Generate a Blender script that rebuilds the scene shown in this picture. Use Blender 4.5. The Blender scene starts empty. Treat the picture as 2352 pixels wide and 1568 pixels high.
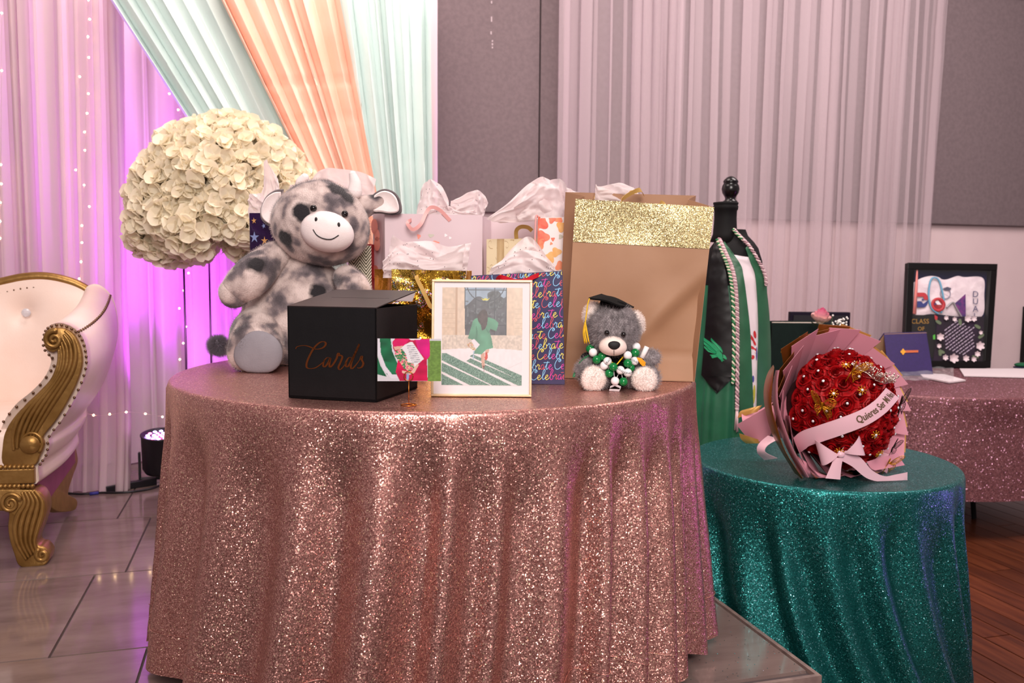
import bpy, bmesh, math, random
import numpy as np
from mathutils import Vector, Matrix, noise
R_ = math.radians
PI = math.pi
scn = bpy.context.scene
COL = scn.collection

# ------------------------------------------------------------------ camera
CAM_Z = 1.054
cam_d = bpy.data.cameras.new('camera')
cam = bpy.data.objects.new('camera', cam_d)
COL.objects.link(cam)
cam_d.sensor_width = 36.0
cam_d.lens = 30.0
cam_d.clip_start = 0.05
cam.location = (0, 0, CAM_Z)
CROT = Matrix.Rotation(R_(90 - 4.9), 3, 'X') @ Matrix.Rotation(R_(0.45), 3, 'Z')
cam.rotation_euler = CROT.to_euler()
cam_d.dof.use_dof = True
cam_d.dof.focus_distance = 2.0
cam_d.dof.aperture_fstop = 6.3
scn.camera = cam

# ------------------------------------------------------------------ view
vs = scn.view_settings
vs.view_transform = 'Standard'
vs.look = 'None'
vs.gamma = 1.0
vs.use_curve_mapping = False
vs.exposure = 0.85
scn.cycles.adaptive_threshold = 0.02
scn.cycles.max_bounces = 5
scn.cycles.diffuse_bounces = 3
scn.cycles.glossy_bounces = 3
scn.cycles.transparent_max_bounces = 12
scn.cycles.sample_clamp_indirect = 4.0

# ------------------------------------------------------------------ world: the hall's soft pinkish ambience
w = bpy.data.worlds.new('hall_ambience')
scn.world = w
w.use_nodes = True
w.node_tree.nodes['Background'].inputs[0].default_value = (0.86, 0.66, 0.68, 1)
w.node_tree.nodes['Background'].inputs[1].default_value = 0.24

def lamp(name, kind, loc, target, energy, color, size=1.0, size_y=None, spot=None, blend=0.6):
    d = bpy.data.lights.new(name, kind)
    d.energy = energy
    d.color = color
    if kind == 'AREA':
        d.shape = 'RECTANGLE' if size_y else 'DISK'
        d.size = size
        if size_y: d.size_y = size_y
    else:
        d.shadow_soft_size = size
    if spot:
        d.spot_size = R_(spot); d.spot_blend = blend
    o = bpy.data.objects.new(name, d)
    COL.objects.link(o)
    o.location = loc
    o.rotation_euler = (Vector(target) - Vector(loc)).to_track_quat('-Z', 'Y').to_euler()
    return o

# photographer's flash bounced off the ceiling behind and above the camera
lamp('bounced_flash', 'AREA', (0.35, -1.5, 3.1), (0.1, 2.8, 0.75), 106, (1.0, 0.91, 0.86), 2.2)
# direct spill of the flash head just above the camera
lamp('flash_head', 'AREA', (0.10, -0.05, 1.55), (0.0, 2.6, 0.95), 3.0, (1.0, 0.93, 0.88), 0.22)
# unseen fill lamps added overhead to brighten the backdrop and the right wall
lamp('background_fill', 'AREA', (-0.6, 3.3, 3.7), (-0.9, 4.9, 1.2), 44, (1.0, 0.84, 0.78), 2.2)
# violet uplight of the hall standing off to the right
lamp('hall_uplight', 'SPOT', (3.3, 2.6, 0.1), (0.6, 2.6, 0.5), 8, (0.8, 0.16, 1.0), 0.08, spot=80, blend=1.0)
lamp('background_fill', 'AREA', (2.4, 3.6, 3.6), (2.2, 5.8, 1.0), 66, (1.0, 0.87, 0.85), 2.0)  # second added fill, lifting the right wall and curtain

# ------------------------------------------------------------------ pixel <-> place
F = 1960.0
CAMP = Vector((0, 0, CAM_Z))
def ray(px, py):
    return (CROT @ Vector(((px - 1176) / F, -(py - 784) / F, -1.0)))
def at(px, py, Y):
    d = ray(px, py)
    return CAMP + d * (Y / d.y)
def onz(px, py, z):
    d = ray(px, py)
    return CAMP + d * ((z - CAM_Z) / d.z)
def onplane(px, py, p0, n):
    d = ray(px, py)
    n = Vector(n)
    return CAMP + d * ((Vector(p0) - CAMP).dot(n) / d.dot(n))
def hit_sphere(px, py, c, r):
    d = ray(px, py).normalized()
    oc = CAMP - Vector(c)
    b = oc.dot(d); q = b * b - (oc.dot(oc) - r * r)
    t = -b - math.sqrt(max(q, 0.0))
    return CAMP + d * t

# room axes: the hall is turned about 16 degrees against the camera
YAW = R_(16)
U = Vector((math.cos(YAW), math.sin(YAW), 0))
V = Vector((-math.sin(YAW), math.cos(YAW), 0))

# ------------------------------------------------------------------ materials
MATS = {}
def s2l(c):
    return c / 12.92 if c <= 0.04045 else ((c + 0.055) / 1.055) ** 2.4
def rgb(r, g, b):
    return (s2l(r / 255), s2l(g / 255), s2l(b / 255), 1)
def mat(name, color=(0.8, 0.8, 0.8, 1), rough=0.6, metal=0.0, **kw):
    if name in MATS: return MATS[name]
    m = bpy.data.materials.new(name)
    m.use_nodes = True
    b = m.node_tree.nodes['Principled BSDF']
    b.inputs['Base Color'].default_value = color
    b.inputs['Roughness'].default_value = rough
    b.inputs['Metallic'].default_value = metal
    for k, v in kw.items():
        b.inputs[k.replace('_', ' ')].default_value = v
    MATS[name] = m
    return m
def N(m, t, **kw):
    n = m.node_tree.nodes.new(t)
    for k, v in kw.items(): setattr(n, k, v)
    return n
def L(m, a, b): m.node_tree.links.new(a, b)
def bsdf(m): return m.node_tree.nodes['Principled BSDF']
def ramp(m, fac, stops, interp='LINEAR'):
    r = N(m, 'ShaderNodeValToRGB')
    r.color_ramp.interpolation = interp
    els = r.color_ramp.elements
    while len(els) < len(stops): els.new(0.5)
    for e, (p, c) in zip(els, stops):
        e.position = p; e.color = c
    L(m, fac, r.inputs[0])
    return r.outputs[0]
def objco(m, scale=(1, 1, 1)):
    t = N(m, 'ShaderNodeTexCoord'); mp = N(m, 'ShaderNodeMapping')
    mp.inputs['Scale'].default_value = scale
    L(m, t.outputs['Object'], mp.inputs['Vector'])
    return mp.outputs[0]
def noise_tex(m, co, scale, detail=3, rough=0.5):
    n = N(m, 'ShaderNodeTexNoise')
    n.inputs['Scale'].default_value = scale
    n.inputs['Detail'].default_value = detail
    n.inputs['Roughness'].default_value = rough
    L(m, co, n.inputs['Vector'])
    return n.outputs['Fac']
def bump(m, h, strength=0.3, dist=0.01):
    b = N(m, 'ShaderNodeBump')
    b.inputs['Strength'].default_value = strength
    b.inputs['Distance'].default_value = dist
    L(m, h, b.inputs['Height'])
    L(m, b.outputs[0], bsdf(m).inputs['Normal'])
def varied(name, c1, c2, scale=8, rough=0.7, bump_s=0.0, bump_scale=None, detail=4, co_scale=(1, 1, 1), bump_d=0.004, metal=0.0, **kw):
    if name in MATS: return MATS[name]
    m = mat(name, c1, rough, metal, **kw)
    co = objco(m, co_scale)
    f = noise_tex(m, co, scale, detail)
    L(m, ramp(m, f, [(0.35, c1), (0.65, c2)]), bsdf(m).inputs['Base Color'])
    if bump_s:
        f2 = noise_tex(m, co, bump_scale or scale, 4)
        bump(m, f2, bump_s, bump_d)
    return m
def vecmath(m, op, a, b=None, scale=None):
    v = N(m, 'ShaderNodeVectorMath', operation=op)
    L(m, a, v.inputs[0])
    if b is not None:
        if isinstance(b, tuple): v.inputs[1].default_value = b
        else: L(m, b, v.inputs[1])
    if scale is not None: v.inputs['Scale'].default_value = scale
    return v.outputs[0]
def sequin(name, c_lo, c_hi, scale=190, tilt=0.75, rough=0.24, metal=0.85, specks=None):
    """little round discs, each tilted its own way"""
    m = mat(name, c_lo, rough, metal)
    co = objco(m)
    vo = N(m, 'ShaderNodeTexVoronoi'); vo.inputs['Scale'].default_value = scale
    L(m, co, vo.inputs['Vector'])
    r = vecmath(m, 'SUBTRACT', vo.outputs['Color'], (0.5, 0.5, 0.5))
    sc0 = N(m, 'ShaderNodeSeparateColor'); L(m, vo.outputs['Color'], sc0.inputs[0])
    pw = N(m, 'ShaderNodeMath', operation='POWER'); L(m, sc0.outputs[2], pw.inputs[0]); pw.inputs[1].default_value = 5.0
    ma = N(m, 'ShaderNodeMath', operation='MULTIPLY_ADD'); L(m, pw.outputs[0], ma.inputs[0]); ma.inputs[1].default_value = tilt * 1.7; ma.inputs[2].default_value = tilt * 0.36
    vs_ = N(m, 'ShaderNodeVectorMath', operation='SCALE'); L(m, r, vs_.inputs[0]); L(m, ma.outputs[0], vs_.inputs['Scale'])
    r = vs_.outputs[0]
    g = N(m, 'ShaderNodeNewGeometry')
    nn = vecmath(m, 'NORMALIZE', vecmath(m, 'ADD', g.outputs['Normal'], r))
    L(m, nn, bsdf(m).inputs['Normal'])
    sep = N(m, 'ShaderNodeSeparateColor'); L(m, vo.outputs['Color'], sep.inputs[0])
    c = ramp(m, sep.outputs[0], [(0.0, c_lo), (1.0, c_hi)])
    d = ramp(m, vo.outputs['Distance'], [(0.0, (1, 1, 1, 1)), (0.55, (0.85, 0.85, 0.85, 1)), (0.8, (0.5, 0.5, 0.5, 1))])
    mx = N(m, 'ShaderNodeMix', data_type='RGBA', blend_type='MULTIPLY'); mx.inputs[0].default_value = 1
    L(m, c, mx.inputs[6]); L(m, d, mx.inputs[7])
    out = mx.outputs[2]
    if specks:
        sp = ramp(m, sep.outputs[1], [(0.0, (0, 0, 0, 1)), (0.965, (0, 0, 0, 1)), (0.97, (1, 1, 1, 1))], 'CONSTANT')
        m2 = N(m, 'ShaderNodeMix', data_type='RGBA'); L(m, sp, m2.inputs[0]); L(m, out, m2.inputs[6]); m2.inputs[7].default_value = specks
        out = m2.outputs[2]
    L(m, out, bsdf(m).inputs['Base Color'])
    return m
def sheer(name, color, alpha, rough=0.8, trans=0.35):
    """thin voile: part see-through, part scattering, part letting light through"""
    m = bpy.data.materials.new(name); m.use_nodes = True; MATS[name] = m
    nt = m.node_tree; nt.nodes.clear()
    o = N(m, 'ShaderNodeOutputMaterial')
    d = N(m, 'ShaderNodeBsdfDiffuse'); d.inputs[0].default_value = color
    t = N(m, 'ShaderNodeBsdfTranslucent'); t.inputs[0].default_value = color
    p = N(m, 'ShaderNodeBsdfTransparent')
    a = N(m, 'ShaderNodeMixShader'); a.inputs[0].default_value = trans
    b = N(m, 'ShaderNodeMixShader'); b.inputs[0].default_value = alpha
    L(m, d.outputs[0], a.inputs[1]); L(m, t.outputs[0], a.inputs[2])
    L(m, p.outputs[0], b.inputs[1]); L(m, a.outputs[0], b.inputs[2])
    L(m, b.outputs[0], o.inputs[0])
    return m
def glow(name, color, strength):
    return mat(name, color, 0.4, Emission_Color=color, Emission_Strength=strength)
def vcol(name, rough=0.5, metal=0.0, **kw):
    m = mat(name, (1, 1, 1, 1), rough, metal, **kw)
    a = N(m, 'ShaderNodeAttribute'); a.attribute_name = 'print'
    L(m, a.outputs['Color'], bsdf(m).inputs['Base Color'])
    return m

# ------------------------------------------------------------------ mesh building
class MB:
    def __init__(s):
        s.v = []; s.f = []
    def add(s, vs_, fs_):
        o = len(s.v)
        s.v.extend([tuple(p) for p in vs_])
        s.f.extend([tuple(i + o for i in f) for f in fs_])
        return s
    def quad(s, a, b, c, d): return s.add([a, b, c, d], [(0, 1, 2, 3)])
    def poly(s, pts): return s.add(pts, [tuple(range(len(pts)))])
    def box(s, c, h, M=None):
        p = [Vector((c[0] + x * h[0], c[1] + y * h[1], c[2] + z * h[2])) for x in (-1, 1) for y in (-1, 1) for z in (-1, 1)]
        if M is not None: p = [M @ q for q in p]
        return s.add(p, [(0, 1, 3, 2), (4, 6, 7, 5), (0, 4, 5, 1), (2, 3, 7, 6), (0, 2, 6, 4), (1, 5, 7, 3)])
    def hexa(s, p):
        """8 corners: bottom 4 ccw then top 4 ccw"""
        return s.add(p, [(3, 2, 1, 0), (4, 5, 6, 7), (0, 1, 5, 4), (1, 2, 6, 5), (2, 3, 7, 6), (3, 0, 4, 7)])
    def grid(s, fn, nu, nv, cu=False, cv=False):
        o = len(s.v)
        mu = nu if cu else nu + 1; mv = nv if cv else nv + 1
        for j in range(mv):
            for i in range(mu):
                s.v.append(tuple(fn(i / nu, j / nv)))
        for j in range(nv):
            for i in range(nu):
                a = o + j * mu + i; b = o + j * mu + (i + 1) % mu
                c = o + ((j + 1) % mv) * mu + (i + 1) % mu; d = o + ((j + 1) % mv) * mu + i
                s.f.append((a, b, c, d))
        return s
    def lathe(s, prof, n=24, c=(0, 0, 0), sx=1, sy=1, M=None):
        o = len(s.v); c = Vector(c)
        for (r, z) in prof:
            for i in range(n):
                a = 2 * PI * i / n
                p = Vector((r * math.cos(a) * sx, r * math.sin(a) * sy, z))
                if M is not None: p = M @ p
                s.v.append(tuple(c + p))
        for j in range(len(prof) - 1):
            for i in range(n):
                s.f.append((o + j * n + i, o + j * n + (i + 1) % n, o + (j + 1) * n + (i + 1) % n, o + (j + 1) * n + i))
        s.f.append(tuple(o + i for i in reversed(range(n))))
        s.f.append(tuple(o + (len(prof) - 1) * n + i for i in range(n)))
        return s
    def ell(s, c, r, M=None, n=20, m=12):
        prof = [(max(math.sin(PI * j / m), 1e-3), -math.cos(PI * j / m)) for j in range(m + 1)]
        S = Matrix.Diagonal(Vector(r) if hasattr(r, '__len__') else Vector((r, r, r)))
        MM = (M @ S) if M is not None else S
        return s.lathe(prof, n, c, M=MM)
    def tube(s, pts, r, n=8, caps=True, flat=1.0):
        pts = [Vector(p) for p in pts]; k = len(pts)
        rr = r if hasattr(r, '__len__') else [r] * k
        o = len(s.v); nrm = None
        for i in range(k):
            t = (pts[min(i + 1, k - 1)] - pts[max(i - 1, 0)])
            t = t.normalized() if t.length > 1e-9 else Vector((0, 0, 1))
            if nrm is None:
                nrm = t.orthogonal().normalized()
            else:
                nrm = (nrm - t * nrm.dot(t))
                nrm = nrm.normalized() if nrm.length > 1e-6 else t.orthogonal().normalized()
            b = t.cross(nrm)
            for q in range(n):
                a = 2 * PI * q / n
                s.v.append(tuple(pts[i] + nrm * (math.cos(a) * rr[i]) + b * (math.sin(a) * rr[i] * flat)))
        for i in range(k - 1):
            for q in range(n):
                s.f.append((o + i * n + q, o + i * n + (q + 1) % n, o + (i + 1) * n + (q + 1) % n, o + (i + 1) * n + q))
        if caps:
            s.f.append(tuple(o + q for q in reversed(range(n))))
            s.f.append(tuple(o + (k - 1) * n + q for q in range(n)))
        return s
    def ribbon(s, pts, side, w):
        """flat band along pts; side: vector or list of vectors giving the half-width direction"""
        k = len(pts); o = len(s.v)
        for i, p in enumerate(pts):
            sd = Vector(side[i] if isinstance(side, list) else side).normalized()
            ww = w[i] if hasattr(w, '__len__') else w
            p = Vector(p)
            s.v.append(tuple(p - sd * ww)); s.v.append(tuple(p + sd * ww))
        for i in range(k - 1):
            s.f.append((o + 2 * i, o + 2 * i + 1, o + 2 * i + 3, o + 2 * i + 2))
        return s
    def extrude(s, outline, vec):
        """closed 3D outline pushed along vec"""
        k = len(outline); vec = Vector(vec)
        a = [Vector(p) for p in outline]; b = [p + vec for p in a]
        fs = [tuple(range(k)), tuple(reversed(range(k, 2 * k)))]
        for i in range(k):
            j = (i + 1) % k
            fs.append((i, i + k, j + k, j))
        return s.add(a + b, fs)
    def mesh(s, name, m, smooth=True):
        me = bpy.data.meshes.new(name)
        me.from_pydata(s.v, [], s.f)
        if m is not None: me.materials.append(m)
        if smooth: me.polygons.foreach_set('use_smooth', [True] * len(me.polygons))
        me.update()
        return me
    def build(s, name, m, parent=None, smooth=True, bevel=0, thick=0, sub=0, recalc=False, keep=True):
        me = s.mesh(name, m, smooth)
        if recalc:
            bm = bmesh.new(); bm.from_mesh(me)
            bmesh.ops.recalc_face_normals(bm, faces=bm.faces)
            bm.to_mesh(me); bm.free()
        return link(name, me, parent, bevel, thick, sub)
def link(name, me, parent=None, bevel=0, thick=0, sub=0):
    o = bpy.data.objects.new(name, me)
    COL.objects.link(o)
    if parent is not None:
        o.parent = parent
        o.matrix_parent_inverse = Matrix.Identity(4)
    if thick:
        k = o.modifiers.new('thickness', 'SOLIDIFY'); k.thickness = thick; k.offset = 0
        k = o.modifiers.new('crisp_rim', 'EDGE_SPLIT'); k.split_angle = R_(55)
    if sub:
        k = o.modifiers.new('smooth', 'SUBSURF'); k.levels = sub; k.render_levels = sub
    if bevel:
        k = o.modifiers.new('edges', 'BEVEL'); k.width = bevel; k.segments = 2; k.limit_method = 'ANGLE'; k.angle_limit = R_(40)
    return o
def tag(o, label, cat, group=None, kind=None):
    if label: o['label'] = label
    if cat: o['category'] = cat
    if group: o['group'] = group
    if kind: o['kind'] = kind
    return o
def thing(name, label, cat, loc=(0, 0, 0), rz=0, group=None):
    o = bpy.data.objects.new(name, None)
    o.empty_display_size = 0.05
    COL.objects.link(o)
    o.location = loc; o.rotation_euler = (0, 0, rz)
    return tag(o, label, cat, group)
def local(o, pts):
    """world points into the frame of a thing placed by location and z turn"""
    M = (Matrix.Translation(o.location) @ Matrix.Rotation(o.rotation_euler.z, 4, 'Z')).inverted()
    return [M @ Vector(p) for p in pts]
def fn3(x, y, z, s=1.0):
    return noise.noise(Vector((x * s, y * s, z * s)))
def lerp(a, b, t): return a + (b - a) * t
def smooth_path(pts, n):
    """Catmull-Rom through pts (2D or 3D) -> n+1 points"""
    P = [Vector(p) for p in pts]; k = len(P) - 1
    out = []
    for i in range(n + 1):
        t = i / n * k; j = min(int(t), k - 1); f = t - j
        p0 = P[max(j - 1, 0)]; p1 = P[j]; p2 = P[j + 1]; p3 = P[min(j + 2, k)]
        out.append(0.5 * ((2 * p1) + (p2 - p0) * f + (2 * p0 - 5 * p1 + 4 * p2 - p3) * f * f + (3 * p1 - p0 - 3 * p2 + p3) * f ** 3))
    return out
def text_mesh(s, size, bold=0.0, extrude=0.0):
    """flat lettering mesh data (vertices in its own x/y plane)"""
    c = bpy.data.curves.new('lettering', 'FONT')
    c.body = s; c.size = size; c.offset = bold; c.extrude = extrude; c.resolution_u = 3
    c.align_x = 'CENTER'; c.align_y = 'CENTER'
    o = bpy.data.objects.new('lettering_tmp', c); COL.objects.link(o)
    dg = bpy.context.evaluated_depsgraph_get()
    me = bpy.data.meshes.new_from_object(o.evaluated_get(dg))
    bpy.data.objects.remove(o); bpy.data.curves.remove(c)
    vs_ = [Vector(v.co) for v in me.vertices]; fs_ = [tuple(p.vertices) for p in me.polygons]
    bpy.data.meshes.remove(me)
    return vs_, fs_
def inpoly(X, Y, pts):
    r = np.zeros(X.shape, bool); n = len(pts)
    for i in range(n):
        x1, y1 = pts[i]; x2, y2 = pts[(i + 1) % n]
        if y1 == y2: continue
        c = ((y1 > Y) != (y2 > Y)) & (X < (x2 - x1) * (Y - y1) / (y2 - y1) + x1)
        r ^= c
    return r
def print_mesh(name, corners, nx, ny, painter, m):
    """flat print: corners TL,TR,BR,BL; painter(X,Y in 0..1, y down) -> linear rgb array"""
    TL, TR, BR, BL = [np.array(c) for c in corners]
    xs = np.linspace(0, 1, nx + 1); ys = np.linspace(0, 1, ny + 1)
    X, Y = np.meshgrid(xs, ys)
    P = (TL[None, None] * ((1 - X) * (1 - Y))[..., None] + TR[None, None] * (X * (1 - Y))[..., None]
         + BR[None, None] * (X * Y)[..., None] + BL[None, None] * ((1 - X) * Y)[..., None])
    me = bpy.data.meshes.new(name)
    idx = np.arange((nx + 1) * (ny + 1)).reshape(ny + 1, nx + 1)
    fs = np.stack([idx[1:, :-1], idx[1:, 1:], idx[:-1, 1:], idx[:-1, :-1]], -1).reshape(-1, 4)
    me.from_pydata(P.reshape(-1, 3).tolist(), [], fs.tolist())
    C = painter(X, Y)
    C = np.clip(C * 0.90, 0, 1)        # ink on paper never reaches full white
    lin = np.where(C <= 0.04045, C / 12.92, ((C + 0.055) / 1.055) ** 2.4)
    at_ = me.color_attributes.new('print', 'FLOAT_COLOR', 'POINT')
    rgba = np.ones(((nx + 1) * (ny + 1), 4), np.float32); rgba[:, :3] = lin.reshape(-1, 3)
    at_.data.foreach_set('color', rgba.ravel())
    me.materials.append(m); me.update()
    return me

# ================================================================== the setting
STAGE_H = 0.35
Z_LOW = -STAGE_H
CORNER = onz(1872, 1550, 0.0)                 # front right corner of the platform
def st(u, v, z=0.0):                          # stage frame: u along its front edge, v into the depth
    p = CORNER + U * u + V * v
    return Vector((p.x, p.y, z))
m_grout = mat('stage_grout', rgb(78, 66, 66), 0.8)
m_tile = mat('stage_tile', rgb(150, 138, 132), 0.16)
_co = objco(m_tile, (1, 3.0, 1))
_inf = N(m_tile, 'ShaderNodeObjectInfo')
_n1 = noise_tex(m_tile, vecmath(m_tile, 'ADD', _co, _inf.outputs['Location']), 3.2, 6, 0.6)
L(m_tile, ramp(m_tile, _n1, [(0.25, rgb(102, 85, 81)), (0.5, rgb(124, 105, 100)), (0.75, rgb(136, 118, 112))]), bsdf(m_tile).inputs['Base Color'])
_n2 = noise_tex(m_tile, _co, 9, 4)
L(m_tile, ramp(m_tile, _n2, [(0.3, (0.07, 0.07, 0.07, 1)), (0.7, (0.13, 0.13, 0.13, 1))]), bsdf(m_tile).inputs['Roughness'])

pb = MB()
x0, x1, y0, y1 = -5.2, 0.0, -0.0, 4.0
pb.hexa([st(x0, y0, Z_LOW), st(x1, y0, Z_LOW), st(x1, y1, Z_LOW), st(x0, y1, Z_LOW),
         st(x0, y0, -0.008), st(x1, y0, -0.008), st(x1, y1, -0.008), st(x0, y1, -0.008)])
stage = tag(pb.build('floor_stage', m_grout, smooth=False), 'raised platform floor of large glossy grey tiles', 'floor', kind='structure')
# tiles 0.60 deep, 1.2 long, running bond; joints taken from the photograph
def stuv(p):
    q = p - CORNER
    return q.dot(U), q.dot(V)
jA = stuv(onz(337, 1186, 0)); jB = stuv(onz(219, 1319, 0)); jC = stuv(onz(249, 1495, 0)); jZ = stuv(onz(270, 1189, 0))
rows = [jC[1] - 1.2, jC[1] - 0.6, jC[1], jB[1], jA[1], jA[1] + 0.6, jA[1] + 1.2, jA[1] + 1.8, jA[1] + 2.4, jA[1] + 3.0]
offs = [jC[0] + .4, jC[0] + .1, jB[0], (jA[0] + stuv(onz(302, 1312, 0))[0]) / 2, jZ[0], jA[0], jZ[0] + .1, jA[0], jZ[0]]
TL_ = 0.98
tiles_proto = {}
for r in range(len(rows) - 1):
    va, vb = max(rows[r], 0.004), min(rows[r + 1], 4.0)
    if vb - va < 0.05: continue
    k0 = math.floor((-5.2 - offs[r]) / TL_)
    u = offs[r] + k0 * TL_
    while u < -0.01:
        ua, ub = max(u, -5.2), min(u + TL_, -0.004)
        if ub - ua > 0.03:
            g = 0.0022
            key = (round(ub - ua, 3), round(vb - va, 3))
            if key not in tiles_proto:
                hu, hv = (ub - ua) / 2 - g, (vb - va) / 2 - g
                tb = MB(); e = 0.0015
                tb.add([(-hu, -hv, -0.009), (hu, -hv, -0.009), (hu, hv, -0.009), (-hu, hv, -0.009),
                        (-hu + e, -hv + e, 0), (hu - e, -hv + e, 0), (hu - e, hv - e, 0), (-hu + e, hv - e, 0)],
                       [(4, 5, 6, 7), (0, 1, 5, 4), (1, 2, 6, 5), (2, 3, 7, 6), (3, 0, 4, 7)])
                tiles_proto[key] = tb.mesh('tile', m_tile, False)
            t = link('tile', tiles_proto[key], stage)
            t.location = st((ua + ub) / 2, (va + vb) / 2, 0.0)
            t.rotation_euler = (0, 0, YAW)
        u += TL_
# metal nosing along the two free edges of the platform
m_nose = varied('nosing_metal', rgb(120, 100, 96), rgb(150, 128, 120), 20, 0.45)
nb = MB()
nb.hexa([st(0.0, 0, Z_LOW + 0.30), st(0.012, 0, Z_LOW + 0.30), st(0.012, 3.99, Z_LOW + 0.30), st(0.0, 3.99, Z_LOW + 0.30),
         st(0.0, 0, 0.003), st(0.012, 0, 0.003), st(0.012, 3.99, 0.003), st(0.0, 3.99, 0.003)])
tag(nb.build('trim_1', m_nose, smooth=False), 'brownish edge strip on the side of the tiled platform', 'trim', kind='structure')
nb = MB()
nb.hexa([st(-5.2, -0.012, Z_LOW + 0.30), st(0.012, -0.012, Z_LOW + 0.30), st(0.012, 0, Z_LOW + 0.30), st(-5.2, 0, Z_LOW + 0.30),
         st(-5.2, -0.012, 0.003), st(0.012, -0.012, 0.003), st(0.012, 0, 0.003), st(-5.2, 0, 0.003)])
tag(nb.build('trim_2', m_nose, smooth=False), 'brownish edge strip along the front of the tiled platform', 'trim', kind='structure')

# wooden floor, planks run into the depth
m_wood = mat('floor_wood', rgb(96, 50, 28), 0.32)
_co = objco(m_wood, (14, 1.2, 1)); _inf = N(m_wood, 'ShaderNodeObjectInfo')
_s = N(m_wood, 'ShaderNodeVectorMath', operation='SCALE'); L(m_wood, _inf.outputs['Location'], _s.inputs[0]); _s.inputs['Scale'].default_value = 7.3
_n = noise_tex(m_wood, vecmath(m_wood, 'ADD', _co, _s.outputs[0]), 2.2, 6, 0.62)
_c = ramp(m_wood, _n, [(0.25, rgb(58, 26, 14)), (0.5, rgb(88, 42, 22)), (0.78, rgb(112, 60, 34))])
_hsv = N(m_wood, 'ShaderNodeHueSaturation'); L(m_wood, _c, _hsv.inputs['Color'])
_mr = N(m_wood, 'ShaderNodeMapRange'); L(m_wood, _inf.outputs['Random'], _mr.inputs[0]); _mr.inputs[3].default_value = 0.7; _mr.inputs[4].default_value = 1.2
L(m_wood, _mr.outputs[0], _hsv.inputs['Value']); L(m_wood, _hsv.outputs[0], bsdf(m_wood).inputs['Base Color'])
fb = MB()
fb.hexa([st(-7, -4, Z_LOW - 0.12), st(6, -4, Z_LOW - 0.12), st(6, 6, Z_LOW - 0.12), st(-7, 6, Z_LOW - 0.12),
         st(-7, -4, Z_LOW - 0.012), st(6, -4, Z_LOW - 0.012), st(6, 6, Z_LOW - 0.012), st(-7, 6, Z_LOW - 0.012)])
floor = tag(fb.build('floor', mat('floor_gap', rgb(28, 14, 8), 0.8), smooth=False), 'dark reddish brown plank floor below the platform', 'floor', kind='structure')
PW, PLEN = 0.125, 1.5
hp = PW / 2 - 0.0012
def plank_mesh(ln):
    tb = MB(); hl = ln / 2 - 0.0012; e = 0.002
    tb.add([(-hp, -hl, -0.012), (hp, -hl, -0.012), (hp, hl, -0.012), (-hp, hl, -0.012),
            (-hp + e, -hl + e, 0), (hp - e, -hl + e, 0), (hp - e, hl - e, 0), (-hp + e, hl - e, 0)],
           [(4, 5, 6, 7), (0, 1, 5, 4), (1, 2, 6, 5), (2, 3, 7, 6), (3, 0, 4, 7)])
    return tb.mesh('plank', m_wood, False)
pm = plank_mesh(PLEN)
rnd = random.Random(4)
for i in range(26):
    u = 0.02 + PW / 2 + i * PW
    v = -1.6 + rnd.random() * PLEN - PLEN
    while v < 4.4:
        o = link('plank', pm, floor)
        p = st(u, v + PLEN / 2, Z_LOW)
        o.location = p; o.rotation_euler = (0, 0, YAW)
        v += PLEN

# back wall and its grey cloth-covered acoustic panels
WALL0 = Vector((2.9, 6.35, 0))
def wl(u, out=0.0, z=0.0):
    p = WALL0 + U * u - V * out
    return Vector((p.x, p.y, z))
m_wall = varied('wall_paint', rgb(214, 190, 192), rgb(220, 197, 198), 3, 0.75, 0.05, 60)
wb = MB()
wb.hexa([wl(-7.5, 0, Z_LOW), wl(2.6, 0, Z_LOW), wl(2.6, -0.12, Z_LOW), wl(-7.5, -0.12, Z_LOW),
         wl(-7.5, 0, 3.6), wl(2.6, 0, 3.6), wl(2.6, -0.12, 3.6), wl(-7.5, -0.12, 3.6)])
wall = tag(wb.build('wall_back', m_wall, smooth=False), 'pale pinkish back wall carrying grey acoustic panels', 'wall', kind='structure')
m_panel = varied('panel_cloth', rgb(108, 94, 97), rgb(116, 101, 104), 40, 0.95, 0.25, 420, bump_d=0.002)
def wall_u(px, py=300, out=0.0):
    p = onplane(px, py, wl(0, out), V)
    return (p - WALL0).dot(U), p.z
def panel(pxa, pxb, zb, zt):
    ua = wall_u(pxa)[0]; ub = wall_u(pxb)[0]
    pb_ = MB()
    pb_.hexa([wl(ua, 0.045, zb), wl(ub, 0.045, zb), wl(ub, 0, zb), wl(ua, 0, zb),
              wl(ua, 0.045, zt), wl(ub, 0.045, zt), wl(ub, 0, zt), wl(ua, 0, zt)])
    pb_.build('panel', m_panel, wall, False, bevel=0.006)
zb = wall_u(2142, 515)[1]
for a, b in ((620, 925), (928, 1233), (1236, 1505), (1508, 1980), (1984, 2520)):
    panel(a, b, zb, 3.3)
# white rail just below the top of the picture, at far right
zt = wall_u(2352, 4)[1]
tb = MB(); ua = wall_u(2150)[0]
tb.hexa([wl(ua, 0.07, zt), wl(2.6, 0.07, zt), wl(2.6, 0.0, zt), wl(ua, 0.0, zt), wl(ua, 0.07, zt + .12), wl(2.6, 0.07, zt + .12), wl(2.6, 0, zt + .12), wl(ua, 0, zt + .12)])
tag(tb.build('trim_3', mat('white_trim', rgb(235, 225, 225), 0.5), smooth=False), 'white rail above the grey panel at far right', 'trim', kind='structure')

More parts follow.
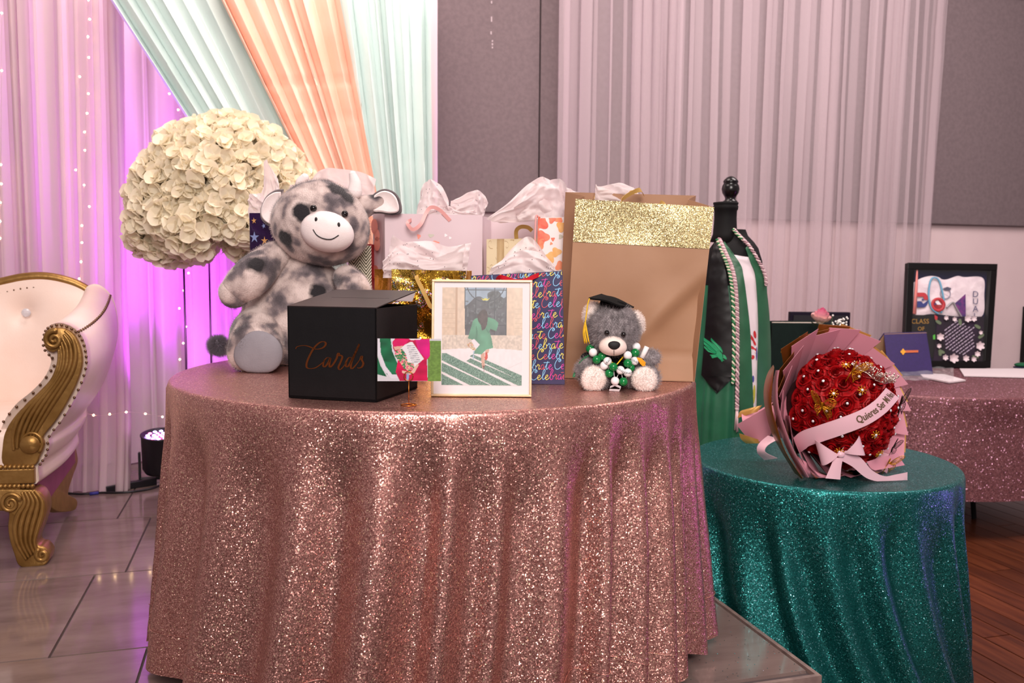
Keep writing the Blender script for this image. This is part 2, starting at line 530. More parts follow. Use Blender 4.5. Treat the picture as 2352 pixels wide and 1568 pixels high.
# pale scuffs on the bare panel
m_scuff = mat('pale_scuff', rgb(176, 160, 164), 0.9)
for (px, ya, yb) in ((1129, 2, 8), (1129, 38, 50), (1128, 72, 79), (1131, 92, 96), (1131, 99, 104), (1131, 107, 111)):
    q = [onplane(a, b, wl(0, 0.0462), V) for a, b in ((px - 1.5, yb), (px + 1.5, yb), (px + 1.5, ya), (px - 1.5, ya))]
    MB().poly(q).build('scuff_mark', m_scuff, wall, False)

# ================================================================== drapes
BD0 = onz(250, 1108, 0.0)
BD0.z = 0
def bd(px, py, out=0.0):
    return onplane(px, py, BD0 - V * out, V)
def bdu(px, py=600, out=0.0):
    return (bd(px, py, out) - BD0).dot(U)
def bw(u, out=0.0, z=0.0):
    p = BD0 + U * u - V * out
    return Vector((p.x, p.y, z))

def fold_phase(seed, n, jitter=0.75):
    r = random.Random(seed)
    st_ = [1 + jitter * (r.random() * 2 - 1) for _ in range(n)]
    cum = [0]
    for a in st_: cum.append(cum[-1] + a)
    tot = cum[-1]
    amps = [0.45 + r.random() * 0.75 for _ in range(n + 1)]
    def ph(s):
        x = s * tot
        for k in range(n):
            if x <= cum[k + 1] or k == n - 1:
                f = (x - cum[k]) / st_[k]
                g = f * f * (3 - 2 * f)
                return k + f, lerp(amps[k], amps[k + 1], g)
    return ph

def curtain(name, m, origin, u0, u1, z0, z1, n, seed, amp=0.035, over=0.0, nu=None, nz=24, lean=0.0, squeeze=0.0, pool=0.0, parent=None):
    ph = fold_phase(seed, n)
    nu = nu or n * 14
    def fn(s, t):
        k, a = ph(s)
        z = lerp(z0, z1, t)
        th = 2 * PI * k
        c = 0.5 * (u0 + u1)
        u = lerp(u0, u1, s)
        u = c + (u - c) * (1 - squeeze * (1 - t)) + lean * (1 - t)
        u += over * a * math.sin(2 * th + 0.7 * math.sin(3 * t + k))
        o = amp * a * math.sin(th + 0.25 * math.sin(2.2 * t + k * 1.7)) + 0.004 * fn3(u, z, seed, 6)
        if pool and t < 0.16:
            q = (0.16 - t) / 0.16
            o += pool * q * q * (0.7 + 0.6 * fn3(u * 2, seed, 0.3))
        p = origin + U * u - V * o
        return Vector((p.x, p.y, z))
    return MB().grid(fn, nu, nz).build(name, m, parent)

m_back = sheer('backdrop_cloth', rgb(240, 222, 226), 0.97, trans=0.25)
m_voile = sheer('backdrop_voile', rgb(242, 222, 226), 0.50, trans=0.4)
tag(curtain('backdrop_drape', m_back, BD0 + V * 0.42, bdu(-1100), bdu(1040), 0.004, 2.75, 34, 3, 0.035, 0.004),
    'full-width white backdrop drape lit violet from below, hanging behind the flowers', 'curtain')
org = BD0 - V * 0.10
tag(curtain('voile_panel', m_voile, org, bdu(-110), bdu(172), 0.006, 2.75, 7, 8, 0.030, 0.020, lean=0.0),
    'sheer white voile panel behind the gilded armchair at the left edge', 'curtain')
tag(curtain('voile_panel', m_voile, org - V * 0.01, bdu(165), bdu(305), 0.006, 2.75, 5, 12, 0.030, 0.024, lean=-0.02, pool=0.10),
    'sheer white voile panel with its hem pooling behind the armchair', 'curtain')
tag(curtain('voile_panel', m_voile, org, bdu(425), bdu(760), 0.006, 2.75, 6, 15, 0.028, 0.02, lean=0.0),
    'sheer violet-lit voile panel directly behind the white flower stand', 'curtain')

# satin swags, gathered towards the lower right
def satin(name, c1, c2, rough):
    m = mat(name, c1, rough, 0.0, Sheen_Weight=0.25)
    co = objco(m, (2, 2, 2))
    f = noise_tex(m, co, 1.6, 4)
    L(m, ramp(m, f, [(0.35, c1), (0.65, c2)]), bsdf(m).inputs['Base Color'])
    f2 = noise_tex(m, objco(m, (16, 16, 4)), 3, 4)
    bump(m, f2, 0.22, 0.012)
    return m
m_mint = satin('mint_satin', rgb(206, 225, 221), rgb(216, 232, 228), 0.42)
m_peach = satin('peach_satin', rgb(242, 186, 160), rgb(247, 198, 176), 0.34)
def swag(name, m, top, bot, out0, n, seed, amp, label, zup=0.9, cross=None):
    """top/bot: pixel polylines of the upper and lower edge; folds run from one to the other"""
    ph = fold_phase(seed, n, 0.5)
    T = smooth_path([(a, b, 0) for a, b in top], 40); B_ = smooth_path([(a, b, 0) for a, b in bot], 40)
    def fn(s, t):
        i = min(int(s * 40), 39); f = s * 40 - i
        a = T[i].lerp(T[i + 1], f); b = B_[i].lerp(B_[i + 1], f)
        tt = t
        p = a.lerp(b, tt)
        k, am = ph(s)
        w = bd(p.x, p.y, out0)
        th = 2 * PI * k
        sn = math.sin(th + 0.5 * math.sin(3.0 * t + k))
        o = amp * am * (math.copysign(abs(sn) ** 0.8, sn)) * (1.0 + 0.1 * math.sin(5 * t + k))
        o += 0.010 * fn3(s * 6, t * 5, seed)
        if cross:
            for (tc, wd, hh) in cross:
                o -= hh * math.exp(-((t - tc - 0.01 * fn3(s * 14, seed, 1)) / wd) ** 2)
        return w - V * o + U * (0.010 * am * math.sin(2 * th))
    return tag(MB().grid(fn, n * 14, 60).build(name, m), label, 'curtain')
swag('mint_swag', m_mint, [(215, -60), (300, -60), (390, -60), (505, -60)], [(705, 700), (745, 690), (785, 680), (825, 670)], 0.24, 7, 5, 0.03,
     'pale mint satin swag sweeping down from upper left behind the flowers')
swag('peach_swag', m_peach, [(478, -60), (575, -60), (670, -60), (768, -60)], [(852, 700), (872, 690), (890, 680), (908, 670)], 0.30, 7, 21, 0.03,
     'peach satin swag between the two mint swags', cross=[(0.33, 0.006, 0.012), (0.445, 0.006, 0.01)])
swag('mint_swag', m_mint, [(755, -60), (830, -60), (905, -60), (985, -60)], [(925, 1050), (950, 1052), (975, 1054), (1000, 1056)], 0.25, 7, 33, 0.034,
     'pale mint satin swag hanging beside the bare grey wall panel')

# sheer curtain in front of the panels
m_sheer = sheer('sheer_curtain_cloth', rgb(216, 198, 203), 0.31, trans=0.25)
so = WALL0 - V * 0.17
ua = wall_u(1283, 100, 0.17)[0]; ub = wall_u(2166, 100, 0.17)[0]
tag(curtain('sheer_curtain', m_sheer, so, ua, ub, Z_LOW + 0.01, 3.3, 24, 44, 0.034, 0.055, nu=760, nz=20, lean=-0.03, squeeze=0.03),
    'wide sheer pinkish curtain hanging over the grey wall panels', 'curtain')

# ================================================================== tables and sequin cloths
TZ = 0.76
def cloth(name, m, c, r, ztop, zhem, nfold, seed, amp, label, twist=0.0, flare=0.05, clamp=None, hem_var=0.01, nth=620, nt=52, sharp=1.0, seam=False, phase_px=None):
    rr = random.Random(seed)
    st_ = [1 + 0.5 * (rr.random() * 2 - 1) for _ in range(nfold)]
    cum = [0]
    for a in st_: cum.append(cum[-1] + a)
    tot = cum[-1]
    am = [0.4 + rr.random() * 0.9 for _ in range(nfold)]; am.append(am[0])
    st0 = [0.05 + 0.35 * rr.random() for _ in range(nfold)]; st0.append(st0[0])
    ho = [rr.random() * 2 - 1 for _ in range(nfold)]; ho.append(ho[0])
    def fold(x):
        x = (x % 1.0) * tot
        for k in range(nfold):
            if x <= cum[k + 1] or k == nfold - 1:
                f = (x - cum[k]) / st_[k]; g = f * f * (3 - 2 * f)
                a = lerp(am[k], am[k + 1], g); s0 = lerp(st0[k], st0[k + 1], g); h = lerp(ho[k], ho[k + 1], g)
                w = 0.5 - 0.5 * math.cos(2 * PI * f)
                return a * (w ** sharp), s0, h
    er = 0.012
    H = ztop - zhem
    def fn(i, j):
        th = 2 * PI * i
        if j < 0.18:                     # flat top
            q = j / 0.18
            rad = (r - er) * math.sqrt(q) if q > 0 else 0.0
            z = ztop + 0.0012 * fn3(rad * math.cos(th), rad * math.sin(th), seed, 7) - 0.001
            return Vector((c[0] + rad * math.cos(th), c[1] + rad * math.sin(th), z))
        if j < 0.28:                     # rounded edge
            q = (j - 0.18) / 0.10 * PI / 2
            rad = r - er + er * math.sin(q); z = ztop - er + er * math.cos(q)
            return Vector((c[0] + rad * math.cos(th), c[1] + rad * math.sin(th), z))
        q = (j - 0.28) / 0.72
        x = i + twist * q * q
        a, s0, h = fold(x)
        on = min(max((q - s0 * 0.15) / 0.28, 0), 1); on = on * on * (3 - 2 * on)
        rad = r + flare * q ** 1.2 * 0.6 + amp * (a * (0.10 + 0.90 * on) * (0.55 + 0.45 * q) - 0.50 * on)
        rad += 0.0035 * fn3(math.cos(th) * 6, math.sin(th) * 6, q * 3 + seed)
        z = ztop - er - (H - er + hem_var * h) * q
        p = Vector((c[0] + rad * math.cos(th), c[1] + rad * math.sin(th), z))
        if clamp: p = clamp(p, q, th)
        return p
    b = MB().grid(fn, nth, nt, cu=True)
    o = tag(b.build(name, m), label, 'tablecloth')
    return o, fn
def table(name, c, r, ztop, zf, label):
    t = thing(name, label, 'table', (c[0], c[1], zf))
    h = ztop - zf
    mt = mat('table_top_wood', rgb(150, 115, 85), 0.5); ml = mat('table_leg_metal', rgb(70, 70, 72), 0.4, 0.7)
    MB().lathe([(0.01, h - 0.034), (r - 0.03, h - 0.034), (r - 0.022, h - 0.028), (r - 0.022, h - 0.010), (r - 0.03, h - 0.006), (0.01, h - 0.006)], 48).build('tabletop', mt, t)
    for k in range(4):
        a = k * PI / 2 + 0.4
        x, y = math.cos(a) * r * 0.55, math.sin(a) * r * 0.55
        MB().tube([(x * 0.8, y * 0.8, h - 0.034), (x, y, 0.0)], 0.014, 8).build('leg', ml, t)
    return t
m_rose = sequin('rose_gold_sequins', rgb(168, 108, 102), rgb(230, 174, 162), 420, 0.56, 0.36, 0.80, specks=rgb(255, 225, 190))
TC = Vector((-0.212, 2.445, 0))
TR = 0.725
rose_cloth, rose_fn = cloth('sequin_tablecloth', m_rose, TC, TR, TZ, 0.062, 29, 11, 0.066,
      'rose gold sequin tablecloth draped over the large round gift table', flare=0.075, hem_var=0.028, twist=0.012)
table('round_table', TC, TR, TZ, 0.0, 'large round gift table hidden under the rose gold sequin cloth')
# stitched hem seam of the cloth
sb = MB()
pts = [rose_fn(i / 620, 0.28 + 0.72 * 0.845) for i in range(621)]
pts = [p + (Vector((p.x - TC.x, p.y - TC.y, 0)).normalized() * 0.0022) for p in pts]
sb.tube(pts, 0.0011, 5, caps=False)
sb.build('hem_seam', m_rose, rose_cloth)

m_teal = sequin('teal_sequins', rgb(6, 82, 82), rgb(50, 146, 142), 420, 0.56, 0.36, 0.75, specks=rgb(150, 215, 225))
GZ = 0.41
GC = Vector((1.065, 2.88, 0)); GR = 0.435
def clampg(p, q, th):
    # keep the cloth clear of the platform's side
    uv = stuv(p)
    if p.z < 0.012 and uv[0] < 0.022 and uv[1] > -0.02:
        p = p + U * (0.022 - uv[0])
    return p
teal_cloth, _ = cloth('sequin_tablecloth', m_teal, GC, GR, GZ, Z_LOW + 0.006, 21, 29, 0.066,
      'teal sequin tablecloth on the small round table under the rose bouquet', twist=-0.085, flare=0.06, clamp=clampg, hem_var=0.0)
table('round_table', GC, GR, GZ, Z_LOW, 'small round table hidden under the teal sequin cloth')

m_rose2 = sequin('dusty_pink_sequins', rgb(112, 66, 72), rgb(148, 94, 98), 200, 0.6, 0.5, 0.3, specks=rgb(255, 190, 220))
FC = Vector((2.46, 5.22, 0)); FR = 0.88
far_cloth, _ = cloth('sequin_tablecloth', m_rose2, FC, FR, GZ, -0.13, 12, 40, 0.03,
      'dusty pink sequin tablecloth on the memorabilia table by the wall', flare=0.02, hem_var=0.02)
table('round_table', FC, FR, GZ, Z_LOW, 'round memorabilia table with dark legs under the dusty pink cloth')

# ================================================================== gilded armchair
m_gold = varied('antique_gold', rgb(138, 102, 50), rgb(166, 128, 72), 14, 0.36, 0.25, 60, metal=0.7)
m_goldflat = varied('flat_gold', rgb(138, 108, 48), rgb(154, 122, 60), 30, 0.55, metal=0.5)
m_leather = varied('cream_leather', rgb(238, 214, 200), rgb(243, 222, 210), 6, 0.42, 0.08, 180)
m_apron = varied('mauve_apron', rgb(128, 62, 88), rgb(140, 70, 96), 12, 0.7)
m_nail = mat('nail_brass', rgb(120, 90, 70), 0.35, 0.9)
A0 = onz(70, 1298, 0.0); A0.z = 0
chair = thing('gilded_armchair', 'cream leather armchair with carved gilded arm scrolls and legs', 'armchair', (A0.x, A0.y, 0), YAW)
def cf(px, py, dy=0.0):
    """pixel on the chair's front plane (pushed back by dy) in the chair's own frame"""
    p = onplane(px, py, A0 + V * dy, V)
    q = p - A0
    return Vector((q.dot(U), dy, p.z))
def outline(pts, dy=0.0, n=None, closed=True):
    if n:
        pts = smooth_path([(a, b, 0) for a, b in (list(pts) + [pts[0]] if closed else pts)], n)
        pts = [(p.x, p.y) for p in pts][:-1] if closed else [(p.x, p.y) for p in pts]
    return [cf(a, b, dy) for a, b in pts]
right = [(128, 752), (150, 755), (172, 770), (187, 802), (190, 836), (180, 872), (160, 914), (131, 962), (101, 1000), (103, 1020), (93, 1045), (77, 1068)]
left = [(12, 1068), (8, 1020), (18, 982), (46, 943), (80, 914), (114, 880), (130, 841), (134, 806), (122, 808), (106, 798), (103, 778), (112, 760)]
arm_pts = right + left
facade = outline(arm_pts, 0.0, 110)
MB().extrude([p + Vector((0, -0.012, 0)) for p in facade], (0, 0.07, 0)).build('arm_facade', m_gold, chair, True, bevel=0.006, recalc=True)
# carved ridges follow the S
cv = MB()
for k in range(6):
    f = (k + 0.5) / 6
    R1 = smooth_path([(a, b, 0) for a, b in right[1:9]], 40)
    L1 = smooth_path([(a, b, 0) for a, b in [(134, 806), (131, 841), (114, 880), (80, 914), (46, 943), (22, 975), (14, 1010), (20, 1040)]], 40)
    pts = []
    for i in range(41):
        t = i / 40
        q = L1[i].lerp(R1[i], lerp(f, f * 0.55 + 0.1, t))
        pts.append(cf(q.x, q.y, -0.013))
    MB().tube(pts, [0.009 * (0.55 + 0.45 * math.sin(PI * i / 40)) for i in range(41)], 7, flat=1.0).build('carved_ridge', m_gold, chair)
def spiral(cx, cy, r0, turns, r_end, rad, a0=0.0, dy=-0.016, sgn=1):
    pts = []; rr = []
    n = int(turns * 22)
    for i in range(n + 1):
        t = i / n; a = a0 + sgn * t * turns * 2 * PI; r = lerp(r0, r_end, t)
        pts.append(cf(cx + r * math.cos(a), cy - r * math.sin(a), dy)); rr.append(rad * lerp(1.0, 0.7, t))
    return pts, rr
vb_ = MB()
for args in ((124, 780, 22, 1.6, 3, 0.010, 1.2), (72, 1018, 26, 1.15, 20, 0.006, -0.9)):
    p, r = spiral(*args); MB().tube(p, r, 8).build('volute', m_gold, chair)
vb_.lathe([(0.001, 0), (0.030, 0), (0.033, 0.006), (0.030, 0.012), (0.001, 0.014)], 24, cf(70, 1020, -0.012), M=Matrix.Rotation(PI / 2, 3, 'X'))
vb_.build('boss', m_gold, chair)
# corner block with two bead rows
bk = MB()
bk.extrude([cf(-60, 1080, -0.015), cf(78, 1076, -0.015), cf(79, 1110, -0.015), cf(-60, 1114, -0.015)][::-1], (0, 0.09, 0))
bk.build('corner_block', m_gold, chair, False, bevel=0.004)
bd_ = MB()
for k in range(12):
    bd_.ell(cf(-40 + k * 10.4, 1073 - k * 0.1, -0.012), 0.0085, n=8, m=6)
    bd_.ell(cf(-40 + k * 10.4, 1117 - k * 0.1, -0.012), 0.0085, n=8, m=6)
bd_.build('bead_moulding', m_gold, chair)['kind'] = 'stuff'
# cabriole front leg
legR = [(80, 1122), (96, 1130), (106, 1150), (108, 1172), (98, 1205), (86, 1238), (90, 1250), (104, 1254), (115, 1270), (110, 1290), (92, 1300)]
legL = [(48, 1299), (34, 1270), (24, 1238), (20, 1209), (22, 1178), (12, 1172), (-20, 1168), (-40, 1140), (-30, 1122)]
MB().extrude([p + Vector((0, -0.012, 0)) for p in outline(legR + legL, 0, 90)], (0, 0.085, 0)).build('front_leg', m_gold, chair, True, bevel=0.008, recalc=True)
lg = MB()
for k in range(5):
    f = (k + 0.5) / 5
    RR = smooth_path([(x, y, 0) for x, y in [(84, 1126), (102, 1150), (104, 1175), (94, 1208), (84, 1240), (88, 1262)]], 30)
    LL = smooth_path([(x, y, 0) for x, y in [(46, 1130), (52, 1155), (34, 1185), (28, 1215), (36, 1250), (58, 1288)]], 30)
    MB().tube([cf(*(LL[i].lerp(RR[i], f).xy), -0.014) for i in range(31)], [0.010 * (0.5 + 0.5 * math.sin(PI * i / 30)) for i in range(31)], 7).build('leg_carving', m_gold, chair)
for args in ((24, 1156, 24, 1.7, 4, 0.008, 0.3), (97, 1274, 15, 1.4, 3, 0.010, 2.0)):
    p, r = spiral(*args); MB().tube(p, r, 8).build('volute', m_gold, chair)
# arm body: the profile pushed back, rising towards the back
prof = [(100, 768), (112, 748), (138, 742), (166, 752), (188, 774), (198, 806), (199, 840), (188, 878), (168, 920), (140, 966), (112, 1004), (112, 1024), (100, 1052), (86, 1072), (82, 1112),
        (0, 1112), (0, 1068), (-6, 1020), (6, 972), (34, 930), (70, 900), (100, 868), (116, 830), (106, 808)]
P0 = outline(prof, 0.0, 96)
D_ARM = 0.66
def armfn(i, j):
    k = int(round(i * 96)) % 96
    p = P0[k].copy()
    hi = max(0, (p.z - 0.55) / 0.32)
    p.y = 0.01 + D_ARM * j
    p.z += 0.13 * min(hi, 1.1) * j ** 1.3
    p.x += 0.02 * math.sin(PI * j) * (1 if p.x > 0.0 else 0)
    return p
b = MB().grid(armfn, 96, 14, cu=True)
b.f.append(tuple(range(96)))
b.f.append(tuple(14 * 96 + i for i in reversed(range(96))))
b.build('arm_upholstery', m_leather, chair)
# nail heads round the facade, along the arm seam and the lower edge
nh = MB()
ring = smooth_path([(a, b, 0) for a, b in [(92, 1066), (108, 1040), (112, 1004), (140, 966), (168, 918), (188, 876), (198, 838), (196, 806), (186, 776), (166, 756), (138, 746), (112, 752), (101, 770), (101, 800), (120, 822)]], 34)
for p in ring: nh.ell(cf(p.x, p.y, -0.002), 0.0052, n=6, m=4)
for p in smooth_path([(130, 842, 0), (112, 868, 0), (82, 904, 0), (44, 936, 0), (14, 970, 0), (2, 1016, 0), (6, 1060, 0)], 12): nh.ell(cf(p.x - 6, p.y - 2, 0.0), 0.0052, n=6, m=4)
for k in range(26):
    nh.ell(armfn(14 / 96, k / 26) + Vector((0.002, 0, 0)), 0.0052, n=6, m=4)
seam = [armfn(12 / 96, k / 30) for k in range(31)]
i_s = min(range(96), key=lambda k: (P0[k] - cf(176, 762)).length)
for k in range(1, 24):
    nh.ell(armfn(i_s / 96, k / 24) , 0.005, n=6, m=4)
nh.build('nail_heads', m_nail, chair)['kind'] = 'stuff'
# side apron, back leg
zb_ = cf(82, 1112).z; xr = cf(82, 1112).x - 0.006
MB().hexa([(xr - 0.03, 0.05, zb_ - 0.12), (xr, 0.05, zb_ - 0.12), (xr, D_ARM, zb_ - 0.07), (xr - 0.03, D_ARM, zb_ - 0.07),
           (xr - 0.03, 0.05, zb_ + 0.004), (xr, 0.05, zb_ + 0.004), (xr, D_ARM, zb_ + 0.004), (xr - 0.03, D_ARM, zb_ + 0.004)]).build('side_apron', m_apron, chair, False)
def cside(px, py):
    p = onplane(px, py, A0 + U * xr, U); q = p - A0
    return Vector((xr - 0.045, q.dot(V), p.z))
bl = [(178, 1030), (182, 1060), (172, 1090), (160, 1130), (166, 1138), (178, 1145), (181, 1158), (172, 1172), (138, 1174), (118, 1160), (110, 1142), (132, 1105), (155, 1060), (166, 1020)]
blp = [cside(a, b) for a, b in [(p.x, p.y) for p in smooth_path([(a, b, 0) for a, b in bl + [bl[0]]], 60)][:-1]]
MB().extrude(blp, (0.04, 0, 0)).build('back_leg', m_goldflat, chair, True, bevel=0.004, recalc=True)
# seat cushion, front rail, backrest with crest rail and crystal button
MB().box((-0.62, 0.33, 0.40), (0.62, 0.34, 0.09)).build('seat', m_leather, chair, True, bevel=0.03)
MB().box((-0.62, 0.02, 0.285), (0.60, 0.03, 0.035)).build('front_rail', m_gold, chair, False, bevel=0.004)
crest = [(-330, 560), (-220, 600), (-120, 655), (-40, 660), (10, 648), (60, 638), (110, 637), (160, 648), (195, 664), (214, 682)]
DB = 0.70
cr = [cf(p.x, p.y, DB) for p in smooth_path([(a, b, 0) for a, b in crest], 60)]
MB().tube(cr, 0.021, 12, flat=1.1).build('crest_rail', m_gold, chair)
def backfn(i, j):
    p = cr[int(round(i * 60))].copy()
    z = lerp(0.36, p.z - 0.01, j)
    bul = 0.05 * math.sin(PI * min(j * 1.02, 1)) * (0.6 + 0.4 * math.sin(i * 9))
    bx_, bz_ = cf(65, 717, DB).x, cf(65, 717, DB).z
    d = math.hypot(p.x - bx_, z - bz_)
    bul -= 0.03 * math.exp(-(d / 0.05) ** 2)
    return Vector((lerp(min(p.x, cr[52].x - 0.10), p.x, min(1, j * 1.15) ** 2), DB + 0.02 - bul - 0.02, z))
MB().grid(backfn, 60, 30).build('backrest', m_leather, chair, thick=0.05)
bn = MB(); 
for i in range(0, 61, 2):
    p = cr[i]; bn.ell((p.x, DB - 0.022, p.z - 0.042), 0.0055, n=6, m=4)
bn.build('backrest_nails', m_nail, chair)['kind'] = 'stuff'
q = cf(65, 717, DB); bb = backfn(1, 0.8)
MB().ell((q.x, DB - 0.035, q.z), (0.018, 0.011, 0.018), n=10, m=6).build('crystal_button', mat('crystal', (0.9, 0.9, 0.95, 1), 0.06, 0.0, Transmission_Weight=0.5), chair, False)
for dx in (-1.24,):
    MB().extrude([Vector((dx, 0, 0)) + v for v in [Vector((0.02, -0.01, 0)), Vector((0.10, -0.01, 0)), Vector((0.11, -0.01, 0.13)), Vector((0.12, -0.01, 0.25)), Vector((-0.02, -0.01, 0.25)), Vector((0.0, -0.01, 0.12))]], (0, 0.08, 0)).build('front_leg', m_gold, chair, False, bevel=0.01, recalc=True)
    MB().extrude([Vector((dx, D_ARM, 0)) + v for v in [Vector((0.02, -0.01, 0)), Vector((0.10, -0.01, 0)), Vector((0.10, -0.01, 0.25)), Vector((0.0, -0.01, 0.25))]], (0, 0.04, 0)).build('back_leg', m_goldflat, chair, False, bevel=0.01, recalc=True)

# ================================================================== hydrangea dome on a slim stand
FY = 3.60
fc = at(512, 540, FY)
fl = thing('flower_arrangement', 'big dome of cream hydrangeas on a slim stand before the violet drape', 'flowers', (fc.x, fc.y, 0))
m_petal = sheer('hydrangea_petal', rgb(255, 245, 222), 1.0, trans=0.35)
rn = random.Random(9)
def petal_patch(b, M, w, h, cup, nu=3, nv=3, curl=0.3):
    def fn(i, j):
        u = i * 2 - 1; v = j
        ww = w * (0.28 + 0.95 * math.sin(PI * (0.18 + 0.66 * v))) * u
        z = cup * (u * u) * w + curl * h * v * v
        return M @ Vector((ww, h * v * (1 - 0.10 * u * u), z))
    b.grid(fn, nu, nv)
def hydra_head(seed):
    r = random.Random(seed); b = MB()
    n = 40
    for k in range(n):
        ct = 1 - 1.45 * (k + 0.5) / n; sn = math.sqrt(max(0, 1 - ct * ct)); a = k * 2.39996 + r.random() * 0.5
        d = Vector((sn * math.cos(a), sn * math.sin(a), ct))
        pos = d * (0.062 + 0.014 * r.random())
        q = (d + Vector((r.random() - .5, r.random() - .5, r.random() - .5)) * 0.9).to_track_quat('Z', 'Y').to_matrix().to_4x4()
        for p in range(4):
            M = Matrix.Translation(pos) @ q @ Matrix.Rotation(p * PI / 2 + r.random() * 0.4, 4, 'Z') @ Matrix.Rotation(R_(12 + 26 * r.random()), 4, 'X')
            petal_patch(b, M, 0.019 + 0.006 * r.random(), 0.031 + 0.008 * r.random(), 0.10, 3, 3, 0.05 + 0.35 * r.random())
    return b.mesh('hydrangea_head', m_petal)
hm = [hydra_head(s) for s in (1, 2, 3)]
c0 = Vector((0, 0, fc.z - 0.005))
heads = []
RX, RY, RZ = 0.345, 0.28, 0.46
n = 74
for k in range(n):
    ct = 1 - 1.0 * (k + 0.5) / n; sn = math.sqrt(max(0, 1 - ct * ct)); a = k * 2.39996
    heads.append(Vector((RX * sn * math.cos(a), RY * sn * math.sin(a), RZ * ct)))
for (px, py, yy) in ((338, 536, 3.50), (368, 556, 3.52), (404, 562, 3.54), (436, 552, 3.5), (395, 528, 3.45), (446, 522, 3.5), (560, 545, 3.5), (575, 530, 3.6), (600, 530, 3.5),
                     (332, 530, 3.6), (665, 450, 3.5), (682, 410, 3.62)):
    heads.append(at(px, py, yy) - Vector((fc.x, fc.y, 0)) - c0)
for i, h in enumerate(heads):
    o = link('hydrangea_head', hm[i % 3], fl)
    o.location = c0 + Vector((h.x * 0.91 + 0.012, h.y * 0.94, h.z * 0.93 - 0.004))
    o.rotation_euler = (h + Vector((0, -0.02, 0.02))).to_track_quat('Z', 'Y').to_euler()
    s = 0.92 + 0.3 * rn.random(); o.scale = (s, s, s)
MB().ell(c0 + Vector((0, 0, 0.17)), (0.25, 0.20, 0.20)).build('foam_core', mat('foam_green', rgb(150, 150, 110), 0.9), fl)
m_post = mat('stand_metal', rgb(120, 70, 130), 0.3, 0.9)
px_ = at(427, 640, FY).x - fc.x
for (x, y) in ((px_, -0.02), (px_ + 0.30, -0.02), (px_, 0.28), (px_ + 0.30, 0.28)):
    MB().tube([(x, y, 0.0), (x, y, c0.z + 0.02)], 0.0045, 6).build('stand_post', m_post, fl)
sp = MB()
for z in (0.006, c0.z):
    sp.tube([(px_, -0.02, z), (px_ + 0.30, -0.02, z), (px_ + 0.30, 0.28, z), (px_, 0.28, z), (px_, -0.02, z)], 0.0045, 6)
sp.build('stand_frame', m_post, fl)

# ================================================================== uplights and their cable
m_blackpl = mat('black_plastic', rgb(20, 18, 24), 0.4)
UP = onz(362, 1108, 0.0)
par = thing('led_uplight', 'short black LED uplight can glowing violet beside the rose gold table', 'stage light', (UP.x + 0.03, UP.y - 0.02, 0), YAW)
tiltM = Matrix.Rotation(R_(10), 3, 'X')
cc = Vector((0, 0, 0.055))
MB().lathe([(0.02, 0.0), (0.075, 0.01), (0.085, 0.03), (0.085, 0.19), (0.088, 0.195), (0.088, 0.20), (0.080, 0.20), (0.078, 0.192), (0.01, 0.190)], 28, cc, M=tiltM).build('can', m_blackpl, par, True)
m_led = glow('violet_led', (0.55, 0.35, 1.0, 1), 9); m_led2 = glow('red_led', (1.0, 0.12, 0.35, 1), 6)
k = 0
for ring_r, cnt in ((0.0, 1), (0.026, 6), (0.054, 12)):
    for i in range(cnt):
        a = i * 2 * PI / cnt
        MB().ell(cc + tiltM @ Vector((ring_r * math.cos(a), ring_r * math.sin(a), 0.194)), (0.009, 0.009, 0.004), n=8, m=5).build('led', m_led if k % 3 else m_led2, par)
        k += 1
MB().box((0, 0, 0.03), (0.10, 0.012, 0.006)).box((-0.098, 0, 0.09), (0.005, 0.012, 0.07)).box((0.098, 0, 0.09), (0.005, 0.012, 0.07)).build('bracket', m_blackpl, par, False, bevel=0.002)
MB().hexa([(-0.24, -0.10, 0), (-0.225, -0.125, 0), (-0.02, -0.02, 0), (-0.035, 0.01, 0), (-0.24, -0.10, 0.03), (-0.225, -0.125, 0.03), (-0.02, -0.02, 0.035), (-0.035, 0.01, 0.035)]).build('foot', m_blackpl, par, False, bevel=0.003)
lamp('uplight_violet', 'SPOT', (UP.x + 0.05, UP.y + 0.03, 0.27), (UP.x + 0.0, UP.y + 0.34, 2.3), 135, (0.60, 0.05, 1.0), 0.06, spot=84, blend=1.0)
# the other cans of the row stand wholly hidden behind the gift table and the chair: only their light shows
p = bd(600, 1000, -0.02)
lamp('uplight_violet', 'SPOT', (p.x, p.y, 0.26), (p.x - 0.1, p.y + 0.40, 2.0), 42, (0.58, 0.05, 1.0), 0.06, spot=130, blend=1.0)
p = bd(110, 1080, -0.05)
lamp('uplight_violet', 'SPOT', (p.x, p.y, 0.24), (p.x + 0.05, p.y + 0.45, 1.8), 3, (0.58, 0.05, 1.0), 0.06, spot=140, blend=1.0)
cab = [onz(182, 1134, 0.006), onz(225, 1131, 0.006), onz(290, 1130, 0.006), onz(345, 1122, 0.006), onz(372, 1112, 0.006), Vector((UP.x + 0.05, UP.y - 0.07, 0.02))]
cb = MB().tube(smooth_path([onz(120, 1128, 0.006)] + cab, 50), 0.005, 7)
cable = tag(cb.build('power_cable', m_blackpl), 'black power cable running over the tiles from the uplight', 'cable')
MB().tube([onz(206, 1134, 0.007), onz(226, 1131.5, 0.007)], 0.0075, 8).build('cable_tape', mat('blue_tape', rgb(50, 50, 140), 0.5), cable)

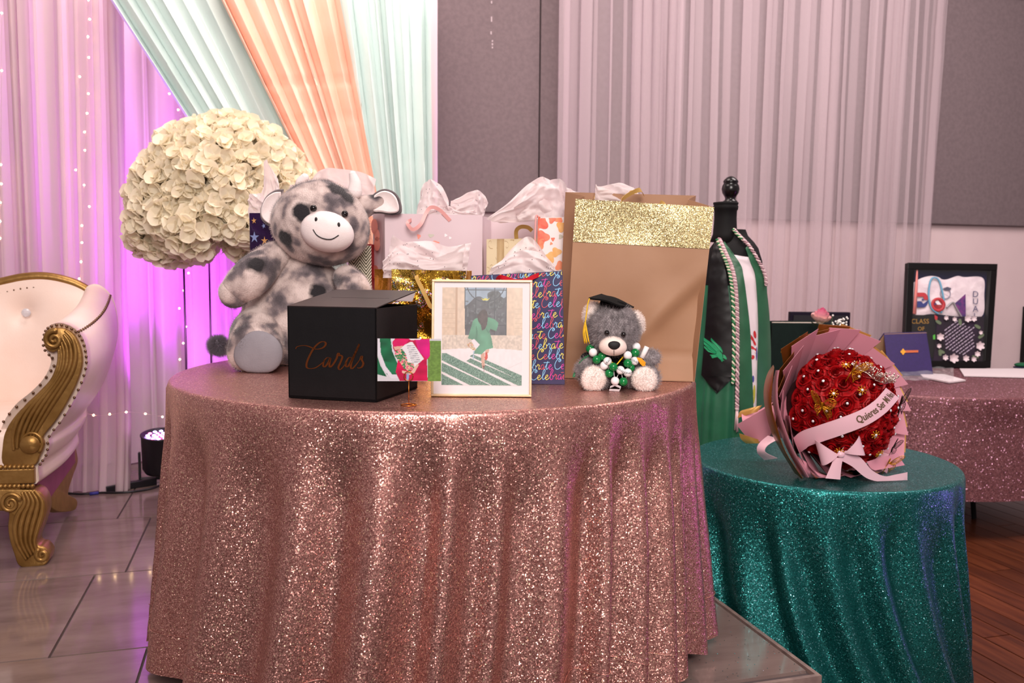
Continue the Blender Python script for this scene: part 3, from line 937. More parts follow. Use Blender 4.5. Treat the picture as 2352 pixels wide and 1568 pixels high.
# ================================================================== fairy light strings
m_bulb = glow('warm_bulb', (1.0, 0.66, 0.30, 1), 22)
m_wire = mat('clear_wire', rgb(200, 170, 180), 0.3)
bulb_me = MB().ell((0, 0, 0), 0.0042, n=8, m=6).mesh('bulb', m_bulb)
def string(label, pts, bulbs, out=0.16):
    P = [bd(a, b, out) for a, b in pts]
    s = MB().tube(smooth_path(P, 60), 0.0008, 4).build('fairy_light_string', m_wire)
    tag(s, label, 'string lights', 'fairy light strings')
    for a, b in bulbs:
        o = link('bulb', bulb_me, s); o.location = bd(a, b, out + 0.005)
string('fairy light string hanging above the armchair, left of the flowers', [(203, -20), (200, 150), (196, 350), (190, 520), (184, 650)],
       [(203, 0), (206, 44), (202, 84), (204, 132), (183, 176), (203, 215), (200, 260), (194, 303), (195, 345), (174, 390), (193, 425), (205, 474), (188, 518), (188, 557), (186, 601), (182, 640)])
string('fairy light string at the very left edge of the picture', [(4, -20), (3, 300), (1, 560)],
       [(4, 30), (4, 162), (2, 378), (3, 422), (1, 465), (0, 508), (0, 547)])
string('fairy light string hanging between the armchair and the rose gold table', [(412, 200), (418, 450), (424, 660), (414, 800), (405, 960)],
       [(409, 252), (389, 215), (433, 627), (422, 667), (412, 708), (427, 750), (421, 788), (413, 825)], 0.2)
string('fairy light string drooping low behind the armchair near the floor', [(150, 935), (215, 953), (252, 952), (290, 946), (334, 950), (400, 962)],
       [(215, 953), (252, 951), (290, 946), (334, 950), (373, 957)], 0.26)

# ================================================================== plush cow
def fur(o, m_idx, count, length, rough=0.02, seed=1, radius=0.6, kids=0, bend=0.0, tangent=0.0):
    md = o.modifiers.new('fur', 'PARTICLE_SYSTEM')
    ps = md.particle_system; s = ps.settings
    s.type = 'HAIR'; s.count = count; s.hair_length = length; s.hair_step = 3
    s.emit_from = 'FACE'; s.use_emit_random = True
    s.use_advanced_hair = True
    s.normal_factor = length * 0.25
    s.factor_random = rough * 0.25
    s.tangent_factor = 0.0
    s.root_radius = radius; s.tip_radius = radius * 0.4; s.radius_scale = 0.001
    s.material = m_idx
    ps.seed = seed
    s.render_type = 'PATH'; s.display_step = 2; s.render_step = 2
    s.use_hair_bspline = False
def fur_mat(name, stops, spots=None, scale=9, rough=0.9):
    m = mat(name, stops[0][1], rough, 0.0, Sheen_Weight=0.35, Sheen_Roughness=0.4)
    co = objco(m)
    f = noise_tex(m, co, scale, 2, 0.5)
    c = ramp(m, f, stops)
    if spots:
        f2 = noise_tex(m, vecmath(m, 'ADD', co, (3.3, 1.7, 4.1)), spots[0], 1, 0.4)
        k = ramp(m, f2, [(spots[1], (0, 0, 0, 1)), (spots[1] + 0.05, (1, 1, 1, 1))])
        mx = N(m, 'ShaderNodeMix', data_type='RGBA'); L(m, k, mx.inputs[0]); L(m, c, mx.inputs[6]); mx.inputs[7].default_value = spots[2]
        c = mx.outputs[2]
    L(m, c, bsdf(m).inputs['Base Color'])
    f3 = noise_tex(m, co, 240, 3)
    bump(m, f3, 0.5, 0.004)
    return m
m_cow = fur_mat('cow_fur', [(0.36, rgb(84, 76, 80)), (0.44, rgb(120, 108, 110)), (0.50, rgb(176, 158, 153)), (0.62, rgb(214, 196, 190))], None, 15)
m_cowblk = mat('cow_black_fur', rgb(34, 30, 34), 0.95, 0.0, Sheen_Weight=0.3)
m_plushw = varied('white_plush', rgb(236, 222, 220), rgb(242, 230, 228), 30, 0.9, 0.25, 300)
m_pad = varied('grey_pad', rgb(134, 129, 135), rgb(142, 137, 143), 20, 0.9, 0.25, 250)
m_eye = mat('eye_plastic', rgb(14, 8, 8), 0.08)
m_thread = mat('black_thread', rgb(18, 14, 16), 0.6)
CB = onz(680, 842, TZ)
cow = thing('plush_cow', 'large seated grey mottled plush cow with white muzzle', 'plush toy', (CB.x, CB.y + 0.06, TZ))
Yc = CB.y + 0.06
def cw(px, py, dy=0.0):
    p = at(px, py, Yc + dy)
    return Vector((p.x - cow.location.x, dy, p.z - TZ))
SC = Yc / F                       # metres per pixel at the cow
def blob(name, m, c, r, M=None, sub=2, wob=0.004, seed=0, parent=None, n=24, mm=16, shape=None):
    b = MB()
    prof = [(max(math.sin(PI * j / mm), 1e-3), -math.cos(PI * j / mm)) for j in range(mm + 1)]
    S = Matrix.Diagonal(Vector(r)); MM = (M @ S) if M is not None else S
    b.lathe(prof, n, (0, 0, 0))
    vs_ = []
    for v in b.v:
        p = Vector(v)
        if shape: p = shape(p)
        p = MM @ p + Vector(c)
        p += Vector((fn3(p.x, p.y, p.z + seed, 14), fn3(p.y, p.z, p.x + seed, 14), fn3(p.z, p.x, p.y + seed, 14))) * wob
        vs_.append(tuple(p))
    b.v = [(x, y, max(z, 0.001)) for x, y, z in vs_]
    return b.build(name, m, parent if parent is not None else cow, True, sub=0)
def limb(name, m, pts, rad, parent, n=18, flat=1.0, k=26, seed=0, wob=0.003):
    P = smooth_path(pts, k); Rr = [p.x for p in smooth_path([(r, 0, 0) for r in rad], k)]
    b = MB().tube(P, Rr, n, flat=flat)
    # rounded ends
    b.ell(P[0], Rr[0] * 0.995, n=n, m=10).ell(P[-1], Rr[-1] * 0.995, n=n, m=10)
    b.v = [tuple(Vector(v) + Vector((fn3(v[0], v[1], v[2] + seed, 14), fn3(v[1], v[2], v[0] + seed, 14), fn3(v[2], v[0], v[1] + seed, 14))) * wob) for v in b.v]
    b.v = [(x, y, max(z, 0.001)) for x, y, z in b.v]
    return b.build(name, m, parent)
def pear(p):
    k = 1.0 + 0.16 * (-p.z) - 0.06 * p.z * p.z
    return Vector((p.x * k, p.y * k, p.z))
body = blob('torso', m_cow, cw(690, 722, 0.05), (0.178, 0.145, 0.195), Matrix.Rotation(R_(-4), 3, 'Y'), shape=pear, seed=1)
headM = Matrix.Rotation(R_(10), 3, 'Y') @ Matrix.Rotation(R_(-8), 3, 'X')
hc = cw(738, 512, 0.0)
head = blob('head', m_cow, hc, (0.146, 0.130, 0.128), headM, shape=lambda p: Vector((p.x * (1 - 0.10 * p.z), p.y, p.z * 0.98)), seed=2)
def onhead(px, py, out=1.0):
    """point on the head ellipsoid under a pixel"""
    S = headM @ Matrix.Diagonal(Vector((0.146 * out, 0.130 * out, 0.128 * out)))
    Si = S.inverted()
    o = Si @ (CAMP - Vector(cow.location) - hc); d = Si @ ray(px, py)
    a = d.dot(d); b = o.dot(d); c = o.dot(o) - 1
    q = max(b * b - a * c, 0)
    t = (-b - math.sqrt(q)) / a
    return S @ (o + d * t) + hc
mz = onhead(746, 530, 1.0)
muz = blob('muzzle', m_plushw, mz + Vector((0.004, 0.012, -0.002)), (0.077, 0.052, 0.058), Matrix.Rotation(R_(14), 3, 'Y') @ Matrix.Rotation(R_(8), 3, 'X'), seed=3, wob=0.002)
mzc = mz + Vector((0.004, 0.012, -0.002))
def onmuz(px, py, out=1.01):
    S = Matrix.Rotation(R_(14), 3, 'Y') @ Matrix.Rotation(R_(8), 3, 'X') @ Matrix.Diagonal(Vector((0.077, 0.052, 0.058)) * out)
    Si = S.inverted()
    o = Si @ (CAMP - Vector(cow.location) - mzc); d = Si @ ray(px, py)
    a = d.dot(d); b = o.dot(d); c = o.dot(o) - 1
    t = (-b - math.sqrt(max(b * b - a * c, 0))) / a
    return S @ (o + d * t) + mzc
for q in ((726, 504), (778, 516)):
    MB().ell(onmuz(*q), (0.0042, 0.003, 0.0068), n=10, m=8).build('nostril', m_thread, muz)
sm = [onmuz(p.x, p.y, 1.015) for p in smooth_path([(719, 527, 0), (728, 540, 0), (744, 548, 0), (762, 549, 0), (778, 540, 0)], 24)]
MB().tube(sm, 0.0015, 6).build('smile', m_thread, muz)
for q in ((720, 478), (792, 491)):
    MB().ell(onhead(*q), 0.0098, n=14, m=10).build('eye', m_eye, cow)
def onbody(px, py):
    S = Matrix.Rotation(R_(-4), 3, 'Y') @ Matrix.Diagonal(Vector((0.182, 0.148, 0.195)))
    Si = S.inverted(); bc = cw(690, 722, 0.05)
    o = Si @ (CAMP - Vector(cow.location) - bc); d = Si @ ray(px, py)
    a = d.dot(d); b = o.dot(d); c = o.dot(o) - 1
    t = (-b - math.sqrt(max(b * b - a * c, 0))) / a
    return S @ (o + d * t) + bc, bc
# near-black patches dyed into the fur
def dye(m, patches):
    co = objco(m)
    nz = N(m, 'ShaderNodeTexNoise'); nz.inputs['Scale'].default_value = 40; L(m, co, nz.inputs['Vector'])
    acc = None
    for c, r in patches:
        d = N(m, 'ShaderNodeVectorMath', operation='DISTANCE'); L(m, co, d.inputs[0]); d.inputs[1].default_value = c
        w_ = N(m, 'ShaderNodeMath', operation='MULTIPLY_ADD'); L(m, nz.outputs['Fac'], w_.inputs[0]); w_.inputs[1].default_value = -0.022; w_.inputs[2].default_value = r + 0.019
        s_ = N(m, 'ShaderNodeMath', operation='SUBTRACT'); L(m, w_.outputs[0], s_.inputs[0]); L(m, d.outputs['Value'], s_.inputs[1])
        k_ = N(m, 'ShaderNodeMath', operation='MULTIPLY', use_clamp=True); L(m, s_.outputs[0], k_.inputs[0]); k_.inputs[1].default_value = 80
        if acc is None: acc = k_.outputs[0]
        else:
            x_ = N(m, 'ShaderNodeMath', operation='MAXIMUM'); L(m, acc, x_.inputs[0]); L(m, k_.outputs[0], x_.inputs[1]); acc = x_.outputs[0]
    old = bsdf(m).inputs['Base Color'].links[0].from_socket
    mx = N(m, 'ShaderNodeMix', data_type='RGBA'); L(m, acc, mx.inputs[0]); L(m, old, mx.inputs[6]); mx.inputs[7].default_value = rgb(34, 30, 34)
    L(m, mx.outputs[2], bsdf(m).inputs['Base Color'])
dye(m_cow, [(onhead(778, 432), 0.030), (onhead(800, 448), 0.024), (onhead(692, 486), 0.026), (onhead(655, 549), 0.026), (onbody(735, 668)[0], 0.027), (onbody(735, 684)[0], 0.026), (cw(588, 606, -0.13), 0.025), (cw(862, 440, 0.03), 0.02)])
# ears: furry outside, white inside
def ear(c, ax, w, h, yaw, roll, tip):
    M = Matrix.Rotation(R_(yaw), 3, 'Z') @ Matrix.Rotation(R_(roll), 3, 'Y')
    e = blob('ear', m_cow if tip is None else tip, c, (w, 0.020, h), M, seed=11, n=20, mm=12)
    def inner(p): return Vector((p.x, p.y - 0.25 * (1 - p.x * p.x - p.z * p.z), p.z))
    blob('inner_ear', m_plushw, Vector(c) + M @ Vector((0.0, -0.013, -0.004)), (w * 0.80, 0.012, h * 0.80), M, seed=12, wob=0.003, parent=e, n=20, mm=12)
    return e
def flap_ear(outl, tipdark, dy, fold=0.02):
    """leaf-shaped ear with a cupped white lining; outl: pixel outline"""
    P = [cw(q.x, q.y, dy) for q in smooth_path([(a_, b_, 0) for a_, b_ in outl + [outl[0]]], 40)][:-1]
    c_ = sum(P, Vector()) / len(P)
    def shell(sc, push, cup, name, m, par):
        def fn(i, j):
            k = int(round(i * 40)) % 40
            q = c_.lerp(P[k], j * sc)
            return q + Vector((0, push + cup * (1 - j * j), 0))
        return MB().grid(fn, 40, 8, cu=True).build(name, m, par, True, thick=0.006)
    e_ = shell(1.0, 0.014, 0.016, 'ear', tipdark, cow)
    shell(0.84, 0.004, 0.014, 'inner_ear', m_plushw, e_)
    return e_
m_earfur = fur_mat('cow_ear_fur', [(0.3, rgb(70, 62, 66)), (0.5, rgb(110, 100, 102)), (0.7, rgb(160, 146, 144))], None, 15)
flap_ear([(648, 434), (630, 436), (610, 450), (598, 474), (596, 496), (606, 512), (624, 520), (640, 500)], m_earfur, 0.0)
flap_ear([(846, 462), (858, 444), (880, 434), (902, 440), (916, 458), (920, 486), (900, 492), (872, 488), (850, 486)], m_earfur, 0.02)
limb('ear_root', m_cow, [cw(826, 478, 0.035), cw(846, 470, 0.038), cw(868, 462, 0.042)], [0.036, 0.032, 0.022], cow, 16)
# horns
limb('horn', m_plushw, [cw(815, 440, 0.0), cw(816, 420, 0.0), cw(810, 400, 0.0)], [0.021, 0.017, 0.011], cow, 14)
limb('horn', m_plushw, [cw(690, 432, 0.06), cw(692, 418, 0.06), cw(700, 408, 0.06)], [0.017, 0.016, 0.014], cow, 14)
# arms, legs, tail
limb('arm', m_cow, [cw(630, 590, -0.01), cw(592, 622, -0.075), cw(562, 650, -0.105), cw(540, 672, -0.11)], [0.046, 0.056, 0.056, 0.046], cow, seed=3)
limb('arm', m_cow, [cw(795, 640, -0.03), cw(815, 665, -0.09), cw(820, 690, -0.11)], [0.040, 0.046, 0.042], cow, seed=4)
lp = [cw(640, 790, 0.02), cw(605, 790, -0.06), cw(590, 792, -0.13)]
leg = limb('leg', m_cow, [lp[0], cw(600, 768, -0.04), cw(588, 800, -0.13)], [0.085, 0.088, 0.072], cow, 22, seed=6)
limb('leg', m_cow, [cw(740, 800, 0.02), cw(770, 800, -0.04), cw(785, 805, -0.08)], [0.08, 0.082, 0.072], cow, 22, seed=8)
PM = Matrix.Rotation(R_(-6), 3, 'Z') @ Matrix.Rotation(R_(-8), 3, 'X')
def padshape(p): return Vector((p.x * (1 - 0.12 * p.z), p.y, p.z))
blob('foot', m_cow, cw(586, 800, -0.165), (0.080, 0.045, 0.076), PM, seed=9, shape=padshape)
blob('foot_pad', m_pad, cw(593, 809, -0.203), (0.071, 0.019, 0.061), PM, seed=10, shape=padshape, wob=0.002)
tail = blob('tail', mat('tail_fur', rgb(118, 110, 120), 0.95), cw(503, 795, 0.05), (0.024, 0.024, 0.022), seed=13)
tail.data.materials.append(mat('tail_fur', rgb(118, 110, 120), 0.95))
fur(tail, 1, 5000, 0.014, 0.006, 3, 0.5)
for o in (body, head, *[c for c in cow.children if c.name.startswith(('arm', 'leg', 'foot')) and not c.name.startswith('foot_pad')]):
    fur(o, 1, 9000 if o in (body, head) else 4500, 0.0055, 0.003, 5, 0.45)

# ================================================================== card box
b0 = onz(663, 913, TZ); b1 = onz(865, 924, TZ)
rz = math.atan2(b1.y - b0.y, b1.x - b0.x); bwid = (b1 - b0).length; bdep = 0.235; bh = 0.205
box = thing('card_box', 'matte black card box with copper script and a slot in its lid', 'box', (b0.x, b0.y, TZ), rz)
m_card = varied('black_card', rgb(9, 8, 10), rgb(12, 11, 13), 30, 0.5, 0.05, 200, Specular_IOR_Level=0.3)
m_lid = varied('lit_black_lid', rgb(40, 30, 30), rgb(44, 33, 33), 30, 0.42)  # same black card, base colour lightened for the light on top
t_ = 0.003
MB().box((bwid / 2, t_ / 2, bh / 2), (bwid / 2, t_ / 2, bh / 2)).box((bwid / 2, bdep - t_ / 2, bh / 2), (bwid / 2, t_ / 2, bh / 2)).box((t_ / 2, bdep / 2, bh / 2), (t_ / 2, bdep / 2, bh / 2)).box((bwid - t_ / 2, bdep / 2, bh / 2), (t_ / 2, bdep / 2, bh / 2)).box((bwid / 2, bdep / 2, t_), (bwid / 2, bdep / 2, t_)).build('carton', m_card, box, False)
lidM = Matrix.Translation((0, 0, bh)) @ Matrix.Rotation(R_(7.5), 4, 'X')
sl = (bwid * 0.22, bwid * 0.9, bdep * 0.50, bdep * 0.512)
lb = MB(); th = 0.0022
for (x0, x1, y0, y1) in ((0, bwid, 0, sl[2]), (0, bwid, sl[3], bdep + 0.004), (0, sl[0], sl[2], sl[3]), (sl[1], bwid, sl[2], sl[3])):
    lb.box(((x0 + x1) / 2, (y0 + y1) / 2, th / 2), ((x1 - x0) / 2, (y1 - y0) / 2, th / 2), lidM)
lb.build('lid', m_lid, box, False)
MB().quad(lidM @ Vector((bwid - 0.001, bdep * 0.45, 0)), lidM @ Vector((bwid - 0.001, bdep * 0.97, 0)), lidM @ Vector((bwid - 0.004, bdep * 0.9, -0.02)), lidM @ Vector((bwid - 0.004, bdep * 0.5, -0.004))).build('side_flap', mat('white_board', rgb(225, 218, 218), 0.7), box, False, thick=0.0015)
# the word Cards, brush script strokes traced on the front face (px in the photograph's crop)
m_copper = mat('copper_foil', rgb(196, 112, 44), 0.25, 0.9)
m_foil = mat('bronze_foil', rgb(104, 52, 16), 0.35, 0.6)
def script(parent, strokes, tofn, w0, m, name='lettering', off=0.0006, thickvar=True, nrm=Vector((0, -1, 0))):
    for sp_ in strokes:
        b = MB()
        pts = smooth_path([(a, c, 0) for a, c in sp_], max(10, len(sp_) * 8))
        P = [Vector(tofn(p.x, p.y)) + nrm * off for p in pts]
        sides = []; ws = []
        for i in range(len(P)):
            d = (P[min(i + 1, len(P) - 1)] - P[max(i - 1, 0)]).normalized()
            sides.append(d.cross(nrm).normalized())
            down = abs(d.z)
            e = min(1.0, 0.35 + 4.0 * min(i, len(P) - 1 - i) / len(P))
            ws.append(w0 * e * ((0.45 + 1.1 * down) if thickvar else 1.0))
        b.ribbon(P, sides, ws); b.build(name, m, parent, False)
def card_uv(cx, cy):
    # crop coordinates of the word -> front face
    px = 650 + cx * 0.17857; py = 670 + cy * 0.17857
    p = onplane(px, py, b0, Vector((math.sin(rz), -math.cos(rz), 0)))
    q = Matrix.Rotation(-rz, 3, 'Z') @ (p - b0)
    return Vector((q.x, -0.0002, q.z))
cards = [[(165, 735), (185, 705), (260, 690), (330, 700), (420, 735), (500, 725), (545, 690), (550, 655), (520, 640), (470, 655), (410, 710), (360, 790), (315, 890), (305, 960), (340, 985), (420, 975), (500, 920), (545, 870)],
         [(605, 850), (570, 845), (530, 890), (520, 950), (545, 960), (590, 900), (612, 850), (600, 920), (605, 965), (640, 940), (690, 860), (705, 805), (720, 790), (728, 820), (745, 815), (765, 840), (740, 910), (715, 970), (735, 1000), (780, 960), (820, 900)],
         [(890, 850), (850, 845), (815, 900), (810, 950), (835, 960), (875, 900), (930, 790), (985, 670), (930, 790), (885, 900), (875, 970), (895, 985), (940, 940), (985, 880)],
         [(985, 880), (1005, 840), (1020, 830), (1015, 870), (1035, 920), (1015, 965), (975, 980), (960, 970)]]
script(box, cards, card_uv, 0.0016, m_foil)

# ================================================================== framed print
f0 = onz(989, 911, TZ); f1 = onz(1221, 913, TZ)
frz = math.atan2(f1.y - f0.y, f1.x - f0.x); fw = (f1 - f0).length; fh = 0.268
frame = thing('picture_frame', 'thin gold picture frame with a print of a graduate in a green gown', 'picture frame', (f0.x, f0.y, TZ), frz)
leanM = Matrix.Rotation(R_(-6), 3, 'X')
def ff(u, v, o=0.0):                  # u,v in metres on the face, o outwards
    return leanM @ Vector((u, -o, v)) + Vector((0, 0.004, 0.001))
m_frame = varied('champagne_gold', rgb(218, 192, 150), rgb(228, 206, 168), 30, 0.35, metal=0.3)
m_matb = mat('white_mat', rgb(226, 218, 220), 0.8)
e = 0.0055; dpt = 0.016
def bar(u0, v0, u1, v1):
    return MB().hexa([ff(u0, v0, 0.0), ff(u1, v0, 0.0), ff(u1, v0, -dpt), ff(u0, v0, -dpt), ff(u0, v1, 0.0), ff(u1, v1, 0.0), ff(u1, v1, -dpt), ff(u0, v1, -dpt)])
for args in ((0, 0, fw, e), (0, fh - e, fw, fh), (0, e, e, fh - e), (fw - e, e, fw, fh - e)):
    bar(*args).build('frame_bar', m_frame, frame, False, bevel=0.0012)
MB().hexa([ff(e, e, -0.006), ff(fw - e, e, -0.006), ff(fw - e, e, -0.012), ff(e, e, -0.012), ff(e, fh - e, -0.006), ff(fw - e, fh - e, -0.006), ff(fw - e, fh - e, -0.012), ff(e, fh - e, -0.012)]).build('mat_board', m_matb, frame, False)
def Cc(r, g, b): return np.array([r, g, b]) / 255.0
def value_noise(X, Y, sx, sy, seed=0):
    r = np.random.RandomState(seed); g = r.rand(66, 66)
    x = (X * sx) % 64; y = (Y * sy) % 64
    xi = x.astype(int); yi = y.astype(int); fx = x - xi; fy = y - yi
    return (g[yi, xi] * (1 - fx) * (1 - fy) + g[yi, xi + 1] * fx * (1 - fy) + g[yi + 1, xi] * (1 - fx) * fy + g[yi + 1, xi + 1] * fx * fy)
def paint_grad(X, Y):
    x = 187 + X * 1040; y = 127 + Y * 1256       # coordinates of the enlarged photograph
    im = np.zeros(X.shape + (3,)); 
    def put(mask, c, var=0.0, seed=1, s=40):
        col = Cc(*c)[None, :] * np.ones((mask.sum(), 3))
        if var: col = col * (1 + var * (value_noise(X, Y, s, s, seed)[mask] - 0.5)[:, None] * 2)
        im[mask] = col
    A = np.ones(X.shape, bool)
    put(A, (224, 200, 176), 0.05)
    put(inpoly(x, y, [(187, 140), (360, 140), (375, 750), (187, 750)]), (222, 196, 170), 0.06, 2)
    put((np.abs((y - 150) % 62) < 3) & (x < 365) & (y < 740), (204, 176, 150))
    put((x > 360) & (x < 385) & (y < 740), (196, 164, 136))
    put((x > 1125) & (y < 750), (226, 204, 180), 0.05, 3)
    put((np.abs((y - 150) % 62) < 3) & (x > 1130) & (y < 740), (208, 184, 158))
    glass = inpoly(x, y, [(472, 127), (1025, 127), (1022, 738), (485, 738)])
    put(glass, (78, 82, 88), 0.18, 4, 30)
    skym = glass & (y < 300 + 60 * np.sin(x / 60))
    put(skym, (146, 166, 184), 0.1, 5, 18)
    tree = glass & (((x - 870) / 110) ** 2 + ((y - 290) / 130) ** 2 + 0.9 * (value_noise(X, Y, 30, 34, 8) - .5) < 1)
    put(tree, (72, 80, 84), 0.3, 6, 60)
    put(glass & (y > 300) & (value_noise(X, Y, 44, 50, 9) > .72) & (y < 620), (104, 112, 116))
    for xc in (478, 622, 868, 1018): put(glass & (np.abs(x - xc) < 6), (58, 66, 72))
    for yc in (156, 610): put(glass & (np.abs(y - yc) < 5), (58, 66, 72))
    put(glass & (np.abs(np.hypot(x - 750, y - 60) - 250) < 6) & (y < 330), (58, 66, 72))
    put(inpoly(x, y, [(690, 262), (720, 275), (745, 258), (770, 275), (800, 262), (780, 290), (715, 292)]), (222, 216, 90))
    put((y > 738) & (y < 935), (220, 204, 188), 0.10, 10, 60)
    put(y > 905 + 26 * ((x - 700) / 520) ** 2, (242, 236, 238), 0.02, 11)
    stripes = [[(187, 975), (240, 970), (1100, 1383), (850, 1383), (187, 1065)], [(187, 1092), (830, 1383), (560, 1383), (187, 1205)], [(187, 1235), (480, 1383), (187, 1383)],
               [(505, 1072), (560, 1035), (1090, 1262), (1227, 1320), (1227, 1383), (1180, 1383)], [(545, 1010), (590, 985), (1227, 1252), (1227, 1320), (1085, 1258), (600, 1030)]]
    for i, pl in enumerate(stripes):
        msk = inpoly(x, y, pl)
        put(msk, (84, 130, 112), 0.0)
        nz = np.random.RandomState(3 + i).rand(*X.shape)
        put(msk & (nz > 0.72), (140, 178, 160)); put(msk & (nz < 0.22), (52, 96, 80))
    put(inpoly(x, y, [(1040, 1160), (1227, 1075), (1227, 1082), (1045, 1166)]), (226, 218, 220))
    # the graduate, seen from behind
    put(inpoly(x, y, [(690, 980), (742, 960), (740, 1060), (748, 1130), (715, 1165), (705, 1110)]), (214, 168, 146), 0.06, 12)
    put(inpoly(x, y, [(748, 930), (800, 915), (795, 960), (775, 980), (748, 965)]), (216, 172, 150))
    put(inpoly(x, y, [(752, 960), (778, 955), (782, 1030), (765, 1066), (742, 1045)]), (206, 66, 44), 0.08, 13)
    put(inpoly(x, y, [(712, 1130), (748, 1128), (740, 1150), (735, 1205), (728, 1160)]), (120, 70, 60))
    put(inpoly(x, y, [(805, 650), (880, 640), (872, 700), (822, 690)]), (62, 64, 66))
    put(inpoly(x, y, [(620, 525), (700, 505), (800, 510), (870, 535), (915, 580), (910, 620), (890, 685), (815, 655), (800, 690), (830, 780), (852, 900), (760, 925), (700, 985), (600, 975), (640, 860), (600, 800), (522, 782), (560, 650), (585, 560)]), (86, 152, 120), 0.13, 14, 16)
    put(inpoly(x, y, [(630, 600), (650, 700), (640, 800), (622, 790)]), (66, 126, 98)); put(inpoly(x, y, [(760, 640), (800, 700), (790, 720), (752, 660)]), (70, 130, 102))
    put(inpoly(x, y, [(700, 415), (740, 405), (772, 440), (780, 520), (770, 600), (745, 660), (705, 680), (690, 610), (655, 560), (640, 500), (665, 450)]), (70, 58, 58), 0.25, 15, 40)
    put(inpoly(x, y, [(600, 785), (680, 860), (610, 940), (505, 865)]), (238, 230, 236))
    fl_ = inpoly(x, y, [(505, 865), (570, 815), (630, 925), (605, 942)])
    nz = np.random.RandomState(8).randint(0, 4, X.shape)
    pal = [(220, 110, 120), (120, 150, 80), (236, 190, 90), (230, 220, 220)]
    for k in range(4): put(fl_ & (nz == k), pal[k])
    put(inpoly(x, y, [(596, 935), (608, 945), (600, 1050), (586, 1050)]), (176, 196, 216))
    # faint gloss haze painted into the print colours
    return im * 0.97 + 0.03
m_print = vcol('photo_print', 0.35)
u0 = (1013.4 - 989.5) / (1221 - 989) * fw; u1 = (1199 - 989.5) / 232 * fw
v1_ = fh * (1 - (662.7 - 645) / 267); v0_ = fh * (1 - (887 - 645) / 267)
link('print', print_mesh('print', [ff(u0, v1_, -0.0055), ff(u1, v1_, -0.0055), ff(u1, v0_, -0.0055), ff(u0, v0_, -0.0055)], 186, 225, paint_grad, m_print), frame)
mg = mat('clear_glazing', (1, 1, 1, 1), 0.03, 0.0, Alpha=0.06)
MB().quad(ff(e, e, -0.003), ff(fw - e, e, -0.003), ff(fw - e, fh - e, -0.003), ff(e, fh - e, -0.003)).build('glazing', mg, frame, False)
MB().hexa([ff(fw * .42, 0.0, -dpt), ff(fw * .58, 0.0, -dpt), ff(fw * .58, 0.0, -dpt) + Vector((0, 0.06, -0.0)), ff(fw * .42, 0.0, -dpt) + Vector((0, 0.06, 0)), ff(fw * .45, fh * .7, -dpt), ff(fw * .55, fh * .7, -dpt), ff(fw * .55, fh * .7, -dpt - 0.003), ff(fw * .45, fh * .7, -dpt - 0.003)]).build('easel_back', mat('black_board', rgb(30, 30, 30), 0.8), frame, False)

# ================================================================== photo card in a wire holder
h0 = onz(939, 931, TZ)
hold = thing('photo_card_holder', 'copper wire holder carrying a photo card between box and frame', 'card holder', (h0.x, h0.y, TZ))
hb = MB()
hb.tube([(0.0165 * math.cos(a), 0.0165 * math.sin(a), 0.0015) for a in [i * 2 * PI / 30 for i in range(31)]], 0.0012, 6)
hb.tube([(0, 0, 0.0015), (0.0165, 0, 0.0015)], 0.0012, 6)
hb.build('base_ring', m_copper, hold)
zc = at(939, 873, h0.y).z - TZ
MB().tube([(0, 0, 0.001), (0, 0, zc - 0.002)], 0.0009, 6).build('stem', m_copper, hold)
rr_ = 0.0095
MB().tube([(rr_ * math.cos(a), -0.003 - 0.0006 * i / 10, zc + rr_ + rr_ * math.sin(a)) for i, a in enumerate([-PI / 2 + k * 2 * PI / 30 for k in range(40)])], 0.0009, 6).build('clip_ring', m_copper, hold)
def hp_(px, py, dy=0.0):
    p = at(px, py, h0.y + dy); return (p.x - h0.x, dy, p.z - TZ)
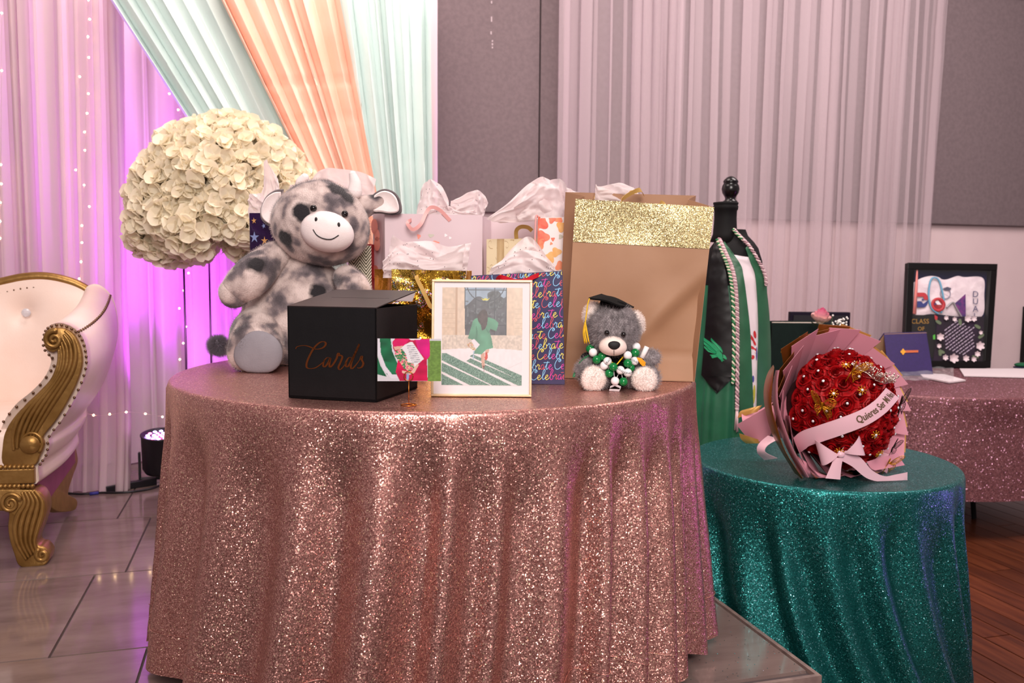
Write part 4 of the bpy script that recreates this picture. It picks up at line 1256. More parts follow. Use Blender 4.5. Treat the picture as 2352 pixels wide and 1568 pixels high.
def paint_card(X, Y):
    x = 1210 + X * 823; y = 600 + Y * 548
    im = np.zeros(X.shape + (3,))
    def put(mask, c, var=0.0, seed=1, s=20):
        col = Cc(*c)[None, :] * np.ones((mask.sum(), 3))
        if var: col = col * (1 + var * (value_noise(X, Y, s, s, seed)[mask] - 0.5)[:, None] * 2)
        im[mask] = col
    A = np.ones(X.shape, bool)
    put(A, (214, 212, 218))
    put((x > 1860) & (y > 625), (112, 148, 68), 0.12, 2, 40)
    put(inpoly(x, y, [(1240, 600), (1380, 600), (1400, 760), (1470, 920), (1480, 1060), (1330, 1060), (1260, 850)]), (20, 104, 66), 0.25, 3, 8)
    put(inpoly(x, y, [(1210, 830), (1250, 950), (1330, 1090), (1210, 1060)]), (16, 92, 58), 0.2, 4, 8)
    put(inpoly(x, y, [(1290, 890), (1440, 920), (1480, 1050), (1370, 1040)]), (28, 122, 80))
    put(inpoly(x, y, [(1210, 600), (1232, 600), (1250, 780), (1320, 960), (1400, 1060), (1490, 1070), (1480, 1110), (1390, 1112), (1290, 1000), (1215, 800)]), (226, 222, 232))
    put(inpoly(x, y, [(1385, 600), (1415, 600), (1440, 720), (1500, 860), (1460, 880), (1400, 740)]), (220, 216, 228))
    red = inpoly(x, y, [(1440, 600), (1885, 600), (1892, 820), (1850, 870), (1860, 1148), (1500, 1148), (1445, 1030), (1480, 860), (1410, 720), (1405, 640)])
    put(red, (204, 10, 76), 0.16, 5, 9)
    put(inpoly(x, y, [(1700, 610), (1880, 605), (1890, 810), (1850, 860), (1740, 760)]), (226, 20, 130), 0.1, 6, 9)
    put(inpoly(x, y, [(1410, 630), (1500, 600), (1620, 610), (1560, 700), (1420, 710)]), (214, 12, 96), 0.1, 7, 9)
    put(inpoly(x, y, [(1620, 600), (1780, 600), (1760, 615), (1640, 618)]), (240, 232, 236))
    put(inpoly(x, y, [(1415, 705), (1560, 690), (1580, 720), (1440, 750)]), (226, 178, 160))
    put(inpoly(x, y, [(1640, 640), (1665, 645), (1812, 860), (1640, 1010), (1560, 990), (1440, 800), (1560, 680)]), (238, 234, 238))
    for k in range(9):
        yy = 690 + k * 26
        put(inpoly(x, y, [(1590 + k * 8, yy), (1690 + k * 10, yy - 6), (1690 + k * 10, yy + 2), (1590 + k * 8, yy + 8)]), (150, 150, 156))
    flw = inpoly(x, y, [(1430, 770), (1530, 730), (1580, 800), (1600, 900), (1680, 920), (1690, 980), (1620, 1020), (1550, 985), (1500, 900), (1440, 830)])
    nz = (value_noise(X, Y, 40, 28, 21) * 6).astype(int)
    pal = [(230, 120, 150), (70, 150, 90), (40, 120, 80), (240, 190, 160), (230, 90, 130), (245, 225, 220)]
    for k in range(6): put(flw & (nz == k), pal[k])
    put(inpoly(x, y, [(1530, 1010), (1640, 1030), (1720, 930), (1750, 930), (1690, 1040), (1620, 1070), (1530, 1040)]), (232, 190, 172))
    put(inpoly(x, y, [(1588, 1050), (1622, 1055), (1612, 1145), (1586, 1145)]), (150, 170, 210))
    return im
cdm = print_mesh('photo_card', [hp_(867, 777), hp_(1013, 778), hp_(1013, 875), hp_(867, 875)], 146, 98, paint_card, m_print)
link('photo_card', cdm, hold, thick=0.0006)

# ================================================================== gift bags
def bag(name, label, P, m, m_in=None, crumple=0.002, seed=0, gusset=0.02, zsag=0.0, m_side=None, extra=None, res=1):
    """P: 8 world corners; bottom FL,FR,BR,BL then top FL,FR,BR,BL"""
    c = sum((p for p in P[:4]), Vector()) / 4
    o = thing(name, label, 'gift bag', (c.x, c.y, min(p.z for p in P[:4])))
    Q = [p - o.location for p in P]
    def face(a, b_, c_, d, inw=0.0, nu=16 * res, nv=20 * res, ex=None):
        """a,b bottom; c,d top (c over b)"""
        nrm = (b_ - a).cross(d - a).normalized()
        def fn(i, j):
            p = a.lerp(b_, i).lerp(d.lerp(c_, i), j)
            k = 4 * i * (1 - i)
            dd = -inw * max(0, 1 - abs(i - 0.5) * 2) * (0.25 + 0.75 * j)
            dd += crumple * k * fn3(p.x * 1.0 + seed, p.y, p.z, 9) * 1.6
            if ex: dd += ex(i, j)
            return p + nrm * dd
        return fn, nu, nv
    b = MB()
    fr = face(Q[0], Q[1], Q[5], Q[4], ex=extra); b.grid(*fr)
    bk_ = face(Q[2], Q[3], Q[7], Q[6]); b.grid(*bk_)
    if m_side is None:
        b.grid(*face(Q[1], Q[2], Q[6], Q[5], gusset, 8)); b.grid(*face(Q[3], Q[0], Q[4], Q[7], gusset, 8))
    b.quad(Q[3] + Vector((0, 0, .001)), Q[2] + Vector((0, 0, .001)), Q[1] + Vector((0, 0, .001)), Q[0] + Vector((0, 0, .001)))
    bo = b.build('bag_body', m, o, True, thick=0.0012)
    if m_side is not None:
        b2 = MB(); b2.grid(*face(Q[1], Q[2], Q[6], Q[5], gusset, 8)); b2.build('bag_side', m_side, o, True, thick=0.0012)
        b2 = MB(); b2.grid(*face(Q[3], Q[0], Q[4], Q[7], gusset, 8)); b2.build('bag_side', m_side, o, True, thick=0.0012)
    return o, fr[0]
def upright(fl_px, fr_px, y_front, depth, ztop, back_dx=0.0, lean=0.0, yaw=0.0):
    a = at(fl_px[0], fl_px[1], y_front); b_ = at(fr_px[0], fr_px[1], y_front)
    d = Vector((math.sin(-yaw), math.cos(yaw), 0)) * depth
    x0, x1 = a.x, b_.x
    y0, y1 = y_front, y_front + (x1 - x0) * math.tan(yaw)
    base = [Vector((x0, y0, TZ)), Vector((x1, y1, TZ)), Vector((x1, y1, TZ)) + d, Vector((x0, y0, TZ)) + d]
    zl, zr = a.z, b_.z
    top = [Vector((x0, y0 + lean, zl)), Vector((x1, y1 + lean, zr)), Vector((x1 + back_dx, y1 - lean, zr)) + d, Vector((x0 + back_dx, y0 - lean, zl)) + d]
    return base + top
def handle(parent, pts, m, w=0.004, name='handle', flat_dir=None, n=30):
    P = local(parent, smooth_path(pts, n))
    b = MB()
    if flat_dir is None: b.tube(P, w, 8)
    else:
        sides = []
        for i in range(len(P)):
            d = (P[min(i + 1, n)] - P[max(i - 1, 0)]).normalized()
            s = d.cross(Vector(flat_dir)); s = s.normalized() if s.length > 1e-3 else Vector((0, 0, 1))
            sides.append(s)
        b.ribbon(P, sides, w)
        return b.build(name, m, parent, True, thick=0.0008)
    return b.build(name, m, parent)
m_tissue = sheer('tissue_paper', rgb(255, 244, 244), 0.88, trans=0.4)
m_dot = mat('tissue_dots', rgb(70, 60, 70), 0.5, 0.6)
def tissue(label, sheets, Y, amp=0.018, seed=1, dots=0, name='tissue_paper', m=None):
    """sheets: list of (bottom px polyline, top px polyline, depth offset)"""
    c = at(sum(p[0] for p in sheets[0][0]) / len(sheets[0][0]), sheets[0][0][0][1], Y)
    o = thing(name, label, 'tissue paper', c)
    rr = random.Random(seed); db = MB()
    for si, (bot, top, dy) in enumerate(sheets):
        Bp = smooth_path([(a, b_, 0) for a, b_ in bot], 28); Tp = smooth_path([(a, b_, 0) for a, b_ in top], 28)
        def fn(i, j, Bp=Bp, Tp=Tp, dy=dy, si=si):
            k = min(int(i * 28), 27); f = i * 28 - k
            p = Bp[k].lerp(Bp[k + 1], f).lerp(Tp[k].lerp(Tp[k + 1], f), j)
            # crisp creases: coarse random heights, flat facets between them
            gx = i * 6.0; gy = j * 4.0; xi = min(int(gx), 5); yi = min(int(gy), 3); fx = gx - xi; fy = gy - yi
            H = lambda a, b_: random.Random(seed * 7919 + si * 131 + a * 17 + b_).random()
            if fx + fy < 1: q = H(xi, yi) + (H(xi + 1, yi) - H(xi, yi)) * fx + (H(xi, yi + 1) - H(xi, yi)) * fy
            else: q = H(xi + 1, yi + 1) + (H(xi, yi + 1) - H(xi + 1, yi + 1)) * (1 - fx) + (H(xi + 1, yi) - H(xi + 1, yi + 1)) * (1 - fy)
            q += 0.25 * fn3(i * 7, j * 6, seed + si)
            y = Y + dy + (q - 0.5) * amp * (0.5 + j) * 2.2
            w = at(p.x, p.y, Y)
            return Vector((w.x - c.x, y - c.y, w.z - c.z))
        MB().grid(fn, 48, 32).build('sheet', m or m_tissue, o, True)
        for _ in range(dots):
            i, j = 0.05 + 0.9 * rr.random(), 0.05 + 0.9 * rr.random()
            p = fn(i, j) + Vector((0, -0.0035, 0))
            db.ell(p, 0.0011, n=6, m=4)
    if dots:
        d = db.build('foil_dots', m_dot, o); d['kind'] = 'stuff'
    return o

# --- kraft paper bag with the gold glitter band
m_kraft = varied('kraft_paper', rgb(160, 118, 88), rgb(168, 126, 95), 5, 0.62, 0.12, 14, bump_d=0.01)
m_glit = sequin('gold_glitter', rgb(176, 152, 92), rgb(246, 230, 178), 620, 1.0, 0.3, 0.6)
k0 = onz(1297, 868, TZ); k1 = onz(1595, 877, TZ)
Yk0, Yk1 = k0.y, k1.y
kd = Vector((-0.012, 0.16, 0))
kt0 = at(1322, 457, Yk0 + 0.01); kt1 = at(1640, 476, Yk1 + 0.01)
kb = [k0, k1, k1 + kd, k0 + kd, kt0, kt1, at(1598, 449, Yk1 + 0.12), at(1299, 441, Yk0 + 0.14)]
def sstep(x): x = min(max(x, 0), 1); return x * x * (3 - 2 * x)
def kcrease(i, j):
    # dented lower right corner, a diagonal fold and the flat bottom turn-up
    d = (j - 0.30) * 0.80 - (i - 0.62) * 0.62
    dd = -0.020 * sstep((0.10 - d) / 0.16) * sstep((i - 0.45) / 0.4) * sstep((j + 0.1) / 0.3)
    dd += 0.012 * math.exp(-((d - 0.02) / 0.06) ** 2) * sstep((i - 0.4) / 0.3)
    dd -= 0.004 * math.exp(-((j - 0.165 + 0.02 * i) / 0.012) ** 2)
    dd += 0.006 * math.sin(PI * i) * math.sin(PI * min(j * 1.2, 1))
    return dd
kraft, kfn = bag('kraft_gift_bag', 'tall brown kraft gift bag with a gold glitter band on top', kb, m_kraft, crumple=0.006, seed=3, gusset=0.045, extra=kcrease, res=2)
def kband(i, j): 
    p = kfn(i, lerp(0.763, 1.0, j)); return p + Vector((0, -0.0022, 0.0004))
MB().grid(kband, 32, 12).build('glitter_band', m_glit, kraft, thick=0.0008)
m_ribg = mat('gold_ribbon', rgb(206, 166, 92), 0.35, 0.2)
handle(kraft, [at(1428, 476, Yk0 - .004), at(1426, 462, Yk0 - .012), at(1445, 446, Yk0 + .02), at(1470, 436, Yk0 + .05), at(1478, 448, Yk0 + .07)], m_ribg, 0.006, flat_dir=(1, 0.2, 0.2))
handle(kraft, [at(1530, 486, Yk0 - .014), at(1524, 470, Yk0 - .018), at(1516, 464, Yk0 - .006)], m_ribg, 0.006, flat_dir=(0, 1, 0.3))
handle(kraft, [at(1368, 458, Yk0 + .12), at(1374, 444, Yk0 + .125), at(1390, 440, Yk0 + .13), at(1402, 446, Yk0 + .13), at(1400, 458, Yk0 + .12)], m_ribg, 0.006, flat_dir=(0, 1, 0.2))
handle(kraft, [at(1440, 462, Yk0 + .12), at(1450, 444, Yk0 + .11), at(1462, 452, Yk0 + .11)], m_ribg, 0.008, flat_dir=(0, 1, 0.2))
tissue('white tissue paper rising from the kraft bag behind its handles', [([(1365, 470), (1420, 468), (1480, 466)], [(1367, 424), (1375, 428), (1400, 424), (1430, 420), (1456, 430)], 0.0)], Yk0 + 0.11, 0.014, 4)

# --- navy bag printed all over with the word Celebrate
m_navy = mat('navy_paper', rgb(48, 46, 88), 0.45)
c0_ = onz(1290, 881, TZ)
Yb = c0_.y
cel_P = upright((1082, 633), (1291, 622), Yb, 0.105, 0, yaw=R_(-3))
xl = at(1100, 880, Yb).x; xr_ = at(1296, 881, Yb).x
cel_P[0].x = xl; cel_P[1].x = xr_; cel_P[3].x = xl + 0.0; cel_P[2].x = xr_
celeb, cfn = bag('celebrate_gift_bag', 'navy gift bag printed with rows of rainbow Celebrate script', cel_P, m_navy, crumple=0.0015, seed=9, gusset=0.02)
# hand-drawn joined-up letters; unit box, baseline 0, x-height 1, y up
GL = {
 'C': ([[(1.25, 1.75), (1.05, 2.0), (0.85, 1.75), (1.0, 1.55), (1.3, 1.75), (1.2, 2.1), (0.75, 2.15), (0.3, 1.6), (0.12, 0.9), (0.3, 0.2), (0.75, 0.0), (1.2, 0.25), (1.5, 0.6)]], 1.42),
 'e': ([[(0.0, 0.35), (0.35, 0.5), (0.62, 0.8), (0.45, 1.02), (0.18, 0.75), (0.15, 0.3), (0.4, 0.0), (0.8, 0.25), (0.95, 0.45)]], 0.9),
 'l': ([[(0.0, 0.4), (0.4, 1.0), (0.7, 1.8), (0.55, 2.2), (0.3, 1.7), (0.25, 0.6), (0.4, 0.05), (0.7, 0.25), (0.85, 0.45)]], 0.78),
 'b': ([[(0.0, 0.4), (0.4, 1.0), (0.72, 1.8), (0.55, 2.2), (0.3, 1.6), (0.22, 0.5), (0.4, 0.02), (0.75, 0.15), (0.85, 0.6), (0.7, 0.95), (0.8, 0.75), (1.05, 0.8)]], 1.0),
 'r': ([[(0.0, 0.6), (0.2, 1.0), (0.3, 1.15), (0.35, 0.95), (0.6, 0.95), (0.5, 0.4), (0.6, 0.05), (0.85, 0.3)]], 0.82),
 'a': ([[(0.75, 0.9), (0.4, 1.0), (0.12, 0.6), (0.2, 0.1), (0.5, 0.1), (0.75, 0.7), (0.7, 0.2), (0.85, 0.05), (1.05, 0.4)]], 1.0),
 't': ([[(0.0, 0.4), (0.3, 1.0), (0.5, 1.7), (0.35, 0.9), (0.28, 0.25), (0.45, 0.02), (0.75, 0.4)], [(-0.35, 1.42), (0.2, 1.45), (0.9, 1.5)]], 0.72),
}
inks = {k: mat('ink_' + k, c, 0.5) for k, c in dict(pink=rgb(208, 62, 156), yellow=rgb(238, 220, 100), blue=rgb(140, 200, 240), coral=rgb(206, 82, 96)).items()}
cyc = ['pink', 'coral', 'blue', 'yellow']
bags_ink = {k: MB() for k in inks}
Wb = (cel_P[1] - cel_P[0]).length; Hb = cel_P[4].z - TZ
xh = 0.0118
rr = random.Random(5)
def clip_ribbon(b, P, w):
    run = []
    def flush(run):
        if len(run) < 2: return
        pts = [cfn(u, v) + Vector((0, -0.0016, 0)) for u, v in run]
        sides = []
        for i in range(len(pts)):
            d = (pts[min(i + 1, len(pts) - 1)] - pts[max(i - 1, 0)])
            d = d.normalized() if d.length > 1e-9 else Vector((1, 0, 0))
            sides.append(d.cross(Vector((0, -1, 0))).normalized())
        b.ribbon(pts, sides, w)
    for (u, v) in P:
        if 0.004 < u < 0.996 and 0.004 < v < 0.996: run.append((u, v))
        else: flush(run); run = []
    flush(run)
row = 0; y = 0.006
while y < Hb:
    x = -0.075 - (row * 0.043) % 0.115; ci = row
    while x < Wb:
        for ch in 'Celebrate':
            strokes, adv = GL[ch]
            col = cyc[ci % 4]; ci += rr.choice((1, 1, 2, 3))
            for s_ in strokes:
                pts = smooth_path([(a, b_, 0) for a, b_ in s_], len(s_) * 5)
                clip_ribbon(bags_ink[col], [((x + (p.x + 0.12 * p.y) * xh) / Wb, (y + p.y * xh + 0.03 * x) / Hb) for p in pts], 0.00085)
            x += adv * xh
        x += 0.35 * xh
    y += 0.0253; row += 1
for k, b in bags_ink.items():
    b.build('lettering', inks[k], celeb, False)['kind'] = 'stuff'
m_redrib = mat('red_ribbon', rgb(196, 22, 40), 0.35)
handle(celeb, [at(1142, 646, Yb - .006), at(1150, 636, Yb - .022), at(1180, 645, Yb - .03), at(1205, 645, Yb - .03), at(1225, 636, Yb - .022), at(1240, 630, Yb - .008)], m_redrib, 0.0055, flat_dir=(0, 1, 0.15))
tissue('pale pink tissue with foil dots peaking over the navy bag', [
    ([(1120, 640), (1180, 640), (1250, 638), (1282, 634)], [(1150, 600), (1180, 565), (1210, 542), (1232, 556), (1262, 598)], 0.03),
    ([(1120, 642), (1170, 640), (1230, 640), (1272, 636)], [(1128, 615), (1165, 590), (1200, 575), (1240, 580), (1275, 610)], -0.005)], Yb + 0.045, 0.02, 6, dots=16)

# --- gold holographic bag
m_holo = mat('gold_holographic_foil', rgb(214, 160, 52), 0.2, 0.95)
_co = objco(m_holo)
_nz = noise_tex(m_holo, _co, 16, 2, 0.5)
_vo = N(m_holo, 'ShaderNodeTexVoronoi'); _vo.inputs['Scale'].default_value = 520; L(m_holo, _co, _vo.inputs['Vector'])
_sep = N(m_holo, 'ShaderNodeSeparateColor'); L(m_holo, _vo.outputs['Color'], _sep.inputs[0])
_hs = N(m_holo, 'ShaderNodeCombineColor', mode='HSV'); L(m_holo, _sep.outputs[0], _hs.inputs[0]); _hs.inputs[1].default_value = 0.65; _hs.inputs[2].default_value = 0.95
_msk = ramp(m_holo, _nz, [(0.50, (0, 0, 0, 1)), (0.55, (1, 1, 1, 1)), (0.60, (1, 1, 1, 1)), (0.66, (0, 0, 0, 1))])
_pick = ramp(m_holo, _sep.outputs[1], [(0.0, (0, 0, 0, 1)), (0.6, (1, 1, 1, 1))], 'CONSTANT')
_mm = N(m_holo, 'ShaderNodeMath', operation='MULTIPLY'); L(m_holo, _msk, _mm.inputs[0]); L(m_holo, _pick, _mm.inputs[1])
_g2 = ramp(m_holo, noise_tex(m_holo, _co, 7, 2), [(0.35, rgb(150, 96, 24)), (0.5, rgb(196, 152, 52)), (0.65, rgb(236, 200, 96))])
_mx = N(m_holo, 'ShaderNodeMix', data_type='RGBA'); L(m_holo, _mm.outputs[0], _mx.inputs[0]); L(m_holo, _g2, _mx.inputs[6]); L(m_holo, _hs.outputs[0], _mx.inputs[7])
L(m_holo, _mx.outputs[2], bsdf(m_holo).inputs['Base Color'])
_r = vecmath(m_holo, 'SCALE', vecmath(m_holo, 'SUBTRACT', _vo.outputs['Color'], (0.5, 0.5, 0.5)), scale=0.22)
_b = N(m_holo, 'ShaderNodeBump'); _b.inputs['Strength'].default_value = 0.7; _b.inputs['Distance'].default_value = 0.03; L(m_holo, noise_tex(m_holo, _co, 11, 2), _b.inputs['Height'])
L(m_holo, vecmath(m_holo, 'NORMALIZE', vecmath(m_holo, 'ADD', _b.outputs[0], _r)), bsdf(m_holo).inputs['Normal'])
m_goldside = varied('gold_foil_side', rgb(168, 110, 24), rgb(190, 130, 36), 20, 0.25, 0.4, 26, metal=0.9, bump_d=0.02)
Yg = 2.33
gP = upright((900, 618), (1070, 622), Yg, 0.11, 0)
gl = at(858, 618, Yg + 0.10)
gP[7] = Vector((gl.x, Yg + 0.12, gl.z)); gP[3] = Vector((at(862, 800, Yg + 0.12).x, Yg + 0.12, TZ)); gP[6] = Vector((gP[5].x + 0.01, Yg + 0.12, gP[5].z))
gold, gfn = bag('gold_foil_gift_bag', 'gold holographic foil gift bag behind the black card box', gP, m_holo, crumple=0.006, seed=5, gusset=0.02, m_side=m_goldside)
handle(gold, [at(957, 632, Yg - .004), at(958, 640, Yg - .02), at(972, 668, Yg - .03), at(982, 690, Yg - .03), at(992, 705, Yg - .025), at(1010, 690, Yg - .02), at(1030, 640, Yg - .004)], m_ribg, 0.0055, flat_dir=(0, 1, 0.15))
tissue('pale pink tissue with foil dots fanning over the gold foil bag', [
    ([(876, 634), (930, 636), (1000, 638), (1070, 634)], [(905, 540), (930, 555), (985, 552), (1030, 566), (1080, 556)], 0.02),
    ([(880, 638), (930, 638), (985, 640), (1060, 640)], [(884, 600), (915, 562), (960, 580), (1010, 590), (1070, 560)], -0.01)], Yg + 0.05, 0.03, 8, dots=24)

# --- big pale pink bag with watercolour flowers
m_pinkbag = varied('pale_pink_paper', rgb(214, 190, 196), rgb(220, 198, 204), 4, 0.45)
Yp = 2.62
pP = upright((884, 490), (1108, 494), Yp, 0.13, 0)
pl_ = at(857, 489, Yp + 0.13)
pP[7] = Vector((pl_.x, Yp + 0.13, pl_.z)); pP[3] = Vector((pl_.x, Yp + 0.13, TZ)); pP[6].x += 0.022; pP[2].x += 0.022
pinkb, pfn = bag('pink_floral_gift_bag', 'large pale pink gift bag with a pink ribbon handle behind the gold bag', pP, m_pinkbag, crumple=0.003, seed=12, gusset=0.01)
m_coral = mat('coral_print', rgb(240, 150, 132), 0.6); m_whitep = mat('white_print', rgb(246, 238, 240), 0.6); m_sage = mat('sage_print', rgb(200, 196, 180), 0.6)
def flat_petal(parent, fn, u, v, ru, rv, m, ang=0.0, name='printed_petal', lob=3):
    b = MB(); pts = []
    for k in range(26):
        a = 2 * PI * k / 26; r = 0.82 + 0.18 * math.cos(lob * a + ang)
        pts.append(fn(min(max(u + ru * r * math.cos(a + ang), 0.003), 0.997), min(max(v + rv * r * math.sin(a + ang), 0.003), 0.997)) + Vector((0, -0.0014, 0)))
    b.poly(pts); return b.build(name, m, parent, False)
for (px, py, ru, rv, m, a) in ((962, 542, 0.022, 0.018, m_coral, 0.4), (1001, 556, 0.04, 0.014, m_coral, 0), (990, 540, 0.035, 0.014, m_sage, 0.6), (1024, 539, 0.018, 0.012, m_whitep, 0), (1034, 545, 0.015, 0.01, m_whitep, 0)):
    p = at(px, py, Yp); flat_petal(pinkb, pfn, (p.x - pP[4].x) / (pP[5].x - pP[4].x), (p.z - TZ) / (pP[4].z - TZ), ru, rv, m, a)
sb_ = MB()
def sidept(px, py):
    t = (px - 884) / (857 - 884.0); q = pP[4].lerp(pP[7], t); p = at(px, py, q.y)
    return Vector((q.x - 0.003, q.y, p.z)) - pinkb.location
for (px, py, r) in ((862, 520, 10), (868, 540, 8), (868, 560, 9), (864, 625, 9)):
    MB().poly([sidept(px + 0.8 * r * math.cos(a), py + 1.8 * r * math.sin(a)) for a in [k * 2 * PI / 18 for k in range(18)]]).build('printed_petal', m_coral, pinkb, False)
m_pinkrib = mat('pink_satin_ribbon', rgb(232, 168, 164), 0.35)
handle(pinkb, [at(945, 505, Yp - .004), at(936, 512, Yp - .03), at(948, 527, Yp - .035), at(966, 515, Yp - .03), at(978, 490, Yp - .02), at(990, 476, Yp - .015), at(1010, 482, Yp - .01), at(1034, 507, Yp - .004)], m_pinkrib, 0.0055, flat_dir=(0, 1, 0.3))
tissue('white tissue with two peaks rising from the large pink bag', [
    ([(955, 500), (985, 498), (1020, 496), (1034, 494)], [(966, 440), (978, 418), (990, 413), (1012, 424), (1030, 460)], 0.0),
    ([(1030, 500), (1060, 498), (1090, 497), (1110, 497)], [(1036, 462), (1060, 450), (1095, 436), (1112, 446), (1120, 462)], 0.02),
    ([(960, 500), (1000, 498), (1060, 498), (1100, 498)], [(1010, 470), (1036, 474), (1062, 486), (1090, 480)], -0.02)], Yp + 0.07, 0.03, 14, dots=10)
# its twin to the right, mostly hidden
Yq = 2.78
qP = upright((1114, 506), (1236, 504), Yq, 0.10, 0)
twin, _ = bag('lilac_gift_bag', 'plain lilac gift bag glimpsed above the cream line-art bag', qP, m_pinkbag, crumple=0.003, seed=17, gusset=0.01)

# --- cream bag with line drawings
m_cream = mat('cream_paper', rgb(224, 206, 168), 0.55)
Ym = 2.60
mP = upright((1118, 549), (1236, 547), Ym, 0.08, 0)
creamb, mfn = bag('cream_gift_bag', 'cream gift bag with fine line drawings beside the lilac bag', mP, m_cream, crumple=0.002, seed=19, gusset=0.01)
ib = MB(); rr = random.Random(2)
for k in range(34):
    u, v = rr.random(), 0.55 + 0.44 * rr.random(); pts = []
    a = rr.random() * 6.28; r = 0.04 + 0.06 * rr.random()
    for i in range(9):
        t = i / 8; pts.append((u + r * math.cos(a + t * 5) * t, v + 0.6 * r * math.sin(a + t * 5) * t))
    pts = [mfn(min(max(p, .01), .99), min(max(q, .01), .99)) + Vector((0, -.0013, 0)) for p, q in pts]
    ib.ribbon(pts, [Vector((0, 0, 1))] * 9, 0.0006)
ib.build('line_drawing', mat('sepia_ink', rgb(168, 130, 84), 0.6), creamb, False)['kind'] = 'stuff'
MB().grid(lambda i, j: mfn(lerp(0.20, 0.34, i), j) + Vector((0, -0.0018, 0)), 3, 8).build('woodgrain_strip', varied('woodgrain_print', rgb(176, 146, 100), rgb(198, 170, 124), 12, 0.6, co_scale=(10, 1, 1)), creamb, False)
handle(creamb, [at(1186, 548, Ym - .002), at(1186, 530, Ym - .01), at(1196, 521, Ym - .012), at(1212, 522, Ym - .01), at(1222, 530, Ym - .004)], m_ribg, 0.006, flat_dir=(0, 1, 0.2))

# --- white bag with orange watercolour flowers
m_whitebag = mat('white_paper', rgb(242, 232, 230), 0.5)
Yf = 2.48
fP = upright((1237, 500), (1312, 498), Yf, 0.09, 0)
flb, ffn = bag('watercolour_gift_bag', 'white gift bag with orange watercolour flowers beside the kraft bag', fP, m_whitebag, crumple=0.002, seed=23, gusset=0.01)
m_or1 = varied('orange_wash', rgb(240, 130, 92), rgb(246, 166, 124), 40, 0.6); m_or2 = varied('amber_wash', rgb(238, 172, 92), rgb(244, 196, 130), 40, 0.6); m_rd = varied('red_wash', rgb(228, 96, 78), rgb(240, 140, 110), 40, 0.6)
for (px, py, r, m) in ((1243, 512, 15, m_rd), (1268, 505, 8, m_rd), (1284, 505, 8, m_or1), (1246, 545, 14, m_rd), (1240, 560, 11, m_or1), (1290, 522, 11, m_or2), (1262, 592, 12, m_or2), (1278, 580, 10, m_or2), (1250, 615, 10, m_or1), (1286, 612, 10, m_or1), (1288, 545, 5, m_sage), (1270, 550, 4, m_rd), (1266, 560, 3, m_or1)):
    p = at(px, py, Yf); u = (p.x - fP[4].x) / (fP[5].x - fP[4].x); v = (p.z - TZ) / (fP[4].z - TZ)
    flat_petal(flb, ffn, u, v, r * 1.25 / F * Yf / (fP[5].x - fP[4].x), r * 1.25 / F * Yf / (fP[4].z - TZ), m, px * 0.3)
handle(flb, [at(1233, 620, Yf - .004), at(1229, 560, Yf - .008), at(1231, 500, Yf - .006), at(1236, 498, Yf)], m_pinkrib, 0.003)
handle(flb, [at(1239, 600, Yf - .004), at(1236, 560, Yf - .008), at(1237, 505, Yf - .006), at(1240, 499, Yf)], m_rd, 0.002)
tissue('crumpled blush tissue billowing between pink bag and kraft bag', [
    ([(1150, 512), (1200, 510), (1250, 506), (1300, 500)], [(1118, 505), (1165, 470), (1220, 418), (1258, 412), (1298, 440)], 0.0),
    ([(1190, 508), (1230, 506), (1270, 502), (1300, 500)], [(1180, 480), (1215, 440), (1258, 415), (1290, 424), (1302, 460)], -0.03)], Yf + 0.06, 0.04, 21)
tissue('narrow white tissue tip at the left corner of the kraft bag', [([(1296, 470), (1310, 470), (1325, 468)], [(1300, 430), (1316, 436), (1330, 442)], 0.0)], Yk0 + 0.17, 0.012, 24)

# --- dark purple bag with foil stars, far left behind the cow
m_purple = varied('purple_foil', rgb(48, 12, 70), rgb(34, 10, 50), 16, 0.25, 0.3, 16, metal=0.4, bump_d=0.02)
Ys = 2.86
sP = upright((573, 489), (700, 489), Ys, 0.11, 0)
starb, sfn = bag('star_gift_bag', 'dark purple foil gift bag with stars behind the plush cow', sP, m_purple, crumple=0.005, seed=27, gusset=0.01)
def star(px, py, r, m, rot=0.0):
    p = at(px, py, Ys); u = (p.x - sP[4].x) / (sP[5].x - sP[4].x); v = (p.z - TZ) / (sP[4].z - TZ)
    pts = []
    for k in range(10):
        a = PI / 2 + rot + k * PI / 5; q = r if k % 2 == 0 else r * 0.36
        pts.append(sfn(min(max(u + q / F * Ys * math.cos(a) / (sP[5].x - sP[4].x), .002), .998), v + q * 1.25 / F * Ys * math.sin(a) / (sP[4].z - TZ)) + Vector((0, -0.0035, 0)))
    MB().poly(pts).build('foil_star', m, starb, False)
m_st1 = mat('star_silver', rgb(150, 165, 215), 0.3, 0.6); m_st2 = mat('star_gold', rgb(236, 176, 110), 0.3, 0.6)
star(585, 545, 11, m_st1); star(584, 507, 6, m_st2, 0.1); star(606, 519, 5, m_st1, 0.3); star(608, 553, 8, m_st2); star(590, 590, 7, m_st2); star(640, 520, 6, m_st1)
tissue('lilac tissue spikes standing up left of the plush cow\'s ear', [
    ([(572, 500), (600, 498), (640, 498)], [(568, 448), (582, 446), (604, 444)], 0.0),
    ([(590, 500), (620, 498), (650, 498)], [(600, 420), (612, 366), (640, 430)], 0.02)], Ys + 0.05, 0.018, 31)
tissue('lilac tissue fan rising behind the plush cow\'s horns', [
    ([(700, 500), (780, 498), (860, 496)], [(715, 405), (745, 388), (790, 390), (830, 396), (862, 410)], 0.0),
    ([(660, 500), (700, 498), (740, 498)], [(668, 425), (690, 408), (715, 410)], 0.02)], Ys + 0.02, 0.02, 33)

